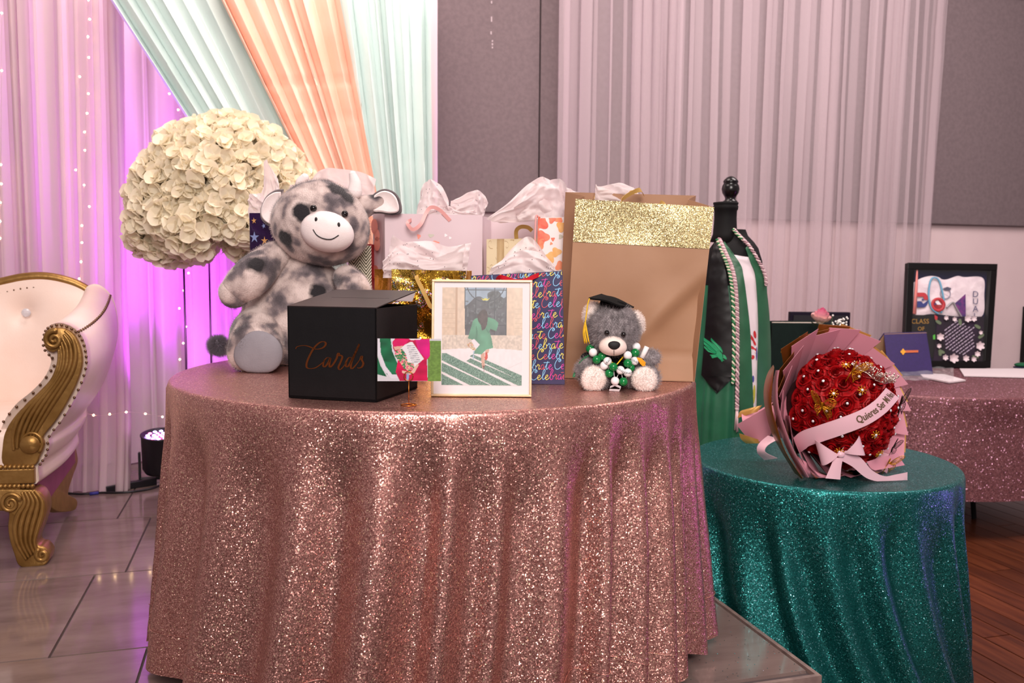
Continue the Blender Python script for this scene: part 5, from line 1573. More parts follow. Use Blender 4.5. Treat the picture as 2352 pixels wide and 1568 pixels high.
# --- red bag with a gold and cream chevron front, mostly hidden
m_chev = mat('chevron_print', rgb(232, 222, 196), 0.5)
_co = objco(m_chev, (1, 1, 1))
_sx = N(m_chev, 'ShaderNodeSeparateXYZ'); L(m_chev, _co, _sx.inputs[0])
def mth(m, op, a, b=None):
    n_ = N(m, 'ShaderNodeMath', operation=op)
    for i, q in enumerate((a, b)):
        if q is None: continue
        if isinstance(q, (int, float)): n_.inputs[i].default_value = q
        else: L(m, q, n_.inputs[i])
    return n_.outputs[0]
_tri = mth(m_chev, 'ABSOLUTE', mth(m_chev, 'SUBTRACT', mth(m_chev, 'FRACT', mth(m_chev, 'MULTIPLY', _sx.outputs[0], 26)), 0.5))
_wv = mth(m_chev, 'FRACT', mth(m_chev, 'ADD', mth(m_chev, 'MULTIPLY', _sx.outputs[2], 95), mth(m_chev, 'MULTIPLY', _tri, -5.0)))
L(m_chev, ramp(m_chev, _wv, [(0.0, rgb(236, 226, 204)), (0.5, rgb(66, 62, 34))], 'CONSTANT'), bsdf(m_chev).inputs['Base Color'])
Yr = 2.68
rP = upright((800, 560), (853, 560), Yr, 0.07, 0)
redb, rfn = bag('red_gift_bag', 'red gift bag with cream chevron print peeking beside the cow\'s shoulder', rP, mat('red_paper', rgb(150, 24, 30), 0.5), crumple=0.001, seed=35, gusset=0.01)
MB().grid(lambda i, j: rfn(i, lerp(0.55, 0.985, j)) + Vector((0, -0.0022, 0)), 4, 8).build('chevron_panel', m_chev, redb, False)

# ================================================================== graduation bear
B0 = onz(1418, 893, TZ)
Yb0 = B0.y
bear = thing('graduation_bear', 'small grey teddy bear in a black graduation cap and gown', 'plush toy', (B0.x, Yb0 + 0.03, TZ))
def bp(px, py, dy=0.0):
    p = at(px, py, Yb0 + 0.03 + dy)
    return Vector((p.x - bear.location.x, dy, p.z - TZ))
m_bear = fur_mat('bear_fur', [(0.35, rgb(126, 118, 120)), (0.65, rgb(168, 158, 160))], None, 60)
m_bearw = fur_mat('bear_white_fur', [(0.35, rgb(238, 222, 214)), (0.65, rgb(250, 238, 232))], None, 60)
m_smoothw = varied('bear_muzzle_plush', rgb(240, 220, 210), rgb(246, 228, 218), 40, 0.85, 0.2, 300)
def bl(name, m, c, r, M=None, parent=None, seed=1, wob=0.002, n=24, mm=16, shape=None, hair=0, ln=0.008, rough=0.008, rad=0.5):
    o = blob(name, m, c, r, M, seed=seed, wob=wob, parent=parent if parent is not None else bear, n=n, mm=mm, shape=shape)
    if hair: fur(o, 1, hair, ln, rough, seed, rad)
    return o
S1 = (Yb0 + 0.03) / F
hcb = bp(1407, 757, -0.012)
bl('torso', m_bear, bp(1408, 850, 0.01), (0.050, 0.044, 0.056), seed=2)
bhead = bl('head', m_bear, hcb, (0.0625, 0.056, 0.062), Matrix.Rotation(R_(4), 3, 'Y'), seed=3, hair=14000, ln=0.0075, rough=0.007)
def onb(px, py, c, r, out=1.0):
    S = Matrix.Diagonal(Vector(r) * out); Si = S.inverted()
    o = Si @ (CAMP - Vector(bear.location) - c); d = Si @ ray(px, py)
    a = d.dot(d); b = o.dot(d); q = o.dot(o) - 1
    t = (-b - math.sqrt(max(b * b - a * q, 0))) / a
    return S @ (o + d * t) + c
HR = (0.0625, 0.056, 0.062)
mzb = onb(1408, 793, hcb, HR) + Vector((0, 0.000, 0))
bmuz = bl('muzzle', m_smoothw, mzb, (0.034, 0.028, 0.025), Matrix.Rotation(R_(3), 3, 'Y'), seed=4, wob=0.001, shape=lambda p: Vector((p.x * (1 - 0.15 * p.z), p.y, p.z)))
bl('nose', mat('black_flock', rgb(20, 18, 20), 0.7), onb(1411, 793, mzb, (0.034, 0.028, 0.025)) + Vector((0, 0.002, 0)), (0.0145, 0.007, 0.0105), parent=bmuz, seed=5, wob=0.0004, n=18, mm=12, shape=lambda p: Vector((p.x * (1 + 0.15 * p.z), p.y, p.z)))
MB().tube([onb(1410, y_, mzb, (0.034, 0.028, 0.025), 1.01) for y_ in (804, 808, 812, 815)], 0.0008, 6).build('mouth_seam', m_thread, bmuz)
for q in ((1394, 764), (1432, 768)):
    MB().ell(onb(*q, hcb, HR, 1.06), 0.0063, n=14, m=10).build('eye', m_eye, bear)
bl('ear', m_bearw, bp(1359, 717, -0.012), (0.0165, 0.012, 0.027), Matrix.Rotation(R_(26), 3, 'Y'), seed=6, hair=2200, ln=0.004, rough=0.004)
bl('ear', m_bearw, bp(1466, 740, -0.012), (0.0130, 0.012, 0.027), Matrix.Rotation(R_(-14), 3, 'Y'), seed=7, hair=2000, ln=0.004, rough=0.004)
# legs with white soles
for (px, py, rx, kx) in ((1364, 868, 0.035, 1344), (1482, 869, 0.034, 1490)):
    o = limb('leg', m_bear, [bp(lerp(px, 1410, 0.55), py - 14, 0.0), bp(px, py - 4, -0.028)], [0.030, 0.035], bear, 18, k=10, seed=px)
    fur(o, 1, 6000, 0.0065, 0.006, 4, 0.5)
    bl('foot_sole', m_bearw, bp(px - 1, py + 2, -0.058), (rx * 0.86, 0.011, 0.0305), seed=px, hair=3000, ln=0.0022, rough=0.004)
o = limb('arm', m_bear, [bp(1440, 826, -0.01), bp(1468, 826, -0.025), bp(1497, 822, -0.03)], [0.020, 0.021, 0.019], bear, 16, k=12, seed=21); fur(o, 1, 3600, 0.0065, 0.006, 6, 0.5)
o = limb('arm', m_bear, [bp(1370, 828, -0.005), bp(1350, 838, -0.02), bp(1337, 852, -0.02)], [0.020, 0.020, 0.018], bear, 16, k=12, seed=22); fur(o, 1, 3600, 0.0065, 0.006, 7, 0.5)
# gown and collar
m_gown_b = varied('black_felt', rgb(8, 7, 8), rgb(11, 10, 11), 40, 0.95, Specular_IOR_Level=0.2)
bl('gown', m_gown_b, bp(1408, 850, 0.008), (0.054, 0.049, 0.052), seed=8, shape=lambda p: Vector((p.x * (1 + 0.12 * p.z), p.y, p.z)))
bl('sleeve', m_gown_b, bp(1352, 826, -0.01), (0.022, 0.020, 0.018), Matrix.Rotation(R_(35), 3, 'Y'), seed=9)
m_gtrim = mat('green_satin_trim', rgb(14, 120, 70), 0.4)
MB().ribbon([bp(1330, 833, -0.028), bp(1342, 822, -0.030), bp(1356, 815, -0.028)], Vector((0.4, -0.2, 1)), 0.0036).build('sleeve_trim', m_gtrim, bear, True, thick=0.001)
MB().ribbon([bp(1322, 852, -0.02), bp(1319, 860, -0.02), bp(1318, 866, -0.02)], Vector((1, 0, 0.1)), 0.0032).build('sleeve_trim', m_gtrim, bear, True, thick=0.001)
m_yel = mat('yellow_satin', rgb(236, 190, 40), 0.4)
MB().ribbon([bp(1434, 816, -0.046), bp(1424, 828, -0.052), bp(1416, 838, -0.054)], Vector((1, 0, 0.7)), 0.0045).build('collar_band', m_yel, bear, True, thick=0.001)
MB().ribbon([bp(1392, 824, -0.046), bp(1404, 832, -0.052), bp(1416, 838, -0.054)], Vector((-0.7, 0, 1)), 0.0040).build('collar_band', m_yel, bear, True, thick=0.001)
# mortarboard
mbp = [bp(1352, 683, -0.05), bp(1381, 674, 0.03), bp(1456, 704, 0.02), bp(1424, 701, -0.07)]
def capfn(i, j):
    p = mbp[0].lerp(mbp[3], i).lerp(mbp[1].lerp(mbp[2], i), j)
    return p + Vector((0, 0, 0.006 * math.sin(PI * i) * math.sin(PI * j) - 0.002 * math.cos(6 * i)))
board = MB().grid(capfn, 12, 12).build('cap_board', m_gown_b, bear, True, thick=0.004)
MB().lathe([(0.032, -0.012), (0.034, 0.0), (0.033, 0.014), (0.02, 0.017)], 20, bp(1408, 703, -0.008), M=Matrix.Rotation(R_(12), 3, 'Y')).build('cap_crown', m_gown_b, bear)
tas = [bp(p_[0], p_[1], -0.05) for p_ in ((1354, 685), (1350, 698), (1348, 712), (1346, 728), (1344, 742))]
MB().tube(smooth_path(tas, 14), 0.0016, 6).build('tassel_cord', m_yel, bear)
tb_ = MB(); r9 = random.Random(3)
for k in range(16):
    ox = (r9.random() - .5) * 0.004; ex = (r9.random() - .5) * 0.013; oy = (r9.random() - .5) * 0.006
    a_ = tas[-1] + Vector((ox, oy, 0.002)); e_ = bp(1348, 790, -0.05) + Vector((ex, oy * 1.5, r9.random() * 0.006))
    tb_.tube(smooth_path([a_, a_.lerp(e_, 0.5) + Vector((-0.002 + ex * 0.3, 0, 0)), e_], 8), 0.0009, 5)
o = tb_.build('tassel_fringe', m_yel, bear); o['kind'] = 'stuff'
# diploma scroll in its paw
d0, d1 = bp(1474, 822, -0.052), bp(1486, 796, -0.050)
MB().tube([d0, d0.lerp(d1, .5), d1], 0.0062, 14).build('diploma_scroll', mat('white_felt', rgb(240, 234, 232), 0.8), bear)
MB().ribbon([bp(1462, 824, -0.058), bp(1472, 826, -0.060), bp(1482, 836, -0.056)], Vector((0.3, 0, 1)), 0.0042).ribbon([bp(1468, 824, -0.060), bp(1474, 834, -0.060), bp(1480, 840, -0.058)], Vector((1, 0, 0.3)), 0.004).build('diploma_bow', mat('amber_ribbon', rgb(236, 160, 30), 0.4), bear, True, thick=0.001)

# bead lei, green and white
lei = thing('bead_lei', 'green and white bead lei hung round the grey bear\'s neck', 'necklace', (bear.location.x, bear.location.y, TZ))
m_bg = mat('green_bead', rgb(10, 120, 58), 0.12); m_bw = mat('white_bead', rgb(242, 238, 240), 0.15)
bead_g = MB().ell((0, 0, 0), 0.0108, n=18, m=12).mesh('bead', m_bg); bead_w = MB().ell((0, 0, 0), 0.0105, n=18, m=12).mesh('bead', m_bw)
def cr_(x, y): return 1290 + x * 0.1658, 660 + y * 0.1658
gpos = [(395, 850, -0.03), (485, 1000, -0.052), (560, 955, -0.048), (715, 1100, -0.068), (660, 1190, -0.060), (1020, 905, -0.048), (915, 1050, -0.062), (955, 1112, -0.050), (855, 1305, -0.070)]
wpos = [(435, 900, -0.044), (635, 1022, -0.062), (590, 1080, -0.058), (915, 940, -0.056), (1012, 1018, -0.052), (815, 1145, -0.066), (915, 1180, -0.070), (740, 1295, -0.068), (1035, 822, -0.036)]
def grad_text(parent, c, s, rot, txt, m):
    vs_, fs_ = text_mesh(txt, s)
    M = Matrix.Rotation(rot, 3, 'Y')
    b = MB(); R0 = 0.0109
    out = []
    for v in vs_:
        q = M @ Vector((v.x, 0, v.y))
        if math.hypot(q.x, q.z) > R0 * 0.95: q = q.normalized() * R0 * 0.95
        out.append(c + Vector((q.x, -math.sqrt(max(R0 ** 2 - q.x ** 2 - q.z ** 2, 0)), q.z)))
    b.add(out, fs_); return b.build('lettering', m, parent, False)
for (x, y, dy) in gpos:
    o = link('bead', bead_g, lei); o.location = bp(*cr_(x, y), dy)
m_ink = mat('dark_green_ink', rgb(20, 60, 44), 0.5)
for k, (x, y, dy) in enumerate(wpos):
    o = link('bead', bead_w, lei); c_ = bp(*cr_(x, y), dy); o.location = c_
    if k in (1, 6, 5, 4):
        grad_text(o, Vector((0, 0, 0)), 0.0072, {1: 0.9, 6: 0.0, 5: 0.6, 4: 0.5}[k] * (-1 if k == 1 else 1), 'GRAD', m_ink)
path = [bp(*cr_(x, y), dy + 0.004) for x, y, dy in sorted(gpos + wpos, key=lambda t: math.atan2(t[0] - 710, t[1] - 700))]
MB().tube(smooth_path(path, 90), 0.0008, 5).build('cord', mat('white_cord', rgb(230, 230, 230), 0.7), lei)
MB().ribbon([bp(*cr_(670, 1380), -0.066), bp(*cr_(740, 1350), -0.07), bp(*cr_(820, 1385), -0.072), bp(*cr_(800, 1425), -0.074), bp(*cr_(660, 1418), -0.070)], Vector((0.1, -0.5, 1)), 0.0028).build('ribbon_tail', mat('white_satin', rgb(226, 222, 226), 0.35), lei, True, thick=0.0008)

# ================================================================== dress form with graduation regalia
YM = 3.62
mcx = at(1682, 700, YM).x
form = thing('dress_form', 'black dress form with a turned finial behind the teal table', 'dress form', (mcx, YM, Z_LOW))
def zpx(py): return at(1682, py, YM).z
prof_y = [525, 540, 556, 575, 600, 650, 750, 850, 950, 1050]
prof_a = [0.046, 0.058, 0.085, 0.108, 0.122, 0.136, 0.146, 0.156, 0.168, 0.176]
zs = [zpx(y) for y in prof_y] + [Z_LOW + 0.16]
aa = prof_a + [0.21]
def AB(z):
    if z >= zs[0]: a = aa[0]
    elif z <= zs[-1]: a = aa[-1]
    else:
        for i in range(len(zs) - 1):
            if zs[i] >= z >= zs[i + 1]:
                f = (zs[i] - z) / (zs[i] - zs[i + 1]); a = lerp(aa[i], aa[i + 1], f * f * (3 - 2 * f)); break
    return a, max(0.045, a * 0.80)
MROT = R_(-12)
def loft(sc, z):
    a, b = AB(z); return a * sc, b * sc
def hit(px, py, sc):
    d = ray(px, py); t = (YM - 0.45) / d.y; st_ = 0.003
    best = None
    for _ in range(280):
        p = CAMP + d * t; a, b = loft(sc, p.z)
        f = ((p.x - mcx) / a) ** 2 + ((p.y - YM) / b) ** 2
        if f <= 1: return p
        if best is None or f < best[0]: best = (f, p.copy())
        t += st_
    f, p = best; k = 1 / math.sqrt(f)
    return Vector((mcx + (p.x - mcx) * k, YM + (p.y - YM) * k, p.z))
O3 = Vector((mcx, YM, Z_LOW))
m_form = varied('form_black_jersey', rgb(7, 6, 7), rgb(9, 8, 9), 30, 0.7, Specular_IOR_Level=0.25)
m_lac = mat('black_lacquer', rgb(8, 6, 6), 0.25)
def formfn(i, j):
    z = lerp(zs[0] - 0.004, zs[8], j); th = 2 * PI * i
    a, b = loft(0.97, z)
    return Vector((a * math.cos(th), b * math.sin(th), z - Z_LOW))
MB().grid(formfn, 40, 30, cu=True).build('torso', m_form, form)
zt_ = zpx(478); nb_ = at(1667, 470, YM)
nx = nb_.x - mcx
nr = 0.050
def zl(py): return zpx(py) - Z_LOW
MB().lathe([(0.062, zl(556)), (0.050, zl(538)), (0.046, zl(500)), (0.047, zl(484)), (0.051, zl(481)), (0.052, zl(474)), (0.049, zl(471)), (0.052, zl(469)), (0.052, zl(465)), (0.02, zl(463))], 28, (nx, 0, 0)).build('neck', m_form, form)
fx = at(1678, 433, YM).x - mcx
MB().lathe([(0.030, zl(466)), (0.030, zl(462)), (0.024, zl(460)), (0.021, zl(456)), (0.026, zl(450)), (0.034, zl(443)), (0.037, zl(434)), (0.034, zl(426)), (0.028, zl(421)), (0.031, zl(419)), (0.031, zl(416)), (0.026, zl(412)), (0.016, zl(407)), (0.005, zl(404.5))], 28, (fx - 0.0, 0, 0)).build('finial', m_lac, form)
MB().tube([(0, 0, 0.0), (0, 0, zs[8] - Z_LOW)], 0.016, 10).build('pole', m_lac, form)
for k in range(3):
    a = k * 2 * PI / 3 + 0.5
    MB().tube([(0, 0, 0.10), (0.10 * math.cos(a), 0.10 * math.sin(a), 0.06), (0.19 * math.cos(a), 0.19 * math.sin(a), 0.012)], 0.012, 8).build('foot', m_lac, form)
m_green = varied('green_gown_satin', rgb(20, 92, 62), rgb(28, 106, 72), 12, 0.5, 0.1, 60)
m_stole = varied('green_stole_satin', rgb(34, 88, 58), rgb(40, 98, 66), 12, 0.42)
def gownfn(i, j):
    z = lerp(zpx(655), Z_LOW + 0.17, j); th = 2 * PI * i
    a, b = loft(1.03, z)
    k = 1 + 0.05 * j * math.sin(th * 17 + 2 * math.sin(3 * th)) + 0.02 * j * math.sin(th * 31)
    return O3 + Vector((a * k * math.cos(th), b * k * math.sin(th), z - Z_LOW))
tag(MB().grid(gownfn, 150, 30, cu=True).build('graduation_gown', m_green, thick=0.001), 'green graduation gown hanging on the dress form', 'gown')
def strip(l, r, sc, nu=8, nv=40, thick=0.0025, wave=0.0):
    Lp = smooth_path([(a, b, 0) for a, b in l], nv); Rp = smooth_path([(a, b, 0) for a, b in r], nv)
    def fn(i, j):
        k = int(round(j * nv)); q = Lp[k].lerp(Rp[k], i)
        p = hit(q.x, q.y, sc)
        return p
    return MB().grid(fn, nu, nv)
m_dress = mat('white_dress_cotton', rgb(232, 218, 222), 0.8)
dress = tag(strip([(1680, 584), (1700, 640), (1716, 745), (1722, 850), (1726, 945)], [(1728, 592), (1744, 640), (1748, 720), (1752, 850), (1752, 950)], 1.055, 8, 40).build('white_dress', m_dress, thick=0.002),
            'white dress with red print showing between the green stole halves', 'dress')
m_redp = mat('red_petal_print', rgb(196, 40, 44), 0.7); m_yelp = mat('yellow_print', rgb(186, 178, 60), 0.7); m_blup = mat('blue_print', rgb(70, 70, 150), 0.7)
def dab(px, py, rx, ry, rot, m):
    b = MB(); b.poly([hit(px + rx * math.cos(a) * math.cos(rot) - ry * math.sin(a) * math.sin(rot), py + rx * math.cos(a) * math.sin(rot) + ry * math.sin(a) * math.cos(rot), 1.072) for a in [k * 2 * PI / 14 for k in range(14)]])
    b.build('printed_petal', m, dress, False)
for a in ((1734, 768, 3.2, 9, -0.15, m_redp), (1727, 776, 3, 10, -0.55, m_redp), (1733, 787, 2.6, 7, -0.45, m_redp), (1728, 798, 3, 6, -0.9, m_redp), (1735, 805, 2.8, 6, -0.2, m_redp), (1729, 820, 4.2, 5, 0.3, m_redp), (1732, 905, 3, 22, 0.05, m_yelp), (1730, 870, 2.5, 8, 0.0, m_blup), (1738, 812, 1.4, 16, 0.0, m_blup)):
    dab(*a)
gst = thing('green_stole', 'green satin graduation stole with two long front panels', 'stole', (mcx, YM, Z_LOW))
def rel(b):
    b.v = [tuple(Vector(v) - O3) for v in b.v]; return b
rel(strip([(1656, 542), (1674, 590), (1684, 640), (1690, 747), (1694, 850), (1700, 950)], [(1680, 578), (1700, 606), (1708, 636), (1722, 747), (1727, 850), (1731, 950)], 1.10, 6, 40)).build('stole_panel', m_stole, gst, thick=0.003)
rel(strip([(1712, 570), (1724, 602), (1736, 640), (1742, 747), (1740, 850), (1738, 952)], [(1722, 560), (1746, 606), (1760, 664), (1768, 747), (1770, 850), (1764, 952)], 1.10, 6, 40)).build('stole_panel', m_stole, gst, thick=0.003)
bst = thing('black_stole', 'black graduation stole with a green eagle emblem beside the kraft bag', 'stole', (mcx, YM, Z_LOW))
sp_b = strip([(1640, 560), (1630, 620), (1624, 700), (1618, 780), (1611, 861)], [(1650, 548), (1662, 600), (1672, 660), (1680, 747), (1685, 866)], 1.15, 8, 50)
sp_b.grid(lambda i, j: hit(lerp(lerp(1611, 1685, i), 1647, j), lerp(lerp(861, 866, i), 903, j), 1.15), 8, 8)
rel(sp_b).build('stole_panel', mat('black_satin', rgb(7, 6, 9), 0.42, Specular_IOR_Level=0.35), bst, thick=0.003)
m_emb = mat('emerald_embroidery', rgb(18, 150, 96), 0.6)
def eg(x, y): return 1600 + x * 200 / 1568, 740 + y * 200 / 1568
eagle = [[(130, 275), (240, 350), (330, 430), (400, 500), (360, 530), (250, 430), (128, 330)], [(130, 350), (250, 440), (360, 540), (340, 560), (230, 490), (135, 395)], [(135, 425), (230, 500), (350, 562), (330, 568), (210, 530), (140, 460)],
         [(262, 280), (350, 370), (440, 450), (470, 520), (465, 555), (400, 480), (330, 400), (255, 320)], [(258, 345), (330, 410), (420, 510), (400, 515), (320, 430)],
         [(360, 520), (410, 510), (460, 570), (475, 650), (440, 680), (380, 630), (350, 590)], [(475, 575), (520, 600), (545, 650), (540, 672), (500, 660), (480, 640)],
         [(235, 585), (350, 575), (370, 600), (270, 605)], [(260, 610), (360, 600), (370, 625), (285, 648)], [(430, 670), (470, 660), (500, 690), (470, 690), (462, 712), (450, 705)]]
for pl in eagle:
    MB().poly([hit(*eg(x, y), 1.175) - O3 for x, y in pl]).build('eagle_emblem', m_emb, bst, False, thick=0.002)
def cord(label, pts, cols, sc, rad=0.0035, tassel=None, name='honour_cord'):
    P = [hit(p.x, p.y, sc) - O3 for p in smooth_path([(a, b, 0) for a, b in pts], 60)]
    o = thing(name, label, 'cord', tuple(O3))
    ln = sum((P[i + 1] - P[i]).length for i in range(60)); pitch = 0.020
    n_ = int(ln / pitch * 9)
    Q = smooth_path(P, n_)
    for s_, m in enumerate(cols):
        pts_ = []
        for i in range(n_ + 1):
            a_ = 2 * PI * (i / 9) + s_ * 2 * PI / len(cols)
            t = (Q[min(i + 1, n_)] - Q[max(i - 1, 0)]).normalized()
            sd = t.cross(Vector((0, -1, 0))).normalized(); up = sd.cross(t)
            pts_.append(Q[i] + sd * (rad * 0.75 * math.cos(a_)) + up * (rad * 0.75 * math.sin(a_)))
        MB().tube(pts_, rad * 0.72, 6).build('strand', m, o)
    if tassel:
        r_ = random.Random(4); b = MB(); e = Q[-1]
        MB().ell(e, (0.008, 0.008, 0.010), n=12, m=8).build('tassel_knot', cols[0], o)
        for k in range(18):
            a_ = k * 2.4; b.tube([e + Vector((0.004 * math.cos(a_), 0.004 * math.sin(a_), -0.006)), e + Vector((0.010 * math.cos(a_) * r_.random(), 0.008 * math.sin(a_), -0.085 - 0.012 * r_.random()))], 0.0016, 5)
        f_ = b.build('tassel_fringe', cols[0], o); f_['kind'] = 'stuff'
    return o
m_cp = mat('pale_pink_cord', rgb(226, 196, 198), 0.5); m_cm = mat('mauve_cord', rgb(176, 138, 146), 0.5); m_cg = mat('green_cord', rgb(24, 120, 66), 0.5); m_cw = mat('cream_cord', rgb(226, 224, 196), 0.5)
cord('pink and mauve twisted honour cord ending in a tassel above the teal table', [(1640, 522), (1664, 575), (1684, 625), (1692, 690), (1694, 790), (1693, 939)], [m_cp, m_cm], 1.20, 0.0062, tassel=True)
cord('green and cream twisted honour cord running along the black stole', [(1637, 524), (1658, 576), (1676, 625), (1684, 690), (1686, 790), (1684, 880)], [m_cg, m_cw], 1.18, 0.0058)
cord('pink twisted honour cord over the far shoulder of the dress form', [(1686, 527), (1700, 543), (1722, 566), (1745, 604), (1757, 632), (1760, 655)], [m_cp, m_cm], 1.16, 0.0055)
cord('short green cord end at the nape of the dress form', [(1684, 526), (1692, 537), (1704, 549)], [m_cg, m_cw], 1.22, 0.0045)

# ================================================================== rose bouquet
DC = at(1927, 938, 2.72)
DRm = 0.186
AX = Vector((0.36, -0.90, 0.24)).normalized()
bq = thing('rose_bouquet', 'big bouquet of red roses in pink and bronze paper on the teal table', 'bouquet', (DC.x, DC.y, GZ))
def bl_(p): return Vector(p) - Vector(bq.location)
QX = AX.to_track_quat('Z', 'Y').to_matrix()          # local z = bouquet axis
c_b = bl_(DC)
m_rosep = mat('red_rose_petal', rgb(160, 4, 14), 0.55, Specular_IOR_Level=0.3)
_n = noise_tex(m_rosep, objco(m_rosep), 60, 3); L(m_rosep, ramp(m_rosep, _n, [(0.3, rgb(130, 2, 8)), (0.7, rgb(184, 6, 16))]), bsdf(m_rosep).inputs['Base Color'])
def rose_mesh(seed, R0=0.0262, m=None, name='rose', open_=1.0):
    r = random.Random(seed); b = MB()
    layers = [(3, 0.30, 0.95, 4), (4, 0.52, 0.86, 16), (5, 0.74, 0.72, 34), (6, 0.98, 0.52, 58)]
    for li, (cnt, rr_, hh, tl) in enumerate(layers):
        for k in range(cnt):
            a0 = 2 * PI * k / cnt + li * 0.7 + r.random() * 0.25
            wd = 2 * PI / cnt * 0.78
            def fn(i, j, a0=a0, wd=wd, rr_=rr_, hh=hh, tl=tl):
                u = i * 2 - 1
                a_ = a0 + u * wd
                flare = math.tan(R_(tl * open_)) * 0.42 * j * j + 0.10 * max(0, j - 0.7) * (1 + li)
                rad = R0 * rr_ * (0.42 + 0.58 * math.sin(min(1, j * 1.3) * PI / 2)) * (1 + flare * 0.5) + R0 * 0.04 * abs(u)
                z = R0 * (hh * 0.95 * j * (1 - 0.22 * u * u) - 0.18 * flare * j)
                return Vector((rad * math.cos(a_), rad * math.sin(a_), z))
            b.grid(fn, 6, 5)
    # tight spiral heart
    sp = []
    for i in range(40):
        t = i / 39; a_ = t * 4 * PI; sp.append((R0 * (0.05 + 0.20 * t), a_, R0 * (0.98 - 0.05 * t)))
    def fh_(i, j):
        q = sp[int(round(i * 39))]
        return Vector((q[0] * math.cos(q[1]), q[0] * math.sin(q[1]), q[2] * (0.4 + 0.6 * j)))
    b.grid(fh_, 39, 2)
    b.ell((0, 0, R0 * 0.12), (R0 * 0.55, R0 * 0.55, R0 * 0.30), n=10, m=6)
    return b.mesh(name, m or m_rosep)
rms = [rose_mesh(s) for s in (1, 2, 3)]
m_gem = mat('rhinestone', (0.92, 0.92, 0.96, 1), 0.04, 0.35, Specular_IOR_Level=1.0)
gem_me = MB().lathe([(0.0006, -0.002), (0.0042, 0.0), (0.0042, 0.0006), (0.0026, 0.0022), (0.0004, 0.0024)], 10).mesh('gem', m_gem)
n = 92; rq = random.Random(12); rose_objs = []
for k in range(n):
    ct = 1 - 1.08 * (k + 0.5) / n; sn = math.sqrt(max(0, 1 - ct * ct)); a = k * 2.39996 + 0.9
    d = QX @ Vector((sn * math.cos(a), sn * math.sin(a), ct))
    pos = c_b + Vector((d.x * 0.93, d.y * 0.93, d.z * 1.03)) * (DRm - 0.022)
    if pos.z < 0.022: continue
    o = link('rose', rms[k % 3], bq); o.location = pos
    qd = (d + Vector((rq.random() - .5, rq.random() - .5, rq.random() - .5)) * 0.25)
    o.rotation_euler = qd.to_track_quat('Z', 'Y').to_euler()
    s = 0.95 + 0.22 * rq.random(); o.scale = (s, s, s); rose_objs.append(o)
    if rq.random() < 0.7:
        g = link('gem', gem_me, o); g.location = (0.001, 0.001, 0.0262)
MB().ell(c_b - QX @ Vector((0, 0, 0.03)), DRm * 0.80).build('foam_core', mat('dark_foam', rgb(60, 4, 8), 0.9), bq)
# wrapping papers: a ring of folded sheets standing round the dome
m_pp = mat('pink_wrap', rgb(212, 142, 158), 0.42); m_bz = mat('bronze_wrap', rgb(140, 84, 30), 0.30, 0.45); m_gd = mat('gold_wrap', rgb(196, 150, 78), 0.35, 0.35)
mats_w = [m_pp, m_bz, m_pp, m_gd]
nsh = 19
for k in range(nsh):
    a0 = 2 * PI * k / nsh + 0.1
    ca = QX @ Vector((math.cos(a0), math.sin(a0), 0))
    outer = 0.245 + 0.010 * math.sin(k * 2.3) + 0.010 * max(0, ca.z)
    for layer, (m, sh, zo, ex) in enumerate(((m_bz if ca.x < 0.25 else m_gd, 0.030, -0.014, 0.010), (m_pp, 0.0, 0.0, 0.0))):
        def fn(i, j, a0=a0, outer=outer, sh=sh, zo=zo, ex=ex, k=k):
            u = (i - 0.5) * 2
            r_ = lerp(0.10, outer + ex, j)
            zz = lerp(-0.14, 0.035, j ** 1.1) + zo - 0.016 * u * j + 0.006 * math.sin(PI * j)
            wv = lerp(0.022, 0.050, j) * u + sh * j
            p = Vector((r_ * math.cos(a0) - wv * math.sin(a0), r_ * math.sin(a0) + wv * math.cos(a0), zz))
            q = c_b + QX @ p
            q.z = max(q.z, 0.004 + 0.0006 * (k % 5))
            return q
        MB().grid(fn, 4, 8).build('wrap_paper', m, bq, True, thick=0.0008)
# side sheets rolled along the left edge of the dome
def px_sheet(l, r, Y0, Y1, m, nv=24, nu=5, bulge=0.02, name='wrap_paper'):
    Lp = smooth_path([(a, b, 0) for a, b in l], nv); Rp = smooth_path([(a, b, 0) for a, b in r], nv)
    def fn(i, j):
        k = int(round(j * nv)); q = Lp[k].lerp(Rp[k], i)
        p = at(q.x, q.y, lerp(Y0, Y1, i) - bulge * math.sin(PI * i))
        p.z = max(p.z, GZ + 0.004)
        return bl_(p)
    return MB().grid(fn, nu, nv).build(name, m, bq, True, thick=0.001)
px_sheet([(1776, 838), (1762, 860), (1754, 900), (1760, 950), (1780, 1010), (1834, 1100)], [(1778, 844), (1774, 880), (1772, 930), (1784, 980), (1806, 1040), (1844, 1098)], 2.64, 2.58, m_bz, bulge=0.012)
px_sheet([(1782, 850), (1776, 880), (1776, 930), (1790, 985), (1812, 1040), (1846, 1096)], [(1790, 850), (1786, 880), (1788, 930), (1804, 985), (1826, 1040), (1858, 1096)], 2.62, 2.57, m_pp, bulge=0.01)
px_sheet([(1820, 1040), (1832, 1080), (1850, 1096)], [(1850, 1060), (1880, 1086), (1930, 1098)], 2.62, 2.60, m_pp, bulge=0.015)
px_sheet([(1990, 1060), (2000, 1075), (2010, 1080)], [(2060, 1040), (2070, 1056), (2078, 1068)], 2.60, 2.66, m_pp, bulge=0.01)
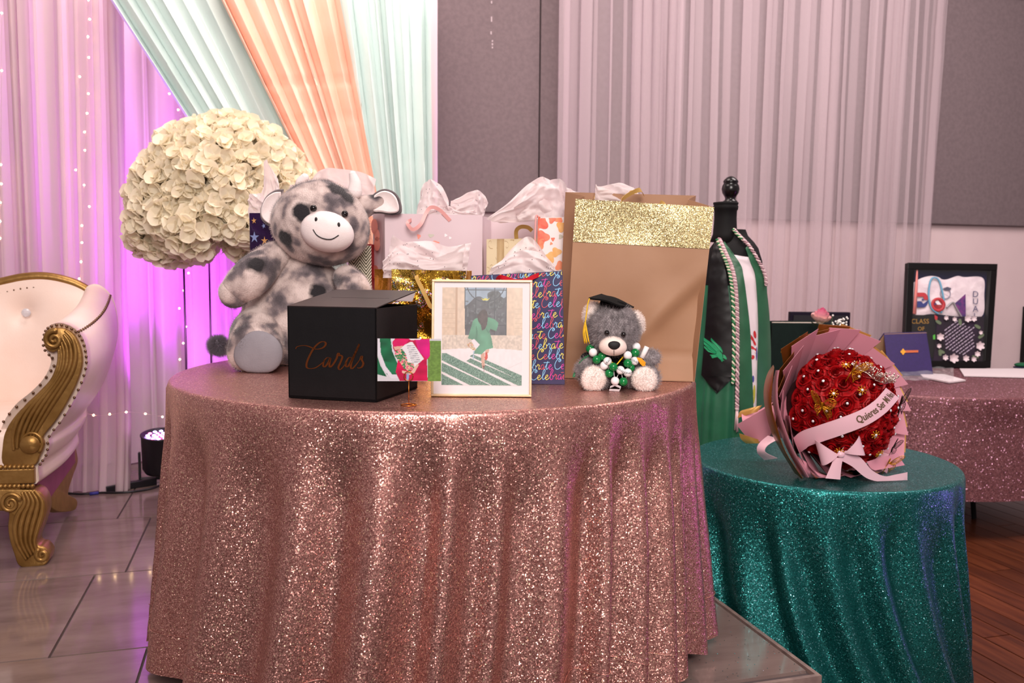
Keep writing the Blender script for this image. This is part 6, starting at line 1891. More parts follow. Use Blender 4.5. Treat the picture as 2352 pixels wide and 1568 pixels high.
# wrapped stems lying back to the left
h_a = c_b - QX @ Vector((0, 0, 0.06)); h_b = bl_(onz(1712, 985, GZ + 0.052)); h_b = bl_(at(1712, 978, 2.86))
h_b.z = max(h_b.z, 0.055)
def conefn(i, j):
    th = 2 * PI * i; ax = (h_b - h_a); t = ax.normalized(); s1 = t.cross(Vector((0, 0, 1))).normalized(); s2 = s1.cross(t)
    rr_ = lerp(0.115, 0.040, min(1, j * 1.25)) + 0.010 * max(0, j - 0.8) * 5
    rr_ *= 1 + 0.05 * math.sin(7 * th + 3 * j)
    p = h_a + ax * j + s1 * rr_ * math.cos(th) + s2 * rr_ * math.sin(th)
    p.z = max(p.z, 0.004)
    return p
MB().grid(conefn, 42, 14, cu=True).build('stem_wrap', m_pp, bq, True, thick=0.001)
def px_fan(pts, Y, m, name='stem_paper', thick=0.001):
    q = [bl_(at(a, b, Y)) for a, b in pts]
    for v in q: v.z = max(v.z, 0.004)
    MB().poly(q).build(name, m, bq, False, thick=thick)
def rough_sheet(pts_l, pts_r, Y0, Y1, m): px_sheet(pts_l, pts_r, Y0, Y1, m, 12, 5, 0.012, 'stem_paper')
rough_sheet([(1692, 975), (1700, 985), (1712, 1000), (1722, 1012)], [(1770, 930), (1775, 960), (1772, 990), (1762, 1015)], 2.80, 2.74, m_pp)
rough_sheet([(1694, 960), (1700, 945), (1712, 940)], [(1740, 945), (1745, 938), (1750, 930)], 2.86, 2.82, m_gd)
rough_sheet([(1698, 995), (1702, 1008), (1714, 1018)], [(1745, 1010), (1750, 1014), (1755, 1018)], 2.78, 2.76, m_gd)
# satin sash, bow and tails
m_satin = mat('pink_satin', rgb(238, 192, 204), 0.28, 0.0, Sheen_Weight=0.2)
def dome(px, py, out=0.0):
    return bl_(hit_sphere(px, py, DC, DRm + 0.006 + out))
sash_pts = smooth_path([(1826, 1036, 0), (1845, 1010, 0), (1885, 995, 0), (1935, 978, 0), (1985, 958, 0), (2020, 935, 0), (2042, 912, 0), (2050, 902, 0)], 60)
def sashfn(i, j):
    p = sash_pts[int(round(i * 60))]; w_ = 19 if i > 0.1 else lerp(10, 19, i / 0.1)
    q = sash_pts[min(int(round(i * 60)) + 1, 60)] - sash_pts[max(int(round(i * 60)) - 1, 0)]
    nx_, ny_ = -q.y, q.x; l_ = math.hypot(nx_, ny_); nx_, ny_ = nx_ / l_, ny_ / l_
    v = (j - 0.5) * 2 * w_
    return dome(p.x + nx_ * v, p.y + ny_ * v, 0.004)
sash = MB().grid(sashfn, 60, 4).build('sash', m_satin, bq, True, thick=0.0008)
vs_, fs_ = text_mesh('Quieres Ser Mi Novia', 1.0, 0.018)
xs_ = [v.x for v in vs_]; x0_, x1_ = min(xs_), max(xs_)
tb_ = []
for v in vs_:
    i = lerp(0.52, 0.985, (v.x - x0_) / (x1_ - x0_)); j = 0.5 - v.y * 0.62
    k = i * 60; k0_ = min(int(k), 59); f = k - k0_
    p = sash_pts[k0_].lerp(sash_pts[k0_ + 1], f); q = sash_pts[k0_ + 1] - sash_pts[k0_]
    nx_, ny_ = -q.y, q.x; l_ = math.hypot(nx_, ny_); nx_, ny_ = nx_ / l_, ny_ / l_
    w_ = (j - 0.5) * 38
    tb_.append(dome(p.x + nx_ * w_, p.y + ny_ * w_, 0.0062))
MB().add(tb_, fs_).build('lettering', mat('olive_print', rgb(112, 92, 66), 0.4, 0.3), sash, False)
bc_ = dome(1928, 1042, 0.012)
def bp2(px, py, dy=0.0):
    return bl_(at(px, py, (bc_ + Vector(bq.location)).y + dy))
def loop(c, tipa, tipb, depth, m=m_satin):
    def fn(i, j):
        a_ = 2 * PI * j
        w_ = 0.5 - 0.5 * math.cos(a_)
        mid = Vector(tipa).lerp(Vector(tipb), i)
        p = Vector(c).lerp(mid, w_ ** 0.8)
        side = (i - 0.5) * 0.010 * (1 - w_)
        return p + Vector((0, -depth * math.sin(a_), side))
    return MB().grid(fn, 6, 24, cv=False).build('bow_loop', m, bq, True, thick=0.0008)
loop(bc_, bp2(1872, 1010), bp2(1888, 1068), 0.022); loop(bc_, bp2(1972, 996), bp2(1986, 1044), 0.022)
px_sheet([(1916, 1050), (1908, 1070), (1896, 1098)], [(1936, 1052), (1932, 1074), (1930, 1101)], (bc_ + Vector(bq.location)).y - 0.01, (bc_ + Vector(bq.location)).y - 0.015, m_satin, 10, 3, 0.004, 'bow_tail')
yy_ = (bc_ + Vector(bq.location)).y
tl = smooth_path([(1936, 1046, 0), (1966, 1060, 0), (1996, 1088, 0), (2030, 1100, 0), (2060, 1098, 0), (2084, 1098, 0)], 40)
tw_ = smooth_path([(12, 0, 0), (14, 0, 0), (11, 0, 0), (7, 0, 0), (9, 0, 0), (14, 0, 0)], 40)
def tailfn(i, j):
    k = int(round(i * 40)); p = tl[k]; q = tl[min(k + 1, 40)] - tl[max(k - 1, 0)]
    nx_, ny_ = -q.y, q.x; l_ = math.hypot(nx_, ny_) or 1
    v = (j - 0.5) * 2 * tw_[k].x
    w = at(p.x + nx_ / l_ * v, p.y + ny_ / l_ * v, lerp(yy_ - 0.01, onz(2060, 1104, GZ).y, i))
    w.z = max(w.z, GZ + 0.003)
    return bl_(w)
MB().grid(tailfn, 40, 3).build('bow_tail', m_satin, bq, True, thick=0.0008)
px_sheet([(1764, 1000), (1742, 1020), (1740, 1040), (1756, 1056)], [(1790, 1008), (1764, 1022), (1758, 1038), (1786, 1052)], 2.70, 2.66, m_satin, 12, 3, 0.006, 'bow_tail')
MB().ell(bc_ + Vector((0, -0.012, 0)), (0.012, 0.008, 0.010), n=12, m=8).build('bow_knot', m_satin, bq)
# butterflies of gilt filigree
m_gilt = mat('gilt', rgb(214, 152, 36), 0.28, 0.85); m_dkg = mat('dark_filigree', rgb(48, 30, 20), 0.4, 0.6)
def butterfly(c, right, up_, size, m, fold=0.5):
    right = Vector(right).normalized(); up_ = Vector(up_).normalized(); nn = right.cross(up_).normalized()
    if nn.y > 0: nn = -nn
    o = thing('tmp', None, None); COL.objects.unlink(o); bpy.data.objects.remove(o)
    b = MB()
    fw = [(0, 0), (0.25, 0.55), (0.60, 0.95), (0.95, 1.0), (0.92, 0.70), (0.72, 0.35), (0.5, 0.1), (0, 0)]
    hw = [(0, 0), (0.5, 0.08), (0.66, -0.12), (0.60, -0.40), (0.46, -0.52), (0.42, -0.78), (0.34, -0.55), (0.15, -0.35), (0, 0)]
    for s_ in (-1, 1):
        def W(x, y): return c + (right * (s_ * x) * math.cos(fold) + nn * (x * math.sin(fold)) + up_ * y) * size
        for sh in (fw, hw):
            P = smooth_path([(x, y, 0) for x, y in sh], 36)
            b.tube([W(p.x, p.y) for p in P], size * 0.022, 5)
            P2 = smooth_path([(x * 0.72, y * 0.72, 0) for x, y in sh], 30)
            b.tube([W(p.x, p.y) for p in P2], size * 0.014, 4)
            for k in range(3, 36, 3):
                b.tube([W(0, 0), W(P[k].x, P[k].y)], size * 0.012, 4)
                if k > 4:
                    b.tube([W(P[k].x * 0.72, P[k].y * 0.72), W(P[k - 2].x, P[k - 2].y)], size * 0.010, 4)
    b.tube([c + up_ * size * 0.30 - nn * -0.002, c, c - up_ * size * 0.32], [size * 0.03, size * 0.06, size * 0.03], 8)
    return b.build('butterfly', m, bq)
butterfly(dome(1888, 932, 0.014), (0.85, 0.1, -0.35), (-0.15, -0.35, 0.75), 0.050, m_gilt, 0.45)
butterfly(dome(1958, 852, 0.014), (0.75, 0.2, -0.1), (0.35, -0.2, 0.8), 0.042, m_gilt, 0.75)
butterfly(dome(2040, 1066, 0.012), (0.9, 0.3, 0.1), (0.2, -0.2, 0.6), 0.036, m_gilt, 0.5)
butterfly(c_b + bl_(at(2066, 930, 2.66)) - c_b, (0.55, 0.6, 0.2), (0.1, -0.1, 1), 0.044, m_dkg, 0.35)
butterfly(c_b + bl_(at(2050, 1028, 2.64)) - c_b, (0.5, 0.6, -0.2), (0.35, -0.1, 0.9), 0.034, m_dkg, 0.35)
# jewelled snowflake brooches
for (px, py) in ((1915, 904), (1980, 896), (2011, 998), (1943, 838), (2020, 1042), (1928, 1036)):
    c_ = dome(px, py, 0.012); nrm = (c_ - c_b).normalized(); Mq = nrm.to_track_quat('Z', 'Y').to_matrix()
    b = MB()
    for k in range(8):
        a_ = k * PI / 4; e_ = c_ + Mq @ Vector((0.0125 * math.cos(a_), 0.0125 * math.sin(a_), 0))
        b.tube([c_, e_], [0.0022, 0.0010], 5); b.ell(e_, 0.0022, n=6, m=4)
    br_ = b.build('brooch', m_gilt, bq)
    g = link('gem', gem_me, br_); g.location = c_ + nrm * 0.003; g.rotation_euler = nrm.to_track_quat('Z', 'Y').to_euler()
# silver tiara tucked into the roses
m_sil = mat('silver_crystal', rgb(225, 205, 195), 0.12, 0.85)
tb_ = MB(); rt = random.Random(6)
tp = smooth_path([(1962, 846, 0), (1990, 856, 0), (2010, 872, 0), (2034, 880, 0), (2048, 874, 0)], 24)
tb_.tube([dome(p.x, p.y, 0.008) for p in tp], 0.0016, 5)
for k, p in enumerate(tp):
    base = dome(p.x, p.y, 0.008); hgt = 0.012 + 0.028 * math.sin(PI * k / 24)
    for q in range(4):
        tip = base + (base - c_b).normalized() * hgt * (0.4 + 0.6 * rt.random()) + Vector((rt.random() - .5, rt.random() - .5, rt.random() - .3)) * 0.022
        tb_.tube([base, tip], 0.0007, 4); tb_.ell(tip, 0.0022 + 0.0012 * rt.random(), n=6, m=4)
tb_.build('tiara', m_sil, bq)

# ================================================================== things on the far table
TZ2 = GZ
def fz(px, py, Y): return at(px, py, Y)
# pink rose with gypsophila in a bud vase
rv = at(1884, 720, 4.62); zr = at(1884, 728, 4.62).z
vase = thing('bud_vase', 'clear bud vase hidden behind the red bouquet', 'vase', (rv.x, rv.y, TZ2))
m_glass = mat('clear_glass', (0.95, 0.97, 0.97, 1), 0.03, 0.0, Transmission_Weight=0.95, IOR=1.45)
MB().lathe([(0.028, 0.0), (0.03, 0.004), (0.026, 0.06), (0.014, 0.12), (0.014, 0.16), (0.011, 0.16), (0.011, 0.12), (0.022, 0.06), (0.024, 0.01), (0.002, 0.008)], 20).build('glass_body', m_glass, vase)
rose1 = thing('pink_rose', 'single pink rose standing above the red bouquet', 'flower', (rv.x, rv.y, TZ2 + 0.012))
m_pr = mat('pink_rose_petal', rgb(236, 130, 160), 0.6)
_n = N(m_pr, 'ShaderNodeSeparateXYZ'); L(m_pr, objco(m_pr), _n.inputs[0])
L(m_pr, ramp(m_pr, mth(m_pr, 'MULTIPLY', _n.outputs[2], 20.0), [(0.1, rgb(232, 214, 190)), (0.55, rgb(240, 160, 176)), (0.9, rgb(228, 86, 138))]), bsdf(m_pr).inputs['Base Color'])
hz_ = zr - TZ2 - 0.012
ro = link('bloom', rose_mesh(8, 0.047, m_pr, 'bloom', 0.30), rose1); ro.location = (0, 0, hz_ - 0.025); ro.rotation_euler = (0.25, 0.1, 0); ro.scale = (1.0, 1.0, 1.75)
m_stem = mat('stem_green', rgb(70, 100, 50), 0.6)
MB().tube([(0, 0, 0), (0.002, 0, hz_ * 0.5), (0, 0, hz_ - 0.012)], 0.004, 8).build('stem', m_stem, rose1)
sb2 = MB()
for k in range(5):
    a_ = k * 2 * PI / 5
    petal_patch(sb2, Matrix.Translation((0, 0, hz_ - 0.016)) @ Matrix.Rotation(a_, 4, 'Z') @ Matrix.Rotation(R_(20 if k % 2 else -8), 4, 'X'), 0.011, 0.05, 0.2, 3, 5, 0.3)
sb2.build('sepals', m_stem, rose1)
for (dx, dz, rt_) in ((-0.035, -0.06, 0.6), (0.03, -0.075, -0.5)):
    b = MB(); petal_patch(b, Matrix.Translation((0, 0, hz_ + dz)) @ Matrix.Rotation(PI / 2 * (1 if dx < 0 else -1), 4, 'Z') @ Matrix.Rotation(0.5, 4, 'X'), 0.018, 0.06, 0.1, 3, 5, 0.1); b.build('leaf', m_stem, rose1)
gy = thing('gypsophila_sprig', 'sprig of white baby\'s breath behind the red bouquet', 'flower', (rv.x, rv.y, TZ2 + 0.012))
gb = MB(); gs = MB(); rg = random.Random(7)
for k in range(60):
    px, py = 1932 + rg.gauss(0, 10), 747 + rg.gauss(0, 9)
    p = at(px, py, 4.62 + rg.gauss(0, 0.015)) - Vector(gy.location)
    gb.ell(p, 0.0055, n=6, m=5)
    if k % 4 == 0: gs.tube([(0, 0, 0.0), (0.03, 0, 0.12), p], 0.0009, 4)
o = gb.build('florets', mat('white_floret', rgb(238, 234, 228), 0.8), gy); o['kind'] = 'stuff'
gs.build('stalks', m_stem, gy)
# dark green diploma cover, standing slightly open
dcv = at(1773, 741, 4.86); Yd = 4.86
dk = thing('diploma_cover', 'dark green diploma cover standing left of the pink rose', 'folder', (dcv.x, Yd, TZ2))
hd = dcv.z - TZ2; wd_ = (at(1905, 741, Yd).x - dcv.x)
m_dkgreen = varied('dark_green_leatherette', rgb(8, 22, 19), rgb(11, 26, 23), 60, 0.6, Specular_IOR_Level=0.15)
MB().box((wd_ / 2, 0, hd / 2), (wd_ / 2, 0.006, hd / 2)).build('front_cover', m_dkgreen, dk, False, bevel=0.002)
MB().box((wd_ / 2, 0.05, hd / 2 + 0.004), (wd_ / 2, 0.006, hd / 2 + 0.004), Matrix.Rotation(R_(12), 4, 'Z')).build('back_cover', m_dkgreen, dk, False, bevel=0.002)
MB().box((wd_ * 0.5, 0.028, hd / 2 + 0.002), (wd_ * 0.46, 0.004, hd / 2), Matrix.Rotation(R_(6), 4, 'Z')).build('inner_sheet', mat('cream_sheet', rgb(220, 205, 190), 0.8), dk, False)
vs_, fs_ = text_mesh('DIPLOMA', 0.018); MB().add([Vector((v.x + wd_ * 0.5, -0.0066, v.y + hd * 0.50)) for v in vs_], fs_) if False else None
MB().box((0.085, -0.0065, hd * 0.52), (0.03, 0.0004, 0.004)).build('gilt_stamp', m_gilt, dk, False)
# dark purple case behind it
cs = at(1815, 716, 5.25); ce = at(1954, 715, 5.25)
case = thing('dark_case', 'dark purple presentation case behind the pink rose', 'case', (cs.x, 5.25, TZ2))
hc_ = cs.z - TZ2; wc_ = ce.x - cs.x
m_dp = varied('dark_purple_cloth', rgb(18, 10, 26), rgb(22, 13, 30), 60, 0.6, Specular_IOR_Level=0.15)
MB().box((wc_ / 2, 0.02, hc_ / 2), (wc_ / 2, 0.02, hc_ / 2)).build('case_body', m_dp, case, False, bevel=0.004)
MB().box((wc_ / 2, -0.004, hc_ / 2), (wc_ / 2 - 0.02, 0.004, hc_ / 2 - 0.02)).build('case_lining', mat('black_lining', rgb(12, 8, 18), 0.8), case, False)
# violet certificate cover standing as a tent
Yv = 5.28
v0 = at(2041, 851, Yv - 0.03); v1 = at(2144, 853, Yv - 0.03); v2 = at(2127, 762, Yv + 0.05); v3 = at(2030, 765, Yv + 0.05)
tent = thing('certificate_cover', 'violet certificate cover with a gold key standing like a tent', 'folder', (v0.x, Yv, TZ2))
TL0 = Vector(tent.location)
for q in (v0, v1): q.z = TZ2 + 0.002
m_vio = varied('violet_leatherette', rgb(38, 20, 78), rgb(43, 24, 86), 60, 0.55)
MB().quad(v0 - TL0, v1 - TL0, v2 - TL0, v3 - TL0).build('front_cover', m_vio, tent, False, thick=0.005)
b2_ = [v2 - TL0, v3 - TL0, Vector((v3.x - 0.10, Yv + 0.20, TZ2 + 0.002)) - TL0, Vector((v2.x - 0.02, Yv + 0.22, TZ2 + 0.002)) - TL0]
MB().quad(*b2_).build('back_cover', m_vio, tent, False, thick=0.005)
MB().quad(*[q + Vector((0.002, -0.006, -0.004)) for q in b2_]).build('lining', mat('buff_lining', rgb(196, 160, 120), 0.8), tent, False, thick=0.001)
def tface(px, py):
    n_ = (v1 - v0).cross(v3 - v0).normalized(); return onplane(px, py, v0, n_) - TL0 + (n_ if n_.y < 0 else -n_) * 0.008
m_key = mat('gold_foil_stamp', rgb(240, 170, 60), 0.35, 0.3)
MB().poly([tface(2073 + 5.2 * math.cos(a) * (1 + 0.2 * math.cos(4 * a)), 808 + 6 * math.sin(a) * (1 + 0.2 * math.cos(4 * a))) for a in [k * 2 * PI / 24 for k in range(24)]]).build('key_emblem', m_key, tent, False)
MB().poly([tface(*q) for q in ((2078, 805), (2108, 804.5), (2108, 809.5), (2078, 810.5))]).build('key_emblem', mat('rose_foil', rgb(206, 110, 70), 0.35, 0.3), tent, False)
# shadow box
Ysb = 5.70
s0 = at(2072, 840, Ysb); s1 = at(2271, 842, Ysb); sT0 = at(2082, 604, Ysb + 0.10); sT1 = at(2287, 607, Ysb + 0.10)
sbx = thing('shadow_box', 'black shadow box frame with school keepsakes leaning near the wall', 'shadow box', (s0.x, Ysb, TZ2))
SL0 = Vector(sbx.location)
s0.z = s1.z = TZ2 + 0.001
cnr = [s0, s1, sT1, sT0]
nsb = (s1 - s0).cross(sT0 - s0).normalized()
if nsb.y > 0: nsb = -nsb
def sb_uv(u, v, o=0.0):
    p = cnr[0].lerp(cnr[1], u).lerp(cnr[3].lerp(cnr[2], u), v)
    return p - SL0 + nsb * o
m_bf = varied('black_frame_wood', rgb(8, 6, 7), rgb(11, 8, 9), 30, 0.4, Specular_IOR_Level=0.25)
fe, fev = 0.075, 0.065
for (a, b, c, d) in ((0, 0, 1, fev), (0, 1 - fev, 1, 1), (0, fev, fe, 1 - fev), (1 - fe, fev, 1, 1 - fev)):
    MB().hexa([sb_uv(a, b, 0.025), sb_uv(c, b, 0.025), sb_uv(c, b, -0.025), sb_uv(a, b, -0.025), sb_uv(a, d, 0.025), sb_uv(c, d, 0.025), sb_uv(c, d, -0.025), sb_uv(a, d, -0.025)]).build('frame_bar', m_bf, sbx, False, bevel=0.003)
MB().quad(sb_uv(fe, fev, -0.02), sb_uv(1 - fe, fev, -0.02), sb_uv(1 - fe, 1 - fev, -0.02), sb_uv(fe, 1 - fev, -0.02)).build('backing', varied('navy_velvet', rgb(8, 8, 40), rgb(12, 12, 52), 8, 0.9, Specular_IOR_Level=0.1), sbx, False, thick=0.004)
def kc(x, y, o=0.0):
    """crop pixel (enlarged photograph) -> on the shadow box face"""
    px, py = 1980 + x * 0.20406, 580 + y * 0.20406
    p = onplane(px, py, cnr[0] + nsb * o, nsb); return p - SL0
def patch(pts, m, name, o=0.0, thick=0.002, par=None):
    return MB().poly([kc(x, y, o) for x, y in pts]).build(name, m, par or sbx, False, thick=thick)
m_tee = varied('white_tee_cotton', rgb(206, 190, 196), rgb(224, 210, 214), 14, 0.9, 0.5, 18, bump_d=0.02)
tee_o = [(575, 340), (660, 290), (770, 262), (860, 275), (900, 300), (960, 300), (1075, 262), (1150, 275), (1360, 285), (1375, 480), (1360, 700), (1200, 730), (800, 690), (570, 690)]
P_t = [(p.x, p.y) for p in smooth_path([(a, b, 0) for a, b in tee_o + [tee_o[0]]], 80)][:-1]
cx_, cy_ = 980, 500
MB().grid(lambda i, j: kc(cx_ + (P_t[int(round(i * 80)) % 80][0] - cx_) * j, cy_ + (P_t[int(round(i * 80)) % 80][1] - cy_) * j, -0.014 + 0.012 * (1 - j ** 3) + 0.004 * fn3(i * 9, j * 4, 2)), 80, 10, cu=True).build('folded_tee', m_tee, sbx)
m_red = mat('school_red', rgb(176, 28, 40), 0.6); m_nvy = mat('school_navy', rgb(24, 40, 110), 0.6); m_blk = mat('soft_black', rgb(7, 6, 7), 0.8, Specular_IOR_Level=0.2)
patch([(560, 700), (820, 705), (820, 1180), (560, 1180)], m_blk, 'class_panel', -0.006)
def arc(cx, cy, r0, r1, a0, a1, k=14):
    o_ = [(cx + r1 * math.cos(a0 + (a1 - a0) * i / k), cy - r1 * math.sin(a0 + (a1 - a0) * i / k) * 1.05) for i in range(k + 1)]
    i_ = [(cx + r0 * math.cos(a0 + (a1 - a0) * i / k), cy - r0 * math.sin(a0 + (a1 - a0) * i / k) * 1.05) for i in range(k + 1)]
    return o_ + i_[::-1]
patch([(622, 450), (690, 450)] + [(690 + 55 * math.sin(a), 530 - 80 * math.cos(a)) for a in [k * PI / 2 / 8 for k in range(9)]] + [(700, 530), (690, 495), (622, 495)], m_red, 'letter_d', 0.002)
patch([(622, 545), (660, 545), (690, 575), (745, 535)] + [(690 + 55 * math.cos(a), 535 + 80 * math.sin(a)) for a in [k * PI / 2 / 8 for k in range(9)]] + [(620, 615)], m_nvy, 'letter_d', 0.002)
patch([(683 + (20 if k % 2 == 0 else 8) * math.sin(k * PI / 5), 530 - (20 if k % 2 == 0 else 8) * math.cos(k * PI / 5)) for k in range(10)], m_nvy, 'small_star', 0.004)
# candy-striped tassel, blue lanyard, red medal
MB().tube([kc(622, 180, 0.006), kc(610, 400, 0.006), kc(588, 690, 0.006)], [0.008, 0.016, 0.022], 8, flat=0.5).build('striped_tassel', mat('coral_white_cord', rgb(222, 130, 124), 0.7), sbx)
MB().ell(kc(624, 175, 0.008), 0.010, n=10, m=8).build('tassel_top', m_red, sbx)
MB().tube([kc(p.x, p.y, 0.006) for p in smooth_path([(860, 690, 0), (780, 620, 0), (750, 480, 0), (770, 320, 0), (815, 280, 0), (870, 320, 0), (905, 450, 0), (920, 560, 0), (890, 680, 0)], 40)], 0.006, 6).build('blue_lanyard', mat('light_blue_cord', rgb(96, 160, 190), 0.6), sbx)
MB().lathe([(0.030, -0.003), (0.048, -0.003), (0.048, 0.003), (0.030, 0.003), (0.030, -0.003)], 24, kc(858, 585, 0.010), M=Matrix.Rotation(R_(80), 3, 'X')).build('red_ring', m_red, sbx)
patch([(815, 545), (850, 530), (905, 600), (880, 630)], mat('medal_white', rgb(226, 220, 226), 0.4), 'medal_ribbon', 0.006)
patch([(805, 575), (830, 570), (880, 635), (850, 640)], m_nvy, 'medal_ribbon', 0.006)
MB().tube([kc(p.x, p.y, 0.008) for p in smooth_path([(950, 620, 0), (1020, 560, 0), (1060, 620, 0), (1130, 740, 0)], 24)], 0.006, 6).build('silver_cord', mat('silver_grey_cord', rgb(150, 146, 150), 0.4, 0.4), sbx)
patch(arc(938, 460, 52, 60, 0, 2 * PI, 30), mat('grey_print', rgb(120, 116, 136), 0.7), 'round_print', 0.004)
patch([(915, 400), (960, 385), (1005, 400), (990, 425), (930, 425)], mat('slate_print', rgb(70, 68, 90), 0.7), 'cap_print', 0.004)
patch([(1045, 570), (1165, 465), (1168, 720), (1120, 715)], varied('violet_pennant', rgb(44, 20, 90), rgb(110, 20, 110), 50, 0.6), 'pennant', 0.006)
m_dual = mat('dual_ink', rgb(56, 54, 96), 0.7)
def sb_text(t, x, y, size, m, sx=1.0, o=0.006, rot=0.0):
    vs_, fs_ = text_mesh(t, size, 0.004 * size / 60)
    c_, s_ = math.cos(rot), math.sin(rot)
    MB().add([kc(x + (v.x * c_ - v.y * s_) * sx, y - (v.x * s_ + v.y * c_), o) for v in vs_], fs_).build('lettering', m, sbx, False)
for k, ch in enumerate('DUAL'): sb_text(ch, 1278, 470 + k * 82, 95, m_dual)
m_clg = mat('gold_lettering', rgb(176, 132, 50), 0.4, 0.4)
sb_text('CLASS', 655, 775, 76, m_clg, 0.95, 0.0); sb_text('OF', 665, 858, 62, m_clg, 1.0, 0.0)
# decorated cap top with lines of writing and white flowers
cap_o = [(850, 720), (1370, 720), (1350, 1230), (800, 1225)]
capb = patch(cap_o, varied('cap_dark_cloth', rgb(18, 9, 18), rgb(34, 12, 40), 10, 0.9, Specular_IOR_Level=0.1), 'decorated_cap', 0.012, thick=0.01)
m_wln = mat('pale_writing', rgb(176, 160, 180), 0.7)
wl_ = MB(); rw = random.Random(5)
for r_ in range(-5, 6):
    half = 190 - 22 * abs(r_); t0 = -half
    while t0 < half:
        ln = 16 + rw.random() * 30
        cx2, cy2 = 1095 + 0.60 * r_ * 34, 965 + 0.80 * r_ * 34
        q = lambda t, o: (cx2 + 0.80 * t + 0.60 * o, cy2 - 0.60 * t + 0.80 * o)
        wl_.poly([kc(*v_, 0.0185) for v_ in (q(t0, -5), q(t0 + ln, -5), q(t0 + ln, 5), q(t0, 5))])
        t0 += ln + 9
o = wl_.build('handwriting', m_wln, capb, False); o['kind'] = 'stuff'
m_wfl = mat('cap_flower_white', rgb(208, 192, 196), 0.8); m_gfl = mat('cap_leaf', rgb(96, 110, 84), 0.8)
fm = MB()
for k in range(6):
    petal_patch(fm, Matrix.Rotation(k * PI / 3, 4, 'Z') @ Matrix.Rotation(0.35, 4, 'X'), 0.0062, 0.024, 0.2, 2, 3, 0.2)
fme = fm.mesh('cap_flower', m_wfl)
for (x, y, s) in ((940, 735, .8), (1035, 750, .8), (1180, 745, 1.2), (1250, 745, 1), (870, 950, 1.3), (860, 1050, .8), (1315, 1050, 1.5), (1020, 1190, 1.6), (1160, 1190, 1.1), (930, 1180, 1), (1290, 1140, 1), (1330, 900, .7), (1250, 1200, .9)):
    o = link('cap_flower', fme, capb); o.location = kc(x, y, 0.024); o.rotation_euler = nsb.to_track_quat('Z', 'Y').to_euler(); o.scale = (s, s, s)
for (x, y) in ((890, 800), (1330, 850), (860, 1100), (1310, 960), (880, 1160), (1240, 1170), (1100, 745)):
    b = MB(); Mq = Matrix.Translation(kc(x, y, 0.021)) @ nsb.to_track_quat('Z', 'Y').to_matrix().to_4x4() @ Matrix.Rotation(x * 0.1, 4, 'Z')
    petal_patch(b, Mq, 0.009, 0.045, 0.1, 2, 4, 0.05); b.build('cap_leaf', m_gfl, capb)
patch([(815, 700), (850, 720), (845, 770), (820, 750)], m_red, 'red_flower', 0.012)
patch([(798, 930), (822, 920), (825, 975), (800, 978)], mat('green_bloom', rgb(70, 170, 50), 0.6), 'green_flower', 0.012)
mg2 = mat('shadow_box_glass', (1, 1, 1, 1), 0.04, 0.0, Alpha=0.02)
MB().quad(sb_uv(fe, fev, 0.021), sb_uv(1 - fe, fev, 0.021), sb_uv(1 - fe, 1 - fev, 0.021), sb_uv(fe, 1 - fev, 0.021)).build('glass', mg2, sbx, False)
# papers
def sheet_thing(name, label, cat, pts, m, h=0.004, extra=None):
    P = [onz(a, b, TZ2 + 0.003) for a, b in pts]
    c = sum(P, Vector()) / len(P)
    o = thing(name, label, cat, (c.x, c.y, TZ2 + 0.003))
    MB().extrude([p - Vector(o.location) for p in P], (0, 0, h)).build('sheets', m, o, False, recalc=True)
    return o
m_pw = mat('white_paper_sheet', rgb(224, 212, 214), 0.7)
sheet_thing('paper_stack', 'white sheets lying before the shadow box at the right edge', 'paper', [(2204, 848), (2352, 848), (2372, 868), (2214, 864)], m_pw, 0.006)
pk = sheet_thing('paper_stack', 'white papers in a clear sleeve before the violet cover', 'paper', [(2110, 858), (2170, 862), (2218, 875), (2180, 880), (2120, 868)], m_pw, 0.008)
m_clear = mat('clear_film', (1, 1, 1, 1), 0.08, 0.0, Alpha=0.22)
c0k = onz(2130, 870, TZ2)
def filmfn(i, j):
    p = onz(lerp(2045, 2190, i), lerp(852, 884, j), TZ2)
    return p + Vector((0, 0, 0.016 + 0.018 * abs(fn3(i * 6, j * 4, 3.3)) + 0.010 * math.sin(PI * i))) - Vector(pk.location)
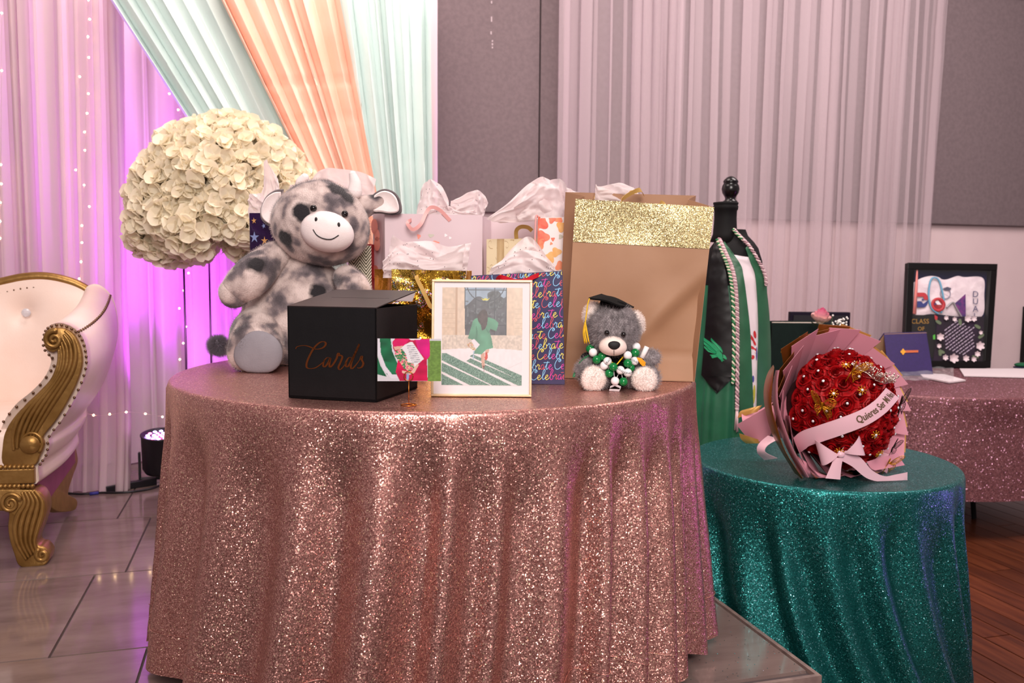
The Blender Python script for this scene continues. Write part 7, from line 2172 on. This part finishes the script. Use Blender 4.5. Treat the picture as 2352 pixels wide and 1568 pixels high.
MB().grid(filmfn, 24, 10).build('clear_sleeve', m_clear, pk, False)
gcap = onz(2345, 846, TZ2)
gc = thing('green_cap', 'green felt cap at the right edge of the memorabilia table', 'hat', (gcap.x + 0.012, gcap.y, TZ2 + 0.002))  # a green cap with a dark brim, lying flat
MB().ell((0, 0, 0.022), (0.055, 0.045, 0.016), n=20, m=10).build('cap_crown', mat('green_felt', rgb(10, 84, 50), 0.9), gc)
MB().lathe([(0.01, 0.002), (0.060, 0.002), (0.062, 0.006), (0.060, 0.010), (0.01, 0.010)], 24, sy=0.7).build('cap_brim', mat('navy_felt', rgb(30, 30, 60), 0.9), gc)
bfx = onplane(2348, 832, wl(0, 0.03), V); hbf = onplane(2348, 704, wl(0, 0.03), V).z - bfx.z
bf = thing('picture_frame', 'black frame on the wall, cut off by the right edge of the picture', 'picture frame', tuple(bfx), YAW)
for (a, b, c, d) in ((0, 0, 0.22, 0.02), (0, hbf - 0.02, 0.22, hbf), (0, 0.02, 0.02, hbf - 0.02), (0.20, 0.02, 0.22, hbf - 0.02)):
    MB().box(((a + c) / 2, 0.012, (b + d) / 2), ((c - a) / 2, 0.012, (d - b) / 2)).build('frame_bar', m_bf, bf, False)
MB().box((0.11, 0.016, hbf / 2), (0.09, 0.004, hbf / 2 - 0.02)).build('backing', m_pw, bf, False)
# fallen sequins sparkling on the platform
rs = random.Random(8); gsq = MB()
for k in range(420):
    u_, v_ = -0.75 + 0.74 * rs.random() ** 0.6, 0.02 + 1.2 * rs.random()
    p = st(u_, v_, 0.0012); a_ = rs.random() * 6.28
    M3 = Matrix.Rotation(a_, 3, 'Z') @ Matrix.Rotation((rs.random() - .5) * 0.6, 3, 'X')
    gsq.poly([p + M3 @ Vector((0.0016 * math.cos(q * PI / 3), 0.0016 * math.sin(q * PI / 3), 0)) for q in range(6)])
tag(gsq.build('fallen_sequins', mat('loose_sequin', rgb(200, 210, 215), 0.15, 0.9), smooth=False), 'tiny fallen sequins sparkling on the grey platform tiles', 'sequins', kind='stuff')
